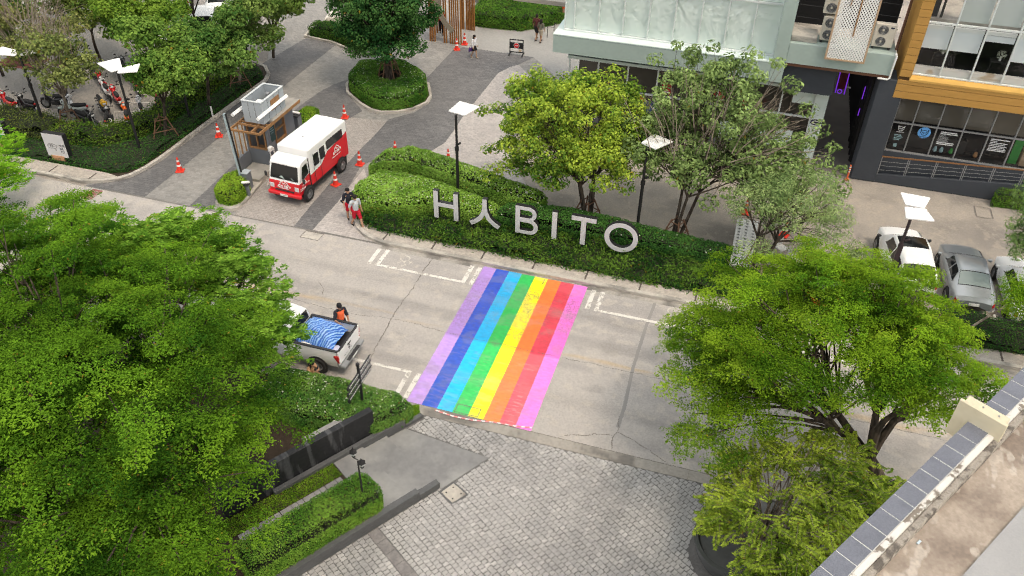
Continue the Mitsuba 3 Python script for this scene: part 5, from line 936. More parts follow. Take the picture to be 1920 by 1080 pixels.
def arch(root, x, y, r, side):
    m = rot(lathe([(r * .97, -.02), (r * 1.16, -.02), (r * 1.16, .02), (r * .97, .02)], 24), np.pi / 2 * side, (0, 1, 0)); add('wheel_arch', mv(m, x, y, r * 1.03), 'rubber', parent=root)
def simple_car(label, M4, paint, st, wheels, name='parked_car', sun=False, catn='car', tail=True, r=.31, group=None, roof_rack=False, glass='car_glass'):
    t = thing(name, label, catn, group); G = car_grid(st); n = len(st)
    add('body', car_body(G), paint, 38, parent=t)
    i3, i4 = [k for k in range(n) if st[k][3] > st[k][2] + .25][0], [k for k in range(n) if st[k][3] > st[k][2] + .25][-1]
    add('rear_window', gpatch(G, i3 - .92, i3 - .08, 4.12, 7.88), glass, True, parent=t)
    add('window_trim', gpatch(G, i3 - .97, i3 - .03, 4.05, 7.95, .003), 'rubber', True, parent=t)
    add('windscreen', gpatch(G, i4 + .08, i4 + .95, 4.1, 7.9), 'car_glass', True, parent=t)
    for t0, t1 in ((3.14, 3.86), (8.86, 8.14)):
        add('side_window', gpatch(G, (i3 + i4) / 2 + .04, i4 + .72, t0, t1, s1b=i4 + .1), 'car_glass', True, parent=t)
        add('side_window', gpatch(G, i3 - .55, (i3 + i4) / 2 - .04, t0, t1, s0b=i3 - .08), 'car_glass', True, parent=t)
        for ss in ((i3 + i4) / 2, i3 + .02): add('door_gap', gpatch(G, ss - .004, ss + .004, 1.2 if t0 < 4 else 10.8, 3.05 if t0 < 4 else 8.95, .004), 'rubber', parent=t)
        add('door_handle', mv(bx(-.012, .012, -.08, .08, -.015, .015, .006), *(gsample(G, np.array((i3 + i4) / 2 - .12), np.array(2.7 if t0 < 4 else 9.3)) + [.012 if t0 < 4 else -.012, 0, 0])), 'chrome', parent=t)
    if sun: add('sunroof', gpatch(G, i3 + .95, i4 - .06, 4.35, 7.65, .008, 6, 8), 'black_glass', True, parent=t)
    for s in (1, -1):
        for y in wheels:
            w = np.interp(y, [q[0] for q in st], [q[4] for q in st]); arch(t, s * (w * 1.0), y, r, s); wheel(t, s * (w - .035), y, r, .2, s)
        yc = st[i4 + 1][0] - .12; mz = np.interp(yc, [q[0] for q in st], [q[2] for q in st]) + .06; mx = np.interp(yc, [q[0] for q in st], [q[4] for q in st])
        add('mirror', hull_sph((s * (mx + .1), yc, mz, .05), (s * (mx + .2), yc - .02, mz + .03, .055), (s * (mx + .18), yc - .03, mz - .02, .045)), paint if not sun else 'dark_plastic', True, parent=t)
        if tail:
            add('tail_light', gpatch(G, .02, .85, 2.0 if s > 0 else 10, 2.95 if s > 0 else 9.05, .008), 'lamp_red', parent=t)
        add('headlight', gpatch(G, n - 1.75, n - 1.1, 2.3 if s > 0 else 9.7, 3.2 if s > 0 else 8.8, .008), 'lamp_clear', parent=t)
    add('number_plate', bx(-.2, .2, st[0][0] - .02, st[0][0] - .008, .58, .7), 'white_matte', parent=t)
    if roof_rack: 
        for s in (1, -1): add('roof_rail', tube([(s * .55, st[i3][0], st[i3][3] + .03), (s * .56, st[i4][0] - .1, st[i4][3] + .05)], .016, 6), 'dark_plastic', parent=t)
    place_all(t, M4); return t
SEDAN = [(-2.22, .42, .74, .78, .68, .52), (-2.12, .28, .88, .94, .8, .64), (-1.5, .22, .93, 1.02, .85, .66), (-.85, .2, .94, 1.39, .87, .57), (.2, .2, .92, 1.43, .875, .6), (.98, .2, .89, .99, .87, .72), (1.75, .22, .8, .86, .84, .66), (2.1, .3, .66, .73, .76, .56), (2.22, .4, .55, .6, .62, .45)]
SUVS = [(-2.25, .5, .9, .98, .75, .6), (-2.18, .35, 1.05, 1.12, .86, .68), (-1.75, .3, 1.08, 1.58, .9, .64), (-.6, .28, 1.07, 1.68, .91, .68), (.25, .28, 1.05, 1.66, .91, .68), (1.1, .28, 1.03, 1.14, .91, .74), (1.85, .3, .96, 1.02, .88, .68), (2.15, .4, .82, .88, .8, .58), (2.25, .5, .65, .7, .68, .5)]
M('silver_paint', (.42, .45, .47), .28, .55, coat=1.); M('car_white', (.78, .79, .79), .28, coat=1.); M('van_red', (.62, .012, .02), .28, coat=.8); M('beige_paint', (.6, .55, .47), .3, coat=1.)
simple_car('white car with black roof glass parked under the two-headed lamp', xf(7.98, 33.8, 0, .12), 'car_white', SUVS, (-1.42, 1.42), sun=True, r=.35)
simple_car('silver saloon car parked second from the right', xf(10.42, 33.45, 0, .04), 'silver_paint', SEDAN, (-1.3, 1.32), r=.32, glass=M('sky_reflect_glass', (.24, .29, .28), .1, spec=.6))  # rear window paled: the sky's reflection is put into its colour
simple_car('white saloon car half hidden by the feathery tree at the right edge', xf(12.72, 33.2, 0, .03), 'car_white', SEDAN, (-1.3, 1.32), r=.32)
simple_car('white car cut off by the right edge behind a tree', xf(13.6, 28.4, 0, .1), 'car_white', SEDAN, (-1.3, 1.32), r=.32)
simple_car('pale beige car behind the small clipped hedge and the island tree', xf(-27.4, 52.3, 0, 1.75), 'beige_paint', SUVS, (-1.42, 1.42), r=.35)
simple_car('white car with red tail lights seen through the trees at the top', xf(-37.2, 48.6, 0, .5), 'car_white', SUVS, (-1.42, 1.42), r=.35)
simple_car('white car farther back under the trees at the top', xf(-38.6, 52.4, 0, .5), 'car_white', SEDAN, (-1.3, 1.32), r=.32)
simple_car('white car farthest left under the trees at the top', xf(-42.2, 52.8, 0, .5), 'car_white', SEDAN, (-1.3, 1.32), r=.32)

# --- pickup with a tarp (facing -x); built facing +y
pk = thing('pickup_truck', 'white pickup truck with a blue striped tarp over its load', 'pickup truck')
PW = .88
cab = [(-.42, .42, 1.12, 1.18, .86, .74), (-.38, .4, 1.12, 1.66, .87, .66), (.1, .4, 1.11, 1.76, .87, .66), (.95, .4, 1.1, 1.74, .87, .66), (1.65, .4, 1.06, 1.14, .87, .74), (2.45, .42, .98, 1.05, .85, .68), (2.7, .5, .85, .9, .76, .55)]
G = car_grid(cab); add('cab', car_body(G), 'car_white', 38, parent=pk)
add('rear_window', gpatch(G, .08, .94, 4.2, 7.8, .01), 'car_glass', True, parent=pk); add('windscreen', gpatch(G, 3.06, 3.95, 4.1, 7.9), 'car_glass', True, parent=pk)
for t0, t1 in ((3.15, 3.85), (8.85, 8.15)):
    add('side_window', gpatch(G, 2.1, 3.6, t0, t1, s1b=3.1), 'car_glass', True, parent=pk); add('side_window', gpatch(G, 1.05, 2.02, t0, t1), 'car_glass', True, parent=pk)
sec = [(PW * .93, .45), (PW, .62), (PW, .95), (PW - .02, 1.2), (PW - .09, 1.22), (PW - .1, .78), (0, .78)]
P = np.array([[(x, y, z) for x, z in sec] + [(-x, y, z) for x, z in sec[-2::-1]] for y in (-2.35, -1.4, -.45)])
add('cargo_bed', grid_mesh(P), 'car_white', 40, parent=pk); add('bed_floor', bx(-PW + .1, PW - .1, -2.3, -.44, .76, .79), 'dark_plastic', parent=pk)
add('bulkhead', bx(-PW + .1, PW - .1, -.5, -.44, .5, 1.2), 'dark_plastic', parent=pk)
tg = add('tailgate', bx(-PW + .02, PW - .02, -2.43, -2.36, .58, 1.19, .015), 'car_white', parent=pk); add('handle', bx(-.14, .14, -2.445, -2.432, .98, 1.05, .006), 'dark_plastic', parent=tg); add('emblem', mv(rot(lathe([(0, 0), (.09, 0), (.09, .012), (0, .012)], 20), -np.pi / 2, (1, 0, 0)), 0, -2.43, .84), 'dark_plastic', parent=tg)
for i, w in enumerate((.1, .06, .12, .06)): add('lettering', bx(-.45 + .19 * i, -.45 + .19 * i + w, -2.436, -2.43, .72, .75), 'grey_metal', parent=tg)
add('rail_trim', cat(bx(-PW + .005, -PW + .12, -2.4, -.45, 1.215, 1.25, .008), bx(PW - .12, PW - .005, -2.4, -.45, 1.215, 1.25, .008), bx(-PW + .12, PW - .12, -2.44, -2.35, 1.2, 1.235, .008)), 'dark_plastic', parent=pk)
add('bumper', bx(-.84, .84, -2.62, -2.4, .42, .55, .03), 'grey_metal', parent=pk); add('bumper_step', bx(-.45, .45, -2.64, -2.5, .545, .57, .006), 'dark_plastic', parent=pk); add('number_plate', bx(-.2, .2, -2.628, -2.615, .44, .53), 'white_matte', parent=pk)
for s in (1, -1):
    q = add('tail_light', hull_sph((s * .86, -2.38, 1.02, .05), (s * .83, -2.4, .72, .05), (s * .86, -2.28, 1.0, .05)), 'lamp_red', True, parent=pk); add('reverse_lamp', hull_sph((s * .845, -2.425, .84, .03), (s * .835, -2.43, .74, .03)), 'lamp_clear', True, parent=q)
    for y in (-1.5, 1.65): arch(pk, s * (PW + .0), y, .37, s); wheel(pk, s * (PW - .05), y, .37, .22, s)
    add('mirror', hull_sph((s * .98, 1.35, 1.2, .06), (s * 1.05, 1.33, 1.24, .06)), 'chrome', True, parent=pk)
    add('headlight', gpatch(G, 5.05, 5.8, 2.4 if s > 0 else 9.6, 3.2 if s > 0 else 8.8, .008), 'lamp_clear', parent=pk)
PKM = xf(-15.0, 20.72, 0, np.pi / 2); place_all(pk, PKM)
# tarp mound
nx, ny = 60, 72; xs_, ys_ = np.meshgrid(np.linspace(-1, 1, nx), np.linspace(-1, 1, ny), indexing='ij')
prof = (1 - np.abs(xs_) ** 2.6) ** .8 * (1 - np.abs(ys_ * .96 + .04) ** 3) ** .8; pp = np.stack([xs_, ys_, xs_ * 0], -1)
zt = .98 + .78 * prof * (.86 + .18 * ys_) + .26 * (meshkit.fbm(pp * 2.6, 3, 4) - .5) * (prof > .02)
fold_ = .022 * np.sin(14 * (xs_ * .35 + ys_) + 3 * meshkit.fbm(pp * 2, 2, 8)) * prof
TP = np.stack([xs_ * .735 * (1 - .04 * zt), ys_ * .8 - 1.27, zt + fold_], -1)
def f_tarp(p, n, uv):
    s = uv.y + .02 * noise(uv.x * 9, uv.y * 9); w = dr.sin(s * 150.) + .45 * dr.sin(s * 61. + 1.)
    return mix((.035, .14, .56), (.3, .52, .8), smoothstep(-.1, .6, w)) * (.85 + .3 * fbm(p.x * 8, p.y * 8, p.z * 8, 2))
MB('striped_tarp', f_tarp, None, 0, .4, .5)
k = add('tarp', grid_mesh(TP), 'striped_tarp', True, uv=np.stack([(xs_ + 1) / 2, (ys_ * .75 + .3 * xs_ + 1) / 2], -1).reshape(-1, 2), to_world=T4(PKM)); tag(k, 'blue and white striped tarp heaped over the load of the pickup truck', 'tarp')
k = add('white_sack', cat(hull_sph((-.6, -1.95, .93, .14), (-.35, -2.1, .92, .13), (-.5, -2.15, .9, .12))), M('sack_lilac', (.62, .62, .76), .6), True, to_world=T4(PKM)); tag(k, 'pale lilac sack in the rear corner of the pickup bed', 'sack')
k = add('white_sack', cat(hull_sph((-.62, -.9, 1.02, .16), (-.6, -1.2, 1.0, .16))), 'white_matte', True, to_world=T4(PKM)); tag(k, 'white sack peeping out at the side of the tarp', 'sack')

# --- red and white passenger truck (facing -y); built facing +y
vn = thing('passenger_truck', 'red and white passenger truck number 1244 waiting beside the guard booth', 'truck')
VW = .89
def sideprism(poly, w0, w1=None): 
    m = prism(poly, -w0, w0); R = np.array([[0, 0, 1, 0], [1, 0, 0, 0], [0, 1, 0, 0], [0, 0, 0, 1.]]); m.apply_transform(R); return m   # (y,z) outline extruded along x
def rounded(x, y0, y1, z0, z1, r, tap=0.): 
    return hull_sph(*[(sx * (x - r - (tap if z > z0 else 0)), y, z, r) for sx in (1, -1) for y in (y0 + r, y1 - r) for z in (z0 + r, z1 - r)], n=2)
bodyh = man(rounded(VW, -2.18, 1.18, .55, 2.4, .09, .06)); white_up = [(-3, 1.5), (-1.9, 1.52), (-1.3, 1.3), (.0, 1.38), (1.3, 1.38), (1.3, 3), (-3, 3)]
white_up = [(-2.3, 1.92), (-1.95, 1.78), (-.35, 1.62), (.25, 1.22), (1.3, 1.12), (1.3, 3), (-2.3, 3)]
red_lo = [(-2.3, 1.917), (-1.95, 1.777), (-.35, 1.617), (.25, 1.217), (1.3, 1.117), (1.3, .4), (-2.3, .4)]
add('upper_body', unman(bodyh ^ man(sideprism(white_up, 1.2))), 'white_paint', 30, parent=vn); add('lower_body', unman(bodyh ^ man(sideprism(red_lo, 1.2))), 'van_red', 30, parent=vn)
cabo = [(1.22, .5), (2.12, .5), (2.16, .62), (2.14, 1.02), (2.08, 1.14), (1.86, 1.88), (1.7, 2.02), (1.22, 2.06)]
cabm = man(sideprism(cabo, .86)); shape = man(rounded(.86, 1.0, 2.3, .42, 2.2, .1, .07)); cabm = cabm ^ shape
wc = [(1.0, 1.32), (1.75, 1.16), (1.86, 1.1), (2.4, 1.1), (2.4, 2.4), (1.0, 2.4)]; rc = [(1.0, 1.317), (1.75, 1.157), (1.86, 1.097), (2.4, 1.097), (2.4, .3), (1.0, .3)]
c1 = add('cab', unman(cabm ^ man(sideprism(rc, 1.2))), 'van_red', 30, parent=vn); add('cab_roof', unman(cabm ^ man(sideprism(wc, 1.2))), 'white_paint', 30, parent=vn)
ws = tm([(-.74, 2.075, 1.2), (.74, 2.075, 1.2), (.68, 1.885, 1.84), (-.68, 1.885, 1.84)], [[0, 1, 2], [0, 2, 3]]); ws.apply_translation((0, .012, .006)); add('windscreen', ws, 'car_glass', parent=vn)
add('wiper', cat(tube([(-.5, 2.09, 1.2), (-.1, 2.075, 1.27)], .012, 5), tube([(.2, 2.09, 1.2), (.55, 2.075, 1.27)], .012, 5)), 'rubber', parent=vn)
add('dashboard_papers', cat(hull_sph((.0, 2.08, 1.24, .01), (.25, 2.07, 1.3, .01), (.12, 2.05, 1.36, .01)), hull_sph((-.5, 2.08, 1.25, .01), (-.35, 2.06, 1.33, .01))), M('paper_tint', (.34, .42, .4), .7), parent=vn)
for s in (1, -1):
    q = .845
    sw = np.array([(1.32, 1.36), (1.9, 1.2), (1.86, 1.36), (1.72, 1.8), (1.36, 1.86)]); ww = tm([(s * (.856 - .075 * (z - .9) / 1.2 + .012), y, z) for y, z in sw], [[0, 1, 2], [0, 2, 3], [0, 3, 4]]); add('side_window', ww, 'car_glass', parent=vn)
    for y0, y1, z0, z1, nm in ((.42, .82, 1.42, 2.0, 'side_window'), (-.12, .3, 1.48, 2.06, 'side_window'), (-1.72, -.3, 1.72, 2.14, 'side_window')):
        pl = sbox(y0, z0, y1, z1).buffer(-.06).buffer(.06, 4); m = sideprism(pl, .004); xx = VW - .06 * ((z0 + z1) / 2 - .6) / 1.75 + .002
        m = rot(m, -s * .033, (0, 1, 0), (0, 0, (z0 + z1) / 2)); add(nm, mv(m, s * xx), 'car_glass', parent=vn)
    add('door_seam', cat(mv(bx(-.004, .004, .86, .88, .62, 2.1), s * (VW - .015)), mv(bx(-.004, .004, .33, .345, .6, 1.5), s * (VW - .008))), 'rubber', parent=vn)
    add('roof_rail', bx(s * .80 - .03, s * .80 + .03, -2.05, 1.05, 2.2, 2.235, .01), 'white_paint', parent=vn)
    for y in (-1.35, 1.55): arch(vn, s * (VW - .015 if y < 0 else .85), y, .36, s); wheel(vn, s * ((VW if y < 0 else .87) - .05), y, .36, .2, s)
    add('headlight', bx(s * .66 - .12, s * .66 + .12, 2.1, 2.165, .72, .95, .02), 'lamp_clear', parent=vn)
    add('mirror', cat(bx(s * 1.02 - .07, s * 1.02 + .07, 1.98, 2.05, 1.15, 1.4, .03), tube([(s * .84, 2.05, 1.12), (s * 1.0, 2.05, 1.2)], .014, 6)), 'dark_plastic', parent=vn)
    add('step', bx(s * .8 - .1, s * .8 + .08, 1.15, 1.28, .42, .5, .01), 'dark_plastic', parent=vn)
add('bumper', bx(-.88, .88, 2.1, 2.27, .4, .58, .04), 'van_red', parent=vn); add('number_plate', bx(-.2, .2, 2.272, 2.284, .42, .53), 'white_matte', parent=vn); add('plate_print', mv(rot(rz(meshkit.text_mesh('30-0412', .05, .003), 0), np.pi / 2, (1, 0, 0)), -.12, 2.284, .45) if 0 else bx(-.13, .13, 2.285, 2.288, .455, .495), 'grey_metal', parent=vn)
add('grille', bx(-.5, .5, 2.15, 2.175, .62, .7, .008), 'dark_plastic', parent=vn); add('gap_panel', bx(-.82, .82, 1.185, 1.218, .5, 2.0), 'dark_plastic', parent=vn); add('chassis', bx(-.7, .7, -2.1, 2.05, .32, .56), 'dark_plastic', parent=vn); [add('mudflap', bx(x0, x0 + .28, -1.8, -1.78, .2, .6), 'rubber', parent=vn) for x0 in (-.88, .6)]
add('roof_vent', cyl(.1, .1, 2.398, 2.41, .05, 12), 'grey_metal', parent=vn); add('rear_window', bx(-.6, .6, -2.19, -2.178, 1.45, 2.05), 'car_glass', parent=vn)
# white emblem: a house outline over script strokes, with a line below
def stroke(pts, w=.016): return LineString(pts).buffer(w)
em = unary_union([stroke([(-.2, .1), (-.2, .2), (.0, .32), (.2, .2), (.2, .1)], .022), stroke([(-.07, .2), (-.02, .14), (.03, .2), (.08, .14)], .018)] +
                 [stroke([(x + .045 * math.cos(a), .02 + .055 * math.sin(a)) for a in np.linspace(.4, 5.6, 12)], .017) for x in (-.24, -.1, .05)] + [stroke([(.13, -.05), (.13, .08), (.2, -.04), (.2, .1)], .017), stroke([(.26, .12), (.3, -.02), (.36, .05)], .017), stroke([(-.34, -.05), (-.3, .06), (-.26, -.05)], .017)])
def on_side(poly, y, z, s, xx, sc=1.):
    p = shapely.affinity.scale(poly, sc * s, sc, origin=(0, 0)); m = sideprism(shapely.affinity.translate(p, y, z), .003); return mv(m, s * xx)
for s in (1, -1):
    add('side_emblem', on_side(em, -1.05, 1.28, s, VW + .002, 1.), 'white_matte', parent=vn); add('side_text', on_side(unary_union([sbox(-.4 + .07 * i, 0, -.35 + .07 * i, .035) for i in range(11)]), -1.0, 1.1, s, VW + .003), 'white_matte', parent=vn)
    add('door_text', on_side(unary_union([sbox(-.28 + .06 * i, 0, -.24 + .06 * i, .035) for i in range(10)]), 1.7, .98, s, .866), 'white_matte', parent=vn)
    add('door_emblem', on_side(unary_union([stroke([(-.07, 0), (0, .12), (.07, 0)], .018), sbox(-.1, -.05, .1, -.02)]), 1.7, 1.05, s, .864), 'white_matte', parent=vn)
    tx = meshkit.text_mesh('1244', .13, .004, True); tx.apply_translation((-.19, 0, 0)); R = np.array([[0, 0, 1, 0], [1, 0, 0, 0], [0, 1, 0, 0], [0, 0, 0, 1.]]); 
    if s < 0: R = np.array([[0, 0, -1, 0], [-1, 0, 0, 0], [0, 1, 0, 0], [0, 0, 0, 1.]])
    tx.apply_transform(R); add('number', mv(tx, s * .862, 1.98, .78), 'white_matte', parent=vn)
fe = rot(prism(em, 0, .004), np.pi / 2, (1, 0, 0)); fe = rz(fe, np.pi); add('front_emblem', mv(fe, 0, 2.165, .86), 'white_matte', parent=vn); add('front_text', bx(-.25, .25, 2.165, 2.17, .76, .79), 'white_matte', parent=vn)
place_all(vn, xf(-20.45, 32.4, 0, np.pi + -.075, 1.06))
tag(vn + '__lower_body', 'dusty red lower body panel with a white emblem')

# --- motorcycles; built facing +y
def motorcycle(label, M4, c, scoot=True, seat='rubber', group='motorcycles in the parking lot'):
    t = thing('motorcycle', label, 'motorcycle', group)
    def w(y): 
        k = add('wheel', mv(rot(lathe([(.2, -.045), (.26, -.05), (.29, -.02), (.29, .02), (.26, .05), (.2, .045), (.2, -.045)], 20), np.pi / 2, (0, 1, 0)), 0, y, .29), 'rubber', 40, parent=t)
        add('rim', mv(rot(cat(lathe([(.0, -.02), (.21, -.02), (.21, .02), (0, .02)], 16) if scoot else lathe([(.17, -.02), (.21, -.02), (.21, .02), (.17, .02), (.17, -.02)], 16), *[rz(bx(-.2, .2, -.015, .015, -.015, .015), a) for a in (0, 1.05, 2.1)]), np.pi / 2, (0, 1, 0)), 0, y, .29), 'grey_metal', parent=k)
    w(.62); w(-.6)
    add('fork', cat(tube([(.06, .62, .3), (.06, .42, .95)], .022, 6), tube([(-.06, .62, .3), (-.06, .42, .95)], .022, 6)), 'grey_metal', parent=t)
    add('handlebar', cat(tube([(-.33, .3, 1.02), (-.15, .38, .98), (.15, .38, .98), (.33, .3, 1.02)], .016, 6), hull_sph((-.34, .29, 1.02, .022), (-.25, .33, 1.01, .022)), hull_sph((.34, .29, 1.02, .022), (.25, .33, 1.01, .022))), 'rubber', parent=t)
    add('headlight', hull_sph((0, .5, .86, .09), (0, .44, .9, .1)), 'lamp_clear', True, parent=t)
    add('front_fairing', cat(hull_sph((0, .5, .95, .08), (.12, .4, .85, .05), (-.12, .4, .85, .05), (0, .42, .6, .07)), hull_sph((0, .78, .52, .06), (0, .5, .6, .07), (0, .45, .5, .05))), c, True, parent=t)
    if scoot: add('side_cover', cat(hull_sph((0, .3, .45, .12), (0, .38, .75, .08), (0, .1, .36, .12), (0, .05, .5, .1)), hull_sph((0, -.1, .52, .14), (.06, -.75, .66, .08), (-.06, -.75, .66, .08), (0, -.45, .48, .13))), c, True, parent=t)
    else: add('tank', cat(hull_sph((0, .28, .78, .13), (0, -.05, .72, .12), (0, .1, .84, .1)), hull_sph((0, -.4, .68, .09), (0, -.78, .8, .06))), c, True, parent=t)
    add('seat', hull_sph((0, -.02, .75, .09), (0, -.38, .77, .11), (0, -.72, .83, .08)), seat, True, parent=t)
    add('engine', cat(bx(-.13, .13, -.22, .22, .24, .52, .05), bx(-.05, .05, -.62, -.15, .26, .34, .02)), 'dark_plastic', parent=t)
    add('exhaust', tube([(.14, .0, .28), (.17, -.3, .3), (.18, -.75, .4)], [.03, .045, .05], 8), 'grey_metal', parent=t); add('tail_light', hull_sph((0, -.84, .76, .05), (0, -.8, .72, .05)), 'lamp_red', True, parent=t)
    for s in (1, -1): add('mirror', cat(tube([(s * .22, .35, 1.0), (s * .28, .33, 1.16)], .008, 5), hull_sph((s * .27, .33, 1.17, .035), (s * .33, .33, 1.19, .035))), 'dark_plastic', parent=t)
    add('number_plate', bx(-.08, .08, -.92, -.91, .5, .62), 'white_matte', parent=t)
    place_all(t, M4); return t
for nm, c in (('moto_red', (.5, .012, .015)), ('moto_black', (.015, .015, .017)), ('moto_yellow', (.75, .42, .01)), ('moto_silver', (.36, .4, .37)), ('moto_orange', (.75, .13, .015)), ('moto_white', (.7, .7, .7))): M(nm, c, .3, coat=.8)
for lab, x, y, a, c, sc in (
    ('red scooter standing farthest left, beyond the reddish shrubs', -40.6, 33.9, 1.2, 'moto_red', 1), ('silver-grey scooter behind the white pylon sign', -36.5, 34.35, 1.75, 'moto_silver', 1), ('black scooter in front of the silver-grey scooter', -34.9, 33.55, -1.75, 'moto_black', 1),
    ('black motorcycle with a yellow headlight shell', -35.15, 35.2, -2.2, 'moto_yellow', 0), ('red scooter with a yellow and black seat beside the yellow motorcycle', -35.3, 36.5, .9, 'moto_red', 1), ('red motorcycle behind the yellow one', -35.2, 38.2, .8, 'moto_red', 0),
    ('black and orange scooter beside the P sign', -33.9, 34.0, .6, 'moto_black', 1), ('orange and white scooter right of the P sign', -33.2, 34.7, .75, 'moto_orange', 1), ('white and red scooter second to the right of the P sign', -33.0, 35.7, .75, 'moto_white', 1), ('red scooter under the bright tree', -32.6, 36.7, .75, 'moto_red', 1),
    ('black scooter near the canopy lamp at the back of the lot', -38.7, 38.9, 1., 'moto_black', 1), ('white scooter at the back of the lot', -40.4, 40.4, 1., 'moto_white', 1), ('black motorcycle at the back of the lot beside the white scooter', -37.6, 40.2, .7, 'moto_black', 0),
    ('white scooter left of the black motorcycle with yellow shell', -37.6, 35.3, -2.2, 'moto_white', 1), ('black scooter behind the silver-grey scooter', -38.3, 35.0, 1.7, 'moto_black', 1), ('black motorcycle right of the red motorcycle', -34.4, 39.0, .8, 'moto_black', 0), ('silver scooter in the second row behind the red motorcycle', -36.4, 39.3, .8, 'moto_silver', 1), ('red scooter in the second row under the canopy lamp', -37.5, 38.0, .9, 'moto_red', 1), ('white scooter between the red and black machines in the middle of the lot', -36.6, 37.2, .9, 'moto_white', 1), ('black scooter next to the red scooter at the far left', -39.4, 34.0, 1.3, 'moto_black', 1)):
    motorcycle(lab, xf(x, y, 0, a, 1.1), c, bool(sc))
mc = motorcycle('delivery motorcycle with a yellow box, half hidden behind the broad-leaved tree', xf(-20.65, 24.85, 0, 1.75), 'moto_black', True, group='riding delivery motorcycle')
k = add('delivery_box', bx(-.24, .24, -.95, -.5, .9, 1.3, .04), M('yellow_box', (.85, .55, .04), .5), to_world=T4(xf(-20.65, 24.85, 0, 1.75))); tag(k, 'yellow delivery box on the rear of the delivery motorcycle', 'box')
mc2 = motorcycle('motorbike with a red tail box in the dark ground cover under the right tree', xf(4.15, 29.75, .1, .5), 'moto_red', True, group='motorbike in the planting')
# ================================================================ people
SK = {'skin': (.46, .27, .18), 'skin_tan': (.36, .2, .125), 'hair_black': (.012, .01, .009), 'cloth_navy': (.018, .02, .03), 'cloth_lightgrey': (.5, .54, .58), 'cloth_red': (.45, .012, .03), 'cloth_white': (.75, .75, .77), 'cloth_black': (.015, .015, .017), 'cloth_maroon': (.09, .025, .025), 'cloth_beige': (.42, .36, .28), 'vest_orange': (.85, .16, .06), 'cloth_purple': (.07, .03, .16), 'shoe_dark': (.03, .025, .022), 'cloth_grey': (.18, .18, .19), 'cloth_tan': (.55, .33, .18), 'eye_dark': (.02, .015, .012), 'lip': (.34, .12, .1), 'cloth_olive': (.16, .16, .12), 'helmet_blue': (.12, .5, .8)}
for k_, c_ in SK.items(): M(k_, c_, .75, spec=.3)
def bones_mesh(bones, res=.03, it=6):
    """one continuous skin over sphere-ended bones"""
    ms = [man(hull_sph(a, b, n=2)) for a, b in bones]
    m = manifold3d.Manifold.batch_boolean(ms, manifold3d.OpType.Add).refine_to_length(res * 1.35); t = unman(m); t.merge_vertices()
    return trimesh.smoothing.filter_taubin(t, iterations=it)
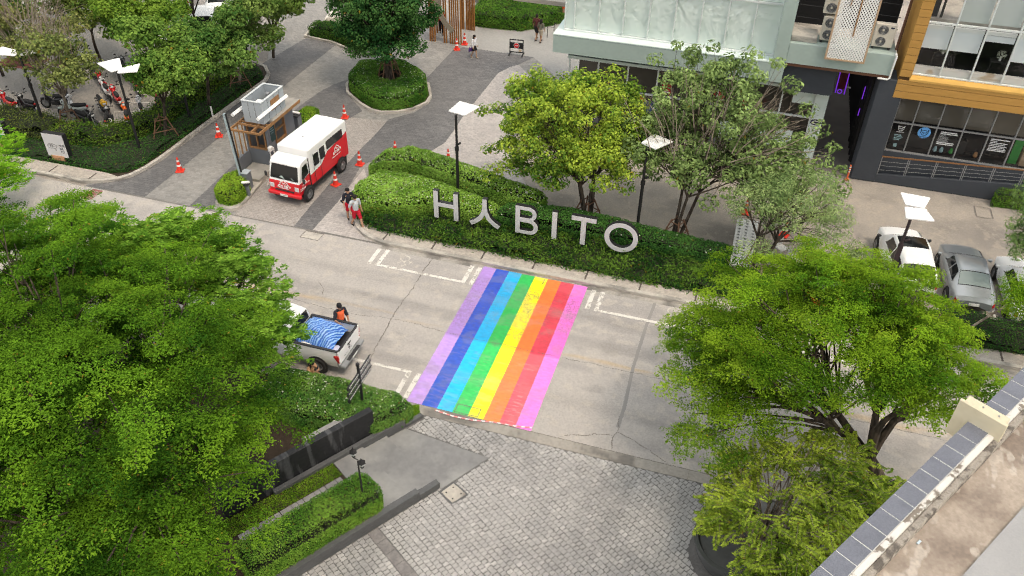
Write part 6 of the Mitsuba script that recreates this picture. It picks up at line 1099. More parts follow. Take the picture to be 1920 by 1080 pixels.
def person(label, M4, pose=None, H=1.72, skin='skin', top='cloth_white', bottom='cloth_black', hair='hair_black', hair_len=0., skirt=False, shorts=False, sleeves=.45, female=False, shoe='shoe_dark', vest=None, cap=None, helmet=None, seated=False, long_trousers=False):
    t = thing('person', label, 'person'); s = H / 1.72; J = dict(pel=(0, 0, .92), chest=(0, .01, 1.28), neck=(0, .0, 1.45), head=(0, .03, 1.6), sl=(-.18, 0, 1.4), sr=(.18, 0, 1.4), el=(-.25, -.03, 1.14), er=(.25, .02, 1.14), wl=(-.26, .06, .9), wr=(.26, .12, .91),
             hl=(-.09, 0, .9), hr=(.09, 0, .9), kl=(-.1, .12, .5), kr=(.1, -.02, .5), al=(-.1, .2, .08), ar=(.1, -.24, .12), tl=(-.1, .34, .04), tr=(.1, -.12, .03))
    J.update(pose or {}); J = {k: np.array(v, float) for k, v in J.items()}
    f = .88 if female else 1.; sp = lambda k, r, o=(0, 0, 0): (*(J[k] + np.array(o)), r)
    ht, hu = J['head'], J['head'] - J['neck']; 
    fw = J.get('face', np.array([0, 1., 0])); fw = fw / np.linalg.norm(fw); rt = np.cross(fw, [0, 0, 1.]); rt /= np.linalg.norm(rt); upv = np.cross(rt, fw)
    hp = lambda x, y, z: ht + rt * x + fw * y + upv * z
    sh = lambda p, r: (*p, r)
    bones = [(sp('pel', .115 * f), sp('pel', .105 * f, (0, 0, .12))), (sp('pel', .1 * f, (0, 0, .12)), sp('chest', .125 * f)), (sh(J['sl'] * .6 + J['chest'] * .4, .075 * f), sh(J['sr'] * .6 + J['chest'] * .4, .075 * f)), (sp('chest', .11 * f), sp('neck', .055 * f)),
             (sp('neck', .05 * f), sh(hp(0, -.01, -.06), .052)), (sh(hp(0, -.02, .04), .092), sh(hp(0, .035, -.035), .068)), (sh(hp(0, .035, -.03), .06), sh(hp(0, .05, -.085), .03)), (sh(hp(0, .085, .005), .012), sh(hp(0, .105, -.03), .015)),
             (sh(hp(-.088, -.01, -.01), .018), sh(hp(-.09, -.02, .02), .02)), (sh(hp(.088, -.01, -.01), .018), sh(hp(.09, -.02, .02), .02))]
    for a in 'lr':
        bones += [(sp('s' + a, .062 * f), sp('e' + a, .045 * f)), (sp('e' + a, .044 * f), sp('w' + a, .03 * f)), (sp('h' + a, .09 * f), sp('k' + a, .06 * f)), (sp('k' + a, .058 * f), sp('a' + a, .04 * f)), (sp('a' + a, .04 * f), sp('t' + a, .028 * f))]
        d = J['w' + a] - J['e' + a]; d /= np.linalg.norm(d); sd = np.cross(d, [1., 0, 0]); sd /= np.linalg.norm(sd) + 1e-9; nr = np.cross(d, sd)
        palm = J['w' + a] + d * .06; bones.append((sp('w' + a, .028 * f), sh(palm, .03 * f)))
        for q in range(4):
            b = palm + d * .02 + sd * (.026 - .017 * q); L = (.06, .07, .065, .05)[q]; m_ = b + d * L * .6 + nr * .008; bones += [(sh(b, .0105), sh(m_, .0095)), (sh(m_, .0095), sh(m_ + d * L * .45 + nr * .022, .008))]
        tb = J['w' + a] + d * .03 + sd * .03; bones.append((sh(tb, .012), sh(tb + d * .045 + sd * .022, .0095)))
    body = bones_mesh(bones, .028, 5); body.apply_scale(s); add('body', body, skin, True, parent=t)
    g = lambda b, m, sm=True, nm='c', it=5: (lambda q: (q.apply_scale(s), add(nm, q, m, sm, parent=t))[1])(bones_mesh(b, .035, it))
    e = .016
    tb = [(sp('pel', .13 * f, (0, 0, .04)), sp('chest', .142 * f)), (sp('chest', .13 * f), sh(J['neck'] - np.array([0, 0, .03]), .07 * f)), (sh(J['sl'], .075 * f), sh(J['sr'], .075 * f))]
    for a in 'lr':
        ee = J['s' + a] + (J['e' + a] - J['s' + a]) * min(1, sleeves * 2); tb.append((sp('s' + a, .08 * f), sh(ee, .066 * f)))
        if sleeves > .5: tb.append((sp('e' + a, .06 * f), sh(J['e' + a] + (J['w' + a] - J['e' + a]) * .9, .045 * f)))
    g(tb, top, nm='shirt')
    if vest: g([(sp('pel', .145 * f, (0, 0, .12)), sp('chest', .155 * f)), (sp('chest', .15 * f), sh(J['neck'] - np.array([0, .02, .05]), .085 * f)), (sh(J['sl'] * .8 + J['chest'] * .2, .085 * f), sh(J['sr'] * .8 + J['chest'] * .2, .085 * f))], vest, nm='vest')
    if skirt: g([(sp('pel', .135 * f, (0, 0, .03)), sp('pel', .15 * f, (0, .01, -.1))), (sp('pel', .14 * f, (0, 0, -.05)), sh(J['hl'] * .35 + J['kl'] * .65, .11 * f)), (sp('pel', .14 * f, (0, 0, -.05)), sh(J['hr'] * .35 + J['kr'] * .65, .11 * f)), (sh(J['hl'] * .4 + J['kl'] * .6, .1), sh(J['hr'] * .4 + J['kr'] * .6, .1))], bottom, nm='skirt')
    else:
        bb = [(sp('pel', .13 * f, (0, 0, .05)), sp('pel', .13 * f, (0, 0, -.02)))]
        for a in 'lr':
            end = J['k' + a] if not shorts else J['h' + a] + (J['k' + a] - J['h' + a]) * .85
            bb.append((sp('h' + a, .108 * f), sh(end, .085 * f if shorts else .075 * f)))
            if not shorts: bb.append((sp('k' + a, .073 * f), sh(J['a' + a] + np.array([0, 0, .03]), .06 * f)))
        g(bb, bottom, nm='shorts' if shorts else 'trousers')
    for a in 'lr': g([(sh(J['a' + a] - np.array([0, .03, .03]), .045), sh(J['t' + a] + np.array([0, .03, -.0]), .034))], shoe, nm='shoe', it=3)
    hb = [(sh(hp(0, -.03, .05), .1), sh(hp(0, .02, .062), .09)), (sh(hp(0, -.05, .02), .09), sh(hp(0, -.055, -.03), .07))]
    if hair_len: hb += [(sh(hp(0, -.07, 0), .085), sh(hp(0, -.1, -hair_len), .07)), (sh(hp(-.075, -.02, 0), .035), sh(hp(-.08, -.04, -hair_len * .8), .03)), (sh(hp(.075, -.02, 0), .035), sh(hp(.08, -.04, -hair_len * .8), .03))]
    g(hb, hair, nm='hair', it=3)
    for x in (-.032, .032):
        q = hull_sph((*hp(x, .088, .012), .0095)); q.apply_scale(s); add('eye', q, 'eye_dark', True, parent=t)
    q = hull_sph((*hp(-.018, .086, -.062), .006), (*hp(.018, .086, -.062), .006), (*hp(0, .092, -.06), .007)); q.apply_scale(s); add('mouth', q, 'lip', True, parent=t)
    if cap: g([(sh(hp(0, -.02, .07), .1), sh(hp(0, .02, .075), .095)), (sh(hp(-.05, .1, .06), .018), sh(hp(.05, .1, .06), .018)), (sh(hp(-.04, .17, .045), .014), sh(hp(.04, .17, .045), .014)), (sh(hp(0, .1, .06), .03), sh(hp(0, .17, .045), .014))], cap, nm='cap', it=3)
    if helmet: g([(sh(hp(0, -.02, .04), .13), sh(hp(0, .01, .06), .125))], helmet, nm='helmet', it=3)
    place_all(t, M4); return t
A = lambda dx, dy: math.atan2(-dx, dy)       # heading for facing (dx, dy)
walk = {}
person('man in a light grey T-shirt and red shorts at the island tip', xf(-16.42, 29.28, .0, A(.8, -.55)), dict(kl=(-.1, .22, .52), al=(-.1, .34, .1), tl=(-.1, .48, .05), kr=(.1, -.05, .5), ar=(.1, -.36, .1), tr=(.1, -.22, .03), er=(.26, -.08, 1.15), wr=(.27, -.02, .9), face=(.25, 1, -.25)), 1.76, top='cloth_lightgrey', bottom='cloth_red', shorts=True)
cam_m = person('man in a dark navy T-shirt and red shorts carrying a black camera', xf(-17.0, 29.75, 0, A(.6, -.75)), dict(face=(-.7, 1, .05), kl=(-.1, .1, .5), kr=(.1, -.03, .5), ar=(.1, -.16, .09), tr=(.1, -.03, .03), al=(-.1, .12, .07), tl=(-.1, .26, .03)), 1.74, top='cloth_navy', bottom='cloth_red', shorts=True)
k = thing('camera_bag', 'black camera hanging at the side of the man in the navy T-shirt', 'camera')
add('camera_body', bx(-.07, .07, -.05, .05, -.05, .05, .015), 'cloth_black', parent=k); add('lens', mv(rot(cyl(0, 0, 0, .09, .035, 12), -np.pi / 2, (1, 0, 0)), 0, .05, 0), 'cloth_black', parent=k); place_all(k, xf(-17.27, 29.6, 1.08, A(.6, -.75)))
person('woman in a white blouse and black skirt walking near the wooden gate', xf(-17.9, 50.1, 0, A(.9, -.35)), dict(kl=(-.08, .1, .5), al=(-.08, .12, .09), tl=(-.08, .25, .03)), 1.55, top='cloth_white', bottom='cloth_black', skirt=True, female=True, hair_len=.3, shoe='cloth_beige', sleeves=.95)
k = add('handbag', cat(hull_sph((-.1, 0, .0, .06), (.1, 0, 0, .06), (.08, 0, .16, .04), (-.08, 0, .16, .04)), tube([(-.09, 0, .18), (-.05, 0, .36), (.05, 0, .36), (.09, 0, .18)], .012, 6)), 'cloth_purple', True, to_world=T4(xf(-18.12, 49.98, .52, .9))); tag(k, 'purple handbag carried by the woman in the black skirt', 'handbag')
person('dark-skinned man in a maroon shirt and dark shorts walking away at the top', xf(-14.9, 54.5, 0, A(.3, 1)), {}, 1.78, skin='skin_tan', top='cloth_maroon', bottom='cloth_black', shorts=True)
person('person in a black and white top and shorts beside the man in the maroon shirt', xf(-14.5, 54.2, 0, A(.3, 1)), {}, 1.6, skin='skin_tan', top='cloth_olive', bottom='cloth_beige', shorts=True, female=True, hair_len=.15)
person('person in dark clothes standing inside the wooden slat gate', xf(-21.5, 53.4, 0, A(.3, -1)), {}, 1.7, top='cloth_red', bottom='cloth_black', sleeves=.95)
person('person in an orange top beside the corner of the mint building', xf(-14.0, 58.6, 0, A(-1, -.4)), {}, 1.65, skin='skin_tan', top='vest_orange', bottom='skin_tan', shorts=True)
person('man in an orange vest and black cap standing behind the pickup truck bed', xf(-13.5, 21.9, 0, A(.9, -.6)), dict(er=(.34, .2, 1.22), wr=(.3, .46, 1.2), el=(-.24, .1, 1.12), wl=(-.16, .32, 1.05), kl=(-.1, .02, .5), al=(-.1, -.02, .08), tl=(-.1, .12, .03), kr=(.1, .02, .5), ar=(.1, -.02, .08), tr=(.1, .12, .03)), 1.74, skin='skin_tan', top='cloth_navy', bottom='cloth_black', vest='vest_orange', cap='cloth_black')
person('long-haired woman with a phone crouching beside the pickup truck', xf(-13.45, 19.3, 0, A(.9, -.3)), dict(pel=(0, -.15, .42), chest=(0, .02, .76), neck=(0, .07, .92), head=(0, .12, 1.06), sl=(-.16, .04, .87), sr=(.16, .04, .87), el=(-.22, .18, .66), er=(.22, .18, .66), wl=(-.06, .36, .82), wr=(.06, .36, .84), hl=(-.09, -.15, .4), hr=(.09, -.15, .4), kl=(-.12, .28, .5), kr=(.14, .26, .46), al=(-.1, .05, .08), ar=(.12, .05, .08), tl=(-.1, .2, .03), tr=(.12, .2, .03)), 1.6, top='cloth_tan', bottom='cloth_tan', female=True, hair_len=.32, sleeves=.2)
k = add('phone', bx(-.035, .035, -.006, .006, -.07, .07, .004), 'cloth_black', to_world=T4(xf(-13.1, 19.2, .92, A(.9, -.3)))); tag(k, 'black phone held up by the crouching woman', 'phone')
person('delivery rider with a light blue helmet, half hidden behind the broad-leaved tree', xf(-20.72, 24.87, 0, 1.75), dict(pel=(0, -.22, .92), chest=(0, -.12, 1.24), neck=(0, -.05, 1.4), head=(0, .0, 1.54), sl=(-.18, -.08, 1.34), sr=(.18, -.08, 1.34), el=(-.28, .1, 1.12), er=(.28, .1, 1.12), wl=(-.3, .28, 1.06), wr=(.3, .28, 1.06), hl=(-.1, -.2, .88), hr=(.1, -.2, .88), kl=(-.2, .2, .74), kr=(.2, .2, .74), al=(-.2, .1, .36), ar=(.2, .1, .36), tl=(-.2, .25, .33), tr=(.2, .25, .33)), 1.7, top='cloth_navy', bottom='cloth_black', helmet='helmet_blue', sleeves=.95)
# ================================================================ signs, lamps, street furniture
M('sign_face', (.62, .62, .64), .5); M('cone_red', (.72, .05, .03), .5); M('reflective', (.8, .8, .8), .35); M('sign_orange', (.55, .3, .17), .7); M('sign_green', (.02, .3, .06), .5); M('print_black', (.02, .02, .022), .6); M('dark_purple_metal', (.05, .035, .04), .45)
# --- letters of the island sign, built in the xz plane and facing -y
LYF, LZB, LH = 30.4, .58, 1.46
def letter(key, poly, x, label):
    t = thing('sign_letter', label, 'sign letter', 'letters of the island sign'); p = shapely.affinity.translate(poly, x, LZB)
    a = rot(prism(p, 0, .2), np.pi / 2, (1, 0, 0)); add('casing', mv(a, 0, LYF + .215), 'black_metal', parent=t)
    b = rot(prism(p.buffer(-.012), 0, .014), np.pi / 2, (1, 0, 0)); add('face', mv(b, 0, LYF + .013), 'sign_face', parent=t)
    bs = p.bounds; base = p.intersection(sbox(bs[0] - 1, bs[1] - 1, bs[2] + 1, bs[1] + .12))
    for g in getattr(base, 'geoms', [base]):
        if g.geom_type == 'Polygon': add('post', bx(g.centroid.x - .03, g.centroid.x + .03, LYF + .06, LYF + .14, .05, g.bounds[1] + .02), 'black_metal', parent=t)
S_ = .25
Hh = unary_union([sbox(0, 0, S_, LH), sbox(.98, 0, .98 + S_, LH), sbox(S_ - .01, .64, .99, .86)])
letter('H', Hh, -12.98, 'white letter H with black sides, leftmost of the island sign')
yl = LineString([(.0, .06), (.25, .2), (.5, .44), (.66, .78), (.70, 1.1), (.70, LH)]).buffer(.115, cap_style=2, join_style=1); yr = LineString([(1.4, .06), (1.15, .2), (.9, .44), (.74, .78), (.70, 1.1), (.70, LH)]).buffer(.115, cap_style=2, join_style=1)
letter('Y', yl.union(yr), -11.18, 'white upside-down Y shaped letter with curved legs in the island sign')
o1 = sbox(0, 0, .68, LH).union(unary_union([Point(.68, .41).buffer(.41, 24), sbox(.6, 0, .72, .82), Point(.64, 1.09).buffer(.37, 24), sbox(.5, .72, .66, LH)]))
Bo = o1.difference(unary_union([sbox(.24, .2, .66, .62), Point(.66, .41).buffer(.21, 20), sbox(.24, .88, .62, 1.26), Point(.62, 1.07).buffer(.19, 20)]))
letter('B', Bo, -9.02, 'white letter B in the island sign, between the curved letter and the I')
letter('I', sbox(0, 0, S_, LH), -7.31, 'white letter I in the island sign')
letter('T', unary_union([sbox(0, LH - .24, 1.14, LH), sbox(.445, 0, .445 + S_, LH - .23)]), -6.43, 'white letter T in the island sign')
letter('O', Point(.74, .74).buffer(.76, 40).difference(Point(.74, .74).buffer(.52, 36)), -4.89, 'white letter O, rightmost of the island sign')
# --- street lamps with flat white reflectors
def lamp(label, x, y, z0, h, heads, r=.075, name='street_lamp', mat='black_metal', sq=False):
    t = thing(name, label, 'street lamp', None)
    add('post', cyl(x, y, z0, z0 + h * .62, r, 12) if not sq else bx(x - .09, x + .09, y - .09, y + .09, z0, z0 + h * .62, .01), mat, 40, parent=t)
    add('upper_post', cyl(x, y, z0 + h * .62 + .001, z0 + h, r * .8, 12), mat, 40, parent=t); add('collar', cyl(x, y, z0 + h * .6, z0 + h * .64, r * 1.35, 12), mat, parent=t)
    for a, tilt, L, w0, w1 in heads:
        q = Polygon([(.1, -w0 / 2), (L, -w1 / 2), (L, w1 / 2), (.1, w0 / 2)]).buffer(.05, 4); m = prism(q, -.02, .02); m = rot(m, -tilt, (0, 1, 0)); m = rz(m, a)
        k = add('reflector', mv(m, x, y, z0 + h + .06), 'white_paint', parent=t)
        add('bracket', bar((x, y, z0 + h - .02), (x + .25 * math.cos(a), y + .25 * math.sin(a), z0 + h + .03 + .25 * math.sin(tilt)), .05, .03), mat, parent=k)
    add('spotlight', hull_sph((x + .1, y - .04, z0 + h * .68, .05), (x + .2, y - .07, z0 + h * .7, .05)), mat, True, parent=t)
    return t
lamp('black lamp post with one white reflector rising from the clipped hedge by the letter H', -12.72, 32.95, .1, 4.55, [(1.35, .0, 1.15, .8, 1.0)])
lamp('black lamp post with a white reflector among the branches of the olive tree', -3.76, 32.6, .1, 4.6, [(1.1, .0, 1.1, .7, .95)])
lamp('dark purple lamp post with two white reflectors above the parked white car', 7.05, 31.25, .0, 4.6, [(1.5, .05, .85, .62, 1.0), (-1.45, .05, .95, .7, .95)], sq=True, mat='dark_purple_metal')
lamp('black lamp post with two white reflectors in front of the parking lot', -30.4, 32.0, .1, 4.5, [(2.55, .1, 1.2, .5, 1.0), (.5, .1, 1.0, .5, .9)])
lamp('black lamp post with two white reflectors behind the thin olive trees', -36.75, 32.35, .1, 4.4, [(3.3, .08, 1.2, .5, .9), (.75, .1, 1.2, .5, .9)])
lamp('black lamp post with its reflectors hidden in the middle tree of the planter row', -30.15, 36.1, .1, 4.5, [(2.55, .1, 1.0, .5, .9)])
lamp('black lamp post beside the metal barrier at the far end of the planter row', -30.55, 43.2, .1, 4.5, [(2.55, .1, 1.0, .5, .9)])
# --- cones
cone0 = None
def cone_build(label):
    t = thing('traffic_cone', label, 'traffic cone', 'red traffic cones in the driveway')
    add('base', bx(-.21, .21, -.21, .21, 0, .045, .012), 'cone_red', parent=t)
    R = lambda z: .145 - .115 * (z - .045) / .76
    add('cone', lathe([(R(.045), .045), (R(.8), .8), (0, .805)], 24), 'cone_red', 40, parent=t)
    for z0, z1 in ((.3, .4), (.56, .65)): add('band', lathe([(R(z0) + .004, z0), (R(z1) + .004, z1)], 24), 'reflective', 60, parent=t)
    return t
cs = [(-27.36, 31.09, 'red traffic cone nearest the road on the left dark lane'), (-27.6, 35.04, 'red traffic cone farther up the left lane beside the planter'), (-22.06, 39.36, 'red traffic cone beyond the passenger truck, near the round hedge island'), (-18.88, 34.68, 'red traffic cone at the rear of the passenger truck'), (-19.13, 32.41, 'red traffic cone beside the front wheel side of the passenger truck, behind the two men'),
      (-17.55, 36.3, 'red traffic cone half hidden behind the top of the white-flowered hedge'), (-14.55, 36.4, 'red traffic cone left of the tall black lamp post'), (-19.48, 51.0, 'red traffic cone nearest the corner of the wooden gate'), (-19.3, 52.05, 'red traffic cone just behind the one at the wooden gate corner'), (.93, 36.4, 'red traffic cone seen under the grey-green tree'), (2.85, 35.0, 'red traffic cone behind the grey-green tree trunk')]
c0 = cone_build(cs[0][2]); place_all(c0, xf(*cs[0][:2], .01, .4))
for i, (x, y, lb) in enumerate(cs[1:]): dup(c0, xf(x, y, .01, .5 + i * 1.3), lb)
t = thing('delineator_post', 'orange delineator post with white bands at the foot of the charcoal column', 'bollard'); M('delineator_orange', (.75, .16, .06), .5)
add('post', cyl(5.72, 41.42, 0, .85, .045, 12), 'delineator_orange', 40, parent=t); add('base', cyl(5.72, 41.42, 0, .04, .12, 14), 'delineator_orange', parent=t)
for z in (.45, .58, .71): add('band', lathe([(.047, z), (.047, z + .06)], 14, (5.72, 41.42, 0)), 'reflective', 60, parent=t)
# --- no-entry board on wheels
t = thing('no_entry_board', 'black wheeled barrier board with a red no-entry disc', 'barrier')
for x in (-.45, .45): add('upright', bx(x - .03, x + .03, -.03, .03, .12, 1.08), 'black_metal', parent=t)
for z0, z1 in ((1.02, 1.08), (.18, .24)): add('rail', bx(-.419, .419, -.025, .025, z0, z1), 'black_metal', parent=t)
add('panel', bx(-.42, .42, -.015, .015, .46, .86), 'black_metal', parent=t)
add('disc', rot(lathe([(0, 0), (.17, 0), (.17, .012), (0, .012)], 28), np.pi / 2, (1, 0, 0)).apply_translation((0, -.014, .66)), M('sign_red', (.6, .01, .015), .45), parent=t); add('disc_rim', mv(rot(lathe([(.17, 0), (.19, 0), (.19, .01), (.17, .01), (.17, 0)], 28), np.pi / 2, (1, 0, 0)), 0, -.015, .66), 'white_matte', parent=t); add('disc_bar', bx(-.11, .11, -.034, -.027, .635, .685), 'white_matte', parent=t)
add('notice', bx(.15, .35, -.02, -.016, .26, .42), M('notice_tan', (.5, .38, .25), .7), parent=t)
for x in (-.45, .45):
    add('foot', bx(x - .03, x + .03, -.3, .3, .1, .14), 'black_metal', parent=t)
    for y in (-.27, .27): add('wheel', mv(rot(lathe([(0, -.03), (.07, -.03), (.07, .03), (0, .03)], 14), np.pi / 2, (0, 1, 0)), x, y, .07), 'rubber', parent=t)
place_all(t, xf(-15.4, 51.45, .01, .08))
# --- pylon signs
def pylon(label, x, y, a, mat_top, txt):
    t = thing('pylon_sign', label, 'sign'); add('pedestal', bx(-.42, .32, -.05, .1, .05, .5, .01), 'sign_orange', parent=t); add('box', bx(-.62, .62, -.0, .3, .42, 1.74, .008), 'black_metal', parent=t); add('face', bx(-.605, .605, -.012, -.001, .435, 1.725), 'sign_face', parent=t); txt(t); place_all(t, xf(x, y, 0, a)); return t
def txt1(t):
    for i, (w, z) in enumerate((('HUB', 1.06), ('BA', .88), ('TO', .70))): add('lettering', mv(rot(meshkit.text_mesh(w, .12, .004, True), np.pi / 2, (1, 0, 0)), .22, -.012, z), 'print_black', parent=t)
    r = np.random.RandomState(2); g = [LineString([(-.42 + .1 * math.cos(a) * q + .2, 1.05 + .12 * math.sin(a) * q) for a in np.linspace(0, 6.28, 14)]).buffer(.007) for q in (.5, .8)] + [LineString([(-.45, 1.0), (-.38, 1.14), (-.2, 1.2), (.0, 1.16), (.12, 1.06), (.02, .92), (-.2, .88), (-.38, .92), (-.45, 1.0)]).buffer(.009), LineString([(-.38, 1.14), (-.3, 1.08), (-.1, 1.12), (0, 1.16)]).buffer(.007), LineString([(-.1, .9), (-.02, .78), (.04, .9)]).buffer(.007), LineString([(-.35, 1.05), (-.2, 1.08), (-.05, 1.02), (.06, 1.07)]).buffer(.007)]
    add('emblem', mv(rot(prism(unary_union(g), 0, .004), np.pi / 2, (1, 0, 0)), 0, -.012), 'print_black', parent=t)
def txt2(t):
    add('green_panel', bx(-.6, .6, -.017, -.0125, .44, 1.05), 'sign_green', parent=t); add('emblem', mv(rot(lathe([(0, 0), (.13, 0), (.13, .004), (0, .004)], 20), np.pi / 2, (1, 0, 0)), .42, -.017, .78), 'sign_face', parent=t); add('lettering', bx(.3, .5, -.016, -.0125, 1.28, 1.34), 'print_black', parent=t)
pylon('white pylon sign with a line drawing and black letters in the left planter', -33.6, 29.75, .06, 0, txt1)
pylon('white and green pylon sign cut off by the left edge', -37.5, 29.85, .06, 0, txt2)
t = thing('parking_sign', 'small dark tilted sign with a white letter P among the motorcycles', 'sign'); add('board', rot(bx(-.22, .22, -.02, .02, .02, .92, .008), -.25, (1, 0, 0)), 'print_black', parent=t)
add('lettering', rot(mv(rot(meshkit.text_mesh('P', .3, .005, True), np.pi / 2, (1, 0, 0)), -.11, -.021, .42), -.25, (1, 0, 0)), 'white_matte', parent=t); add('lettering', rot(bx(-.1, .1, -.026, -.021, .14, .22), -.25, (1, 0, 0)), 'sticker_teal', parent=t); add('leg', tube([(0, .3, 0), (0, .2, .7)], .02, 6), 'black_metal', parent=t); place_all(t, xf(-33.5, 33.55, 0, .12, 1.1))
# --- three-armed street sign and lantern
t = thing('street_sign', 'black post with three lettered sign arms standing in the rounded hedge', 'sign'); sx, sy_ = -10.8, 18.15
add('post', cyl(sx, sy_, .1, 2.66, .05, 12), 'black_metal', 40, parent=t); add('finial', hull_sph((sx, sy_, 2.7, .07)), 'black_metal', True, parent=t)
for i, z in enumerate((2.3, 2.05, 1.8)):
    y0, y1 = (sy_ - .9, sy_ + .92) if i else (sy_ + .06, sy_ + .92)
    if i == 0: y0 = sy_ - .86
    k = add('arm', cat(bx(sx - .02, sx + .02, y0, y1, z - .075, z + .075, .006)), 'black_metal', parent=t)
    b = .1; rr = np.random.RandomState(i); g = []
    y = y0 + .1
    while y < y1 - .15:
        w = rr.uniform(.04, .1); g.append(sbox(y, -.02, y + w, .03)); y += w + .03
    R = np.array([[0, 0, 1, 0], [1, 0, 0, 0], [0, 1, 0, 0], [0, 0, 0, 1.]])
    m = prism(unary_union(g), 0, .003); m.apply_transform(R); add('lettering', mv(m, sx + .021, 0, z), 'white_matte', parent=k)
    add('end_plate', bx(sx + .02, sx + .026, y1 - .1, y1 - .03, z - .05, z + .05), M('plate_pale', (.6, .55, .5), .5), parent=k)
t = thing('lantern_post', 'black twin-lantern post standing in the box hedge', 'lamp'); lx, ly = uv(-3.15, 2.42)
add('post', tube([(lx, ly, .2), (lx, ly, 2.75)], [.035, .025], 10), 'black_metal', 40, parent=t); add('foot', cyl(lx, ly, .2, .9, .05, 12, .035), 'black_metal', parent=t)
add('crossbar', tube([(lx - .2, ly + .12, 2.7), (lx, ly, 2.82), (lx + .2, ly - .1, 2.62)], .016, 6), 'black_metal', parent=t)
for dx, dy, z in ((-.2, .14, 2.72), (.17, -.08, 2.62)):
    k = add('lantern', lathe([(.0, -.04), (.05, 0), (.1, .2), (.12, .21), (.125, .235), (.05, .31), (.02, .34), (.012, .4), (0, .41)], 6, (lx + dx, ly + dy, z)), 'black_metal', parent=t); add('glass', lathe([(.053, .02), (.1, .19)], 6, (lx + dx * 1.0, ly + dy, z)).apply_scale(1.0), 'lamp_clear', parent=k)
# --- guard booth
MB('booth_concrete', lambda p, n, uv: mix((.4, .38, .34), (.26, .25, .23), fbm(p.x * 3, p.y * 3, 0, 3)), None, 0, .8); M('booth_grey', (.15, .165, .185), .6); M('booth_grey_light', (.36, .4, .43), .5); M('booth_green', (.02, .06, .06), .5)
t = thing('guard_booth', 'grey guard booth with a timber pergola and a box-like roof parapet beside the passenger truck', 'guard booth')
add('wall', bx(-24.05, -22.95, 32.7, 32.8, .1, 1.15), 'booth_grey', parent=t); add('wall', bx(-24.15, -24.05, 32.7, 35.3, .1, 2.68), 'booth_grey', parent=t); add('wall', bx(-24.05, -22.95, 35.2, 35.3, .1, 2.68), 'booth_grey', parent=t)
add('wall', bx(-22.95, -22.85, 34.45, 35.3, .1, 2.68), 'booth_grey', parent=t); add('wall', bx(-22.95, -22.85, 32.7, 33.35, .1, 1.15), 'booth_grey', parent=t); add('wall', bx(-22.96, -22.84, 32.7, 33.3, 1.16, 2.68), 'booth_grey', parent=t)
add('green_panel', bx(-22.86, -22.83, 32.95, 33.4, 1.5, 2.5), 'booth_green', parent=t)
for i in range(4): add('panel_text', bx(-22.831, -22.827, 33.0, 33.3 - .05 * (i % 2), 2.3 - .12 * i, 2.34 - .12 * i), 'sticker_teal', parent=t)
def tframe(nm, x0, x1, y0, y1, z0, z1):
    along_x = (x1 - x0) > (y1 - y0)
    if along_x: m = cat(bx(x0, x1, y0, y1, z0, z0 + .07), bx(x0, x1, y0, y1, z1 - .07, z1), bx(x0, x0 + .06, y0 + .002, y1 - .002, z0 + .071, z1 - .071), bx(x1 - .06, x1, y0 + .002, y1 - .002, z0 + .071, z1 - .071))
    else: m = cat(bx(x0, x1, y0, y1, z0, z0 + .07), bx(x0, x1, y0, y1, z1 - .07, z1), bx(x0 + .002, x1 - .002, y0, y0 + .06, z0 + .071, z1 - .071), bx(x0 + .002, x1 - .002, y1 - .06, y1, z0 + .071, z1 - .071))
    k = add(nm, m, 'timber', parent=t)
    if along_x: add('pane', tm([(x0, (y0 + y1) / 2, z0), (x1, (y0 + y1) / 2, z0), (x1, (y0 + y1) / 2, z1), (x0, (y0 + y1) / 2, z1)], [[0, 1, 2], [0, 2, 3]]), 'pane_glass', parent=k)
    else: add('pane', tm([((x0 + x1) / 2, y0, z0), ((x0 + x1) / 2, y1, z0), ((x0 + x1) / 2, y1, z1), ((x0 + x1) / 2, y0, z1)], [[0, 1, 2], [0, 2, 3]]), 'pane_glass', parent=k)
tframe('window', -24.0, -23.0, 32.66, 32.78, 1.16, 2.6); tframe('window', -22.97, -22.83, 33.42, 34.42, 1.2, 2.6)
add('mullion', bx(-23.52, -23.48, 32.67, 32.77, 1.24, 2.52), 'timber', parent=t); add('transom', bx(-22.96, -22.84, 33.49, 34.35, 1.85, 1.9), 'timber', parent=t)
add('counter', bx(-23.9, -23.1, 33.0, 33.4, .95, 1.0), 'timber', parent=t); add('chair_back', bx(-23.4, -23.0, 33.7, 33.76, .8, 1.4, .02), 'rubber', parent=t); add('lower_wall', bx(-22.95, -22.85, 33.36, 34.44, .1, 1.19), 'booth_grey', parent=t)
add('roof_slab', bx(-24.2, -22.45, 32.86, 35.5, 2.69, 2.82, .008), 'booth_concrete', parent=t)
for y0, y1, x0, x1 in ((31.5, 31.57, -24.15, -22.45), (32.2, 32.25, -24.08, -22.53), (32.5, 32.55, -24.08, -22.53)): add('pergola_beam', bx(x0, x1, y0, y1, 2.66, 2.76), 'timber', parent=t)
for x in (-24.15, -22.99, -22.52): add('pergola_beam', bx(x, x + .07, 31.575, 32.85, 2.665, 2.775), 'timber', parent=t)
add('fascia_board', bx(-22.45, -22.42, 31.5, 35.5, 2.66, 2.8), 'timber', parent=t)
add('low_wall', bx(-24.2, -24.05, 31.6, 32.69, .1, 1.02, .008), 'booth_grey', parent=t)
for y in (31.75, 32.15, 32.5): add('post', bx(-24.15, -24.1, y, y + .05, 1.02, 2.66), 'timber', parent=t)
ub = lambda a, b, c, d: bx(a, b, c, d, 2.825, 3.95)
for m in (ub(-23.75, -23.68, 32.35, 34.45), ub(-22.72, -22.65, 32.35, 34.45), ub(-23.68, -22.72, 32.35, 32.42), ub(-23.68, -22.72, 34.38, 34.45)): add('roof_box', m, 'booth_grey_light', parent=t)
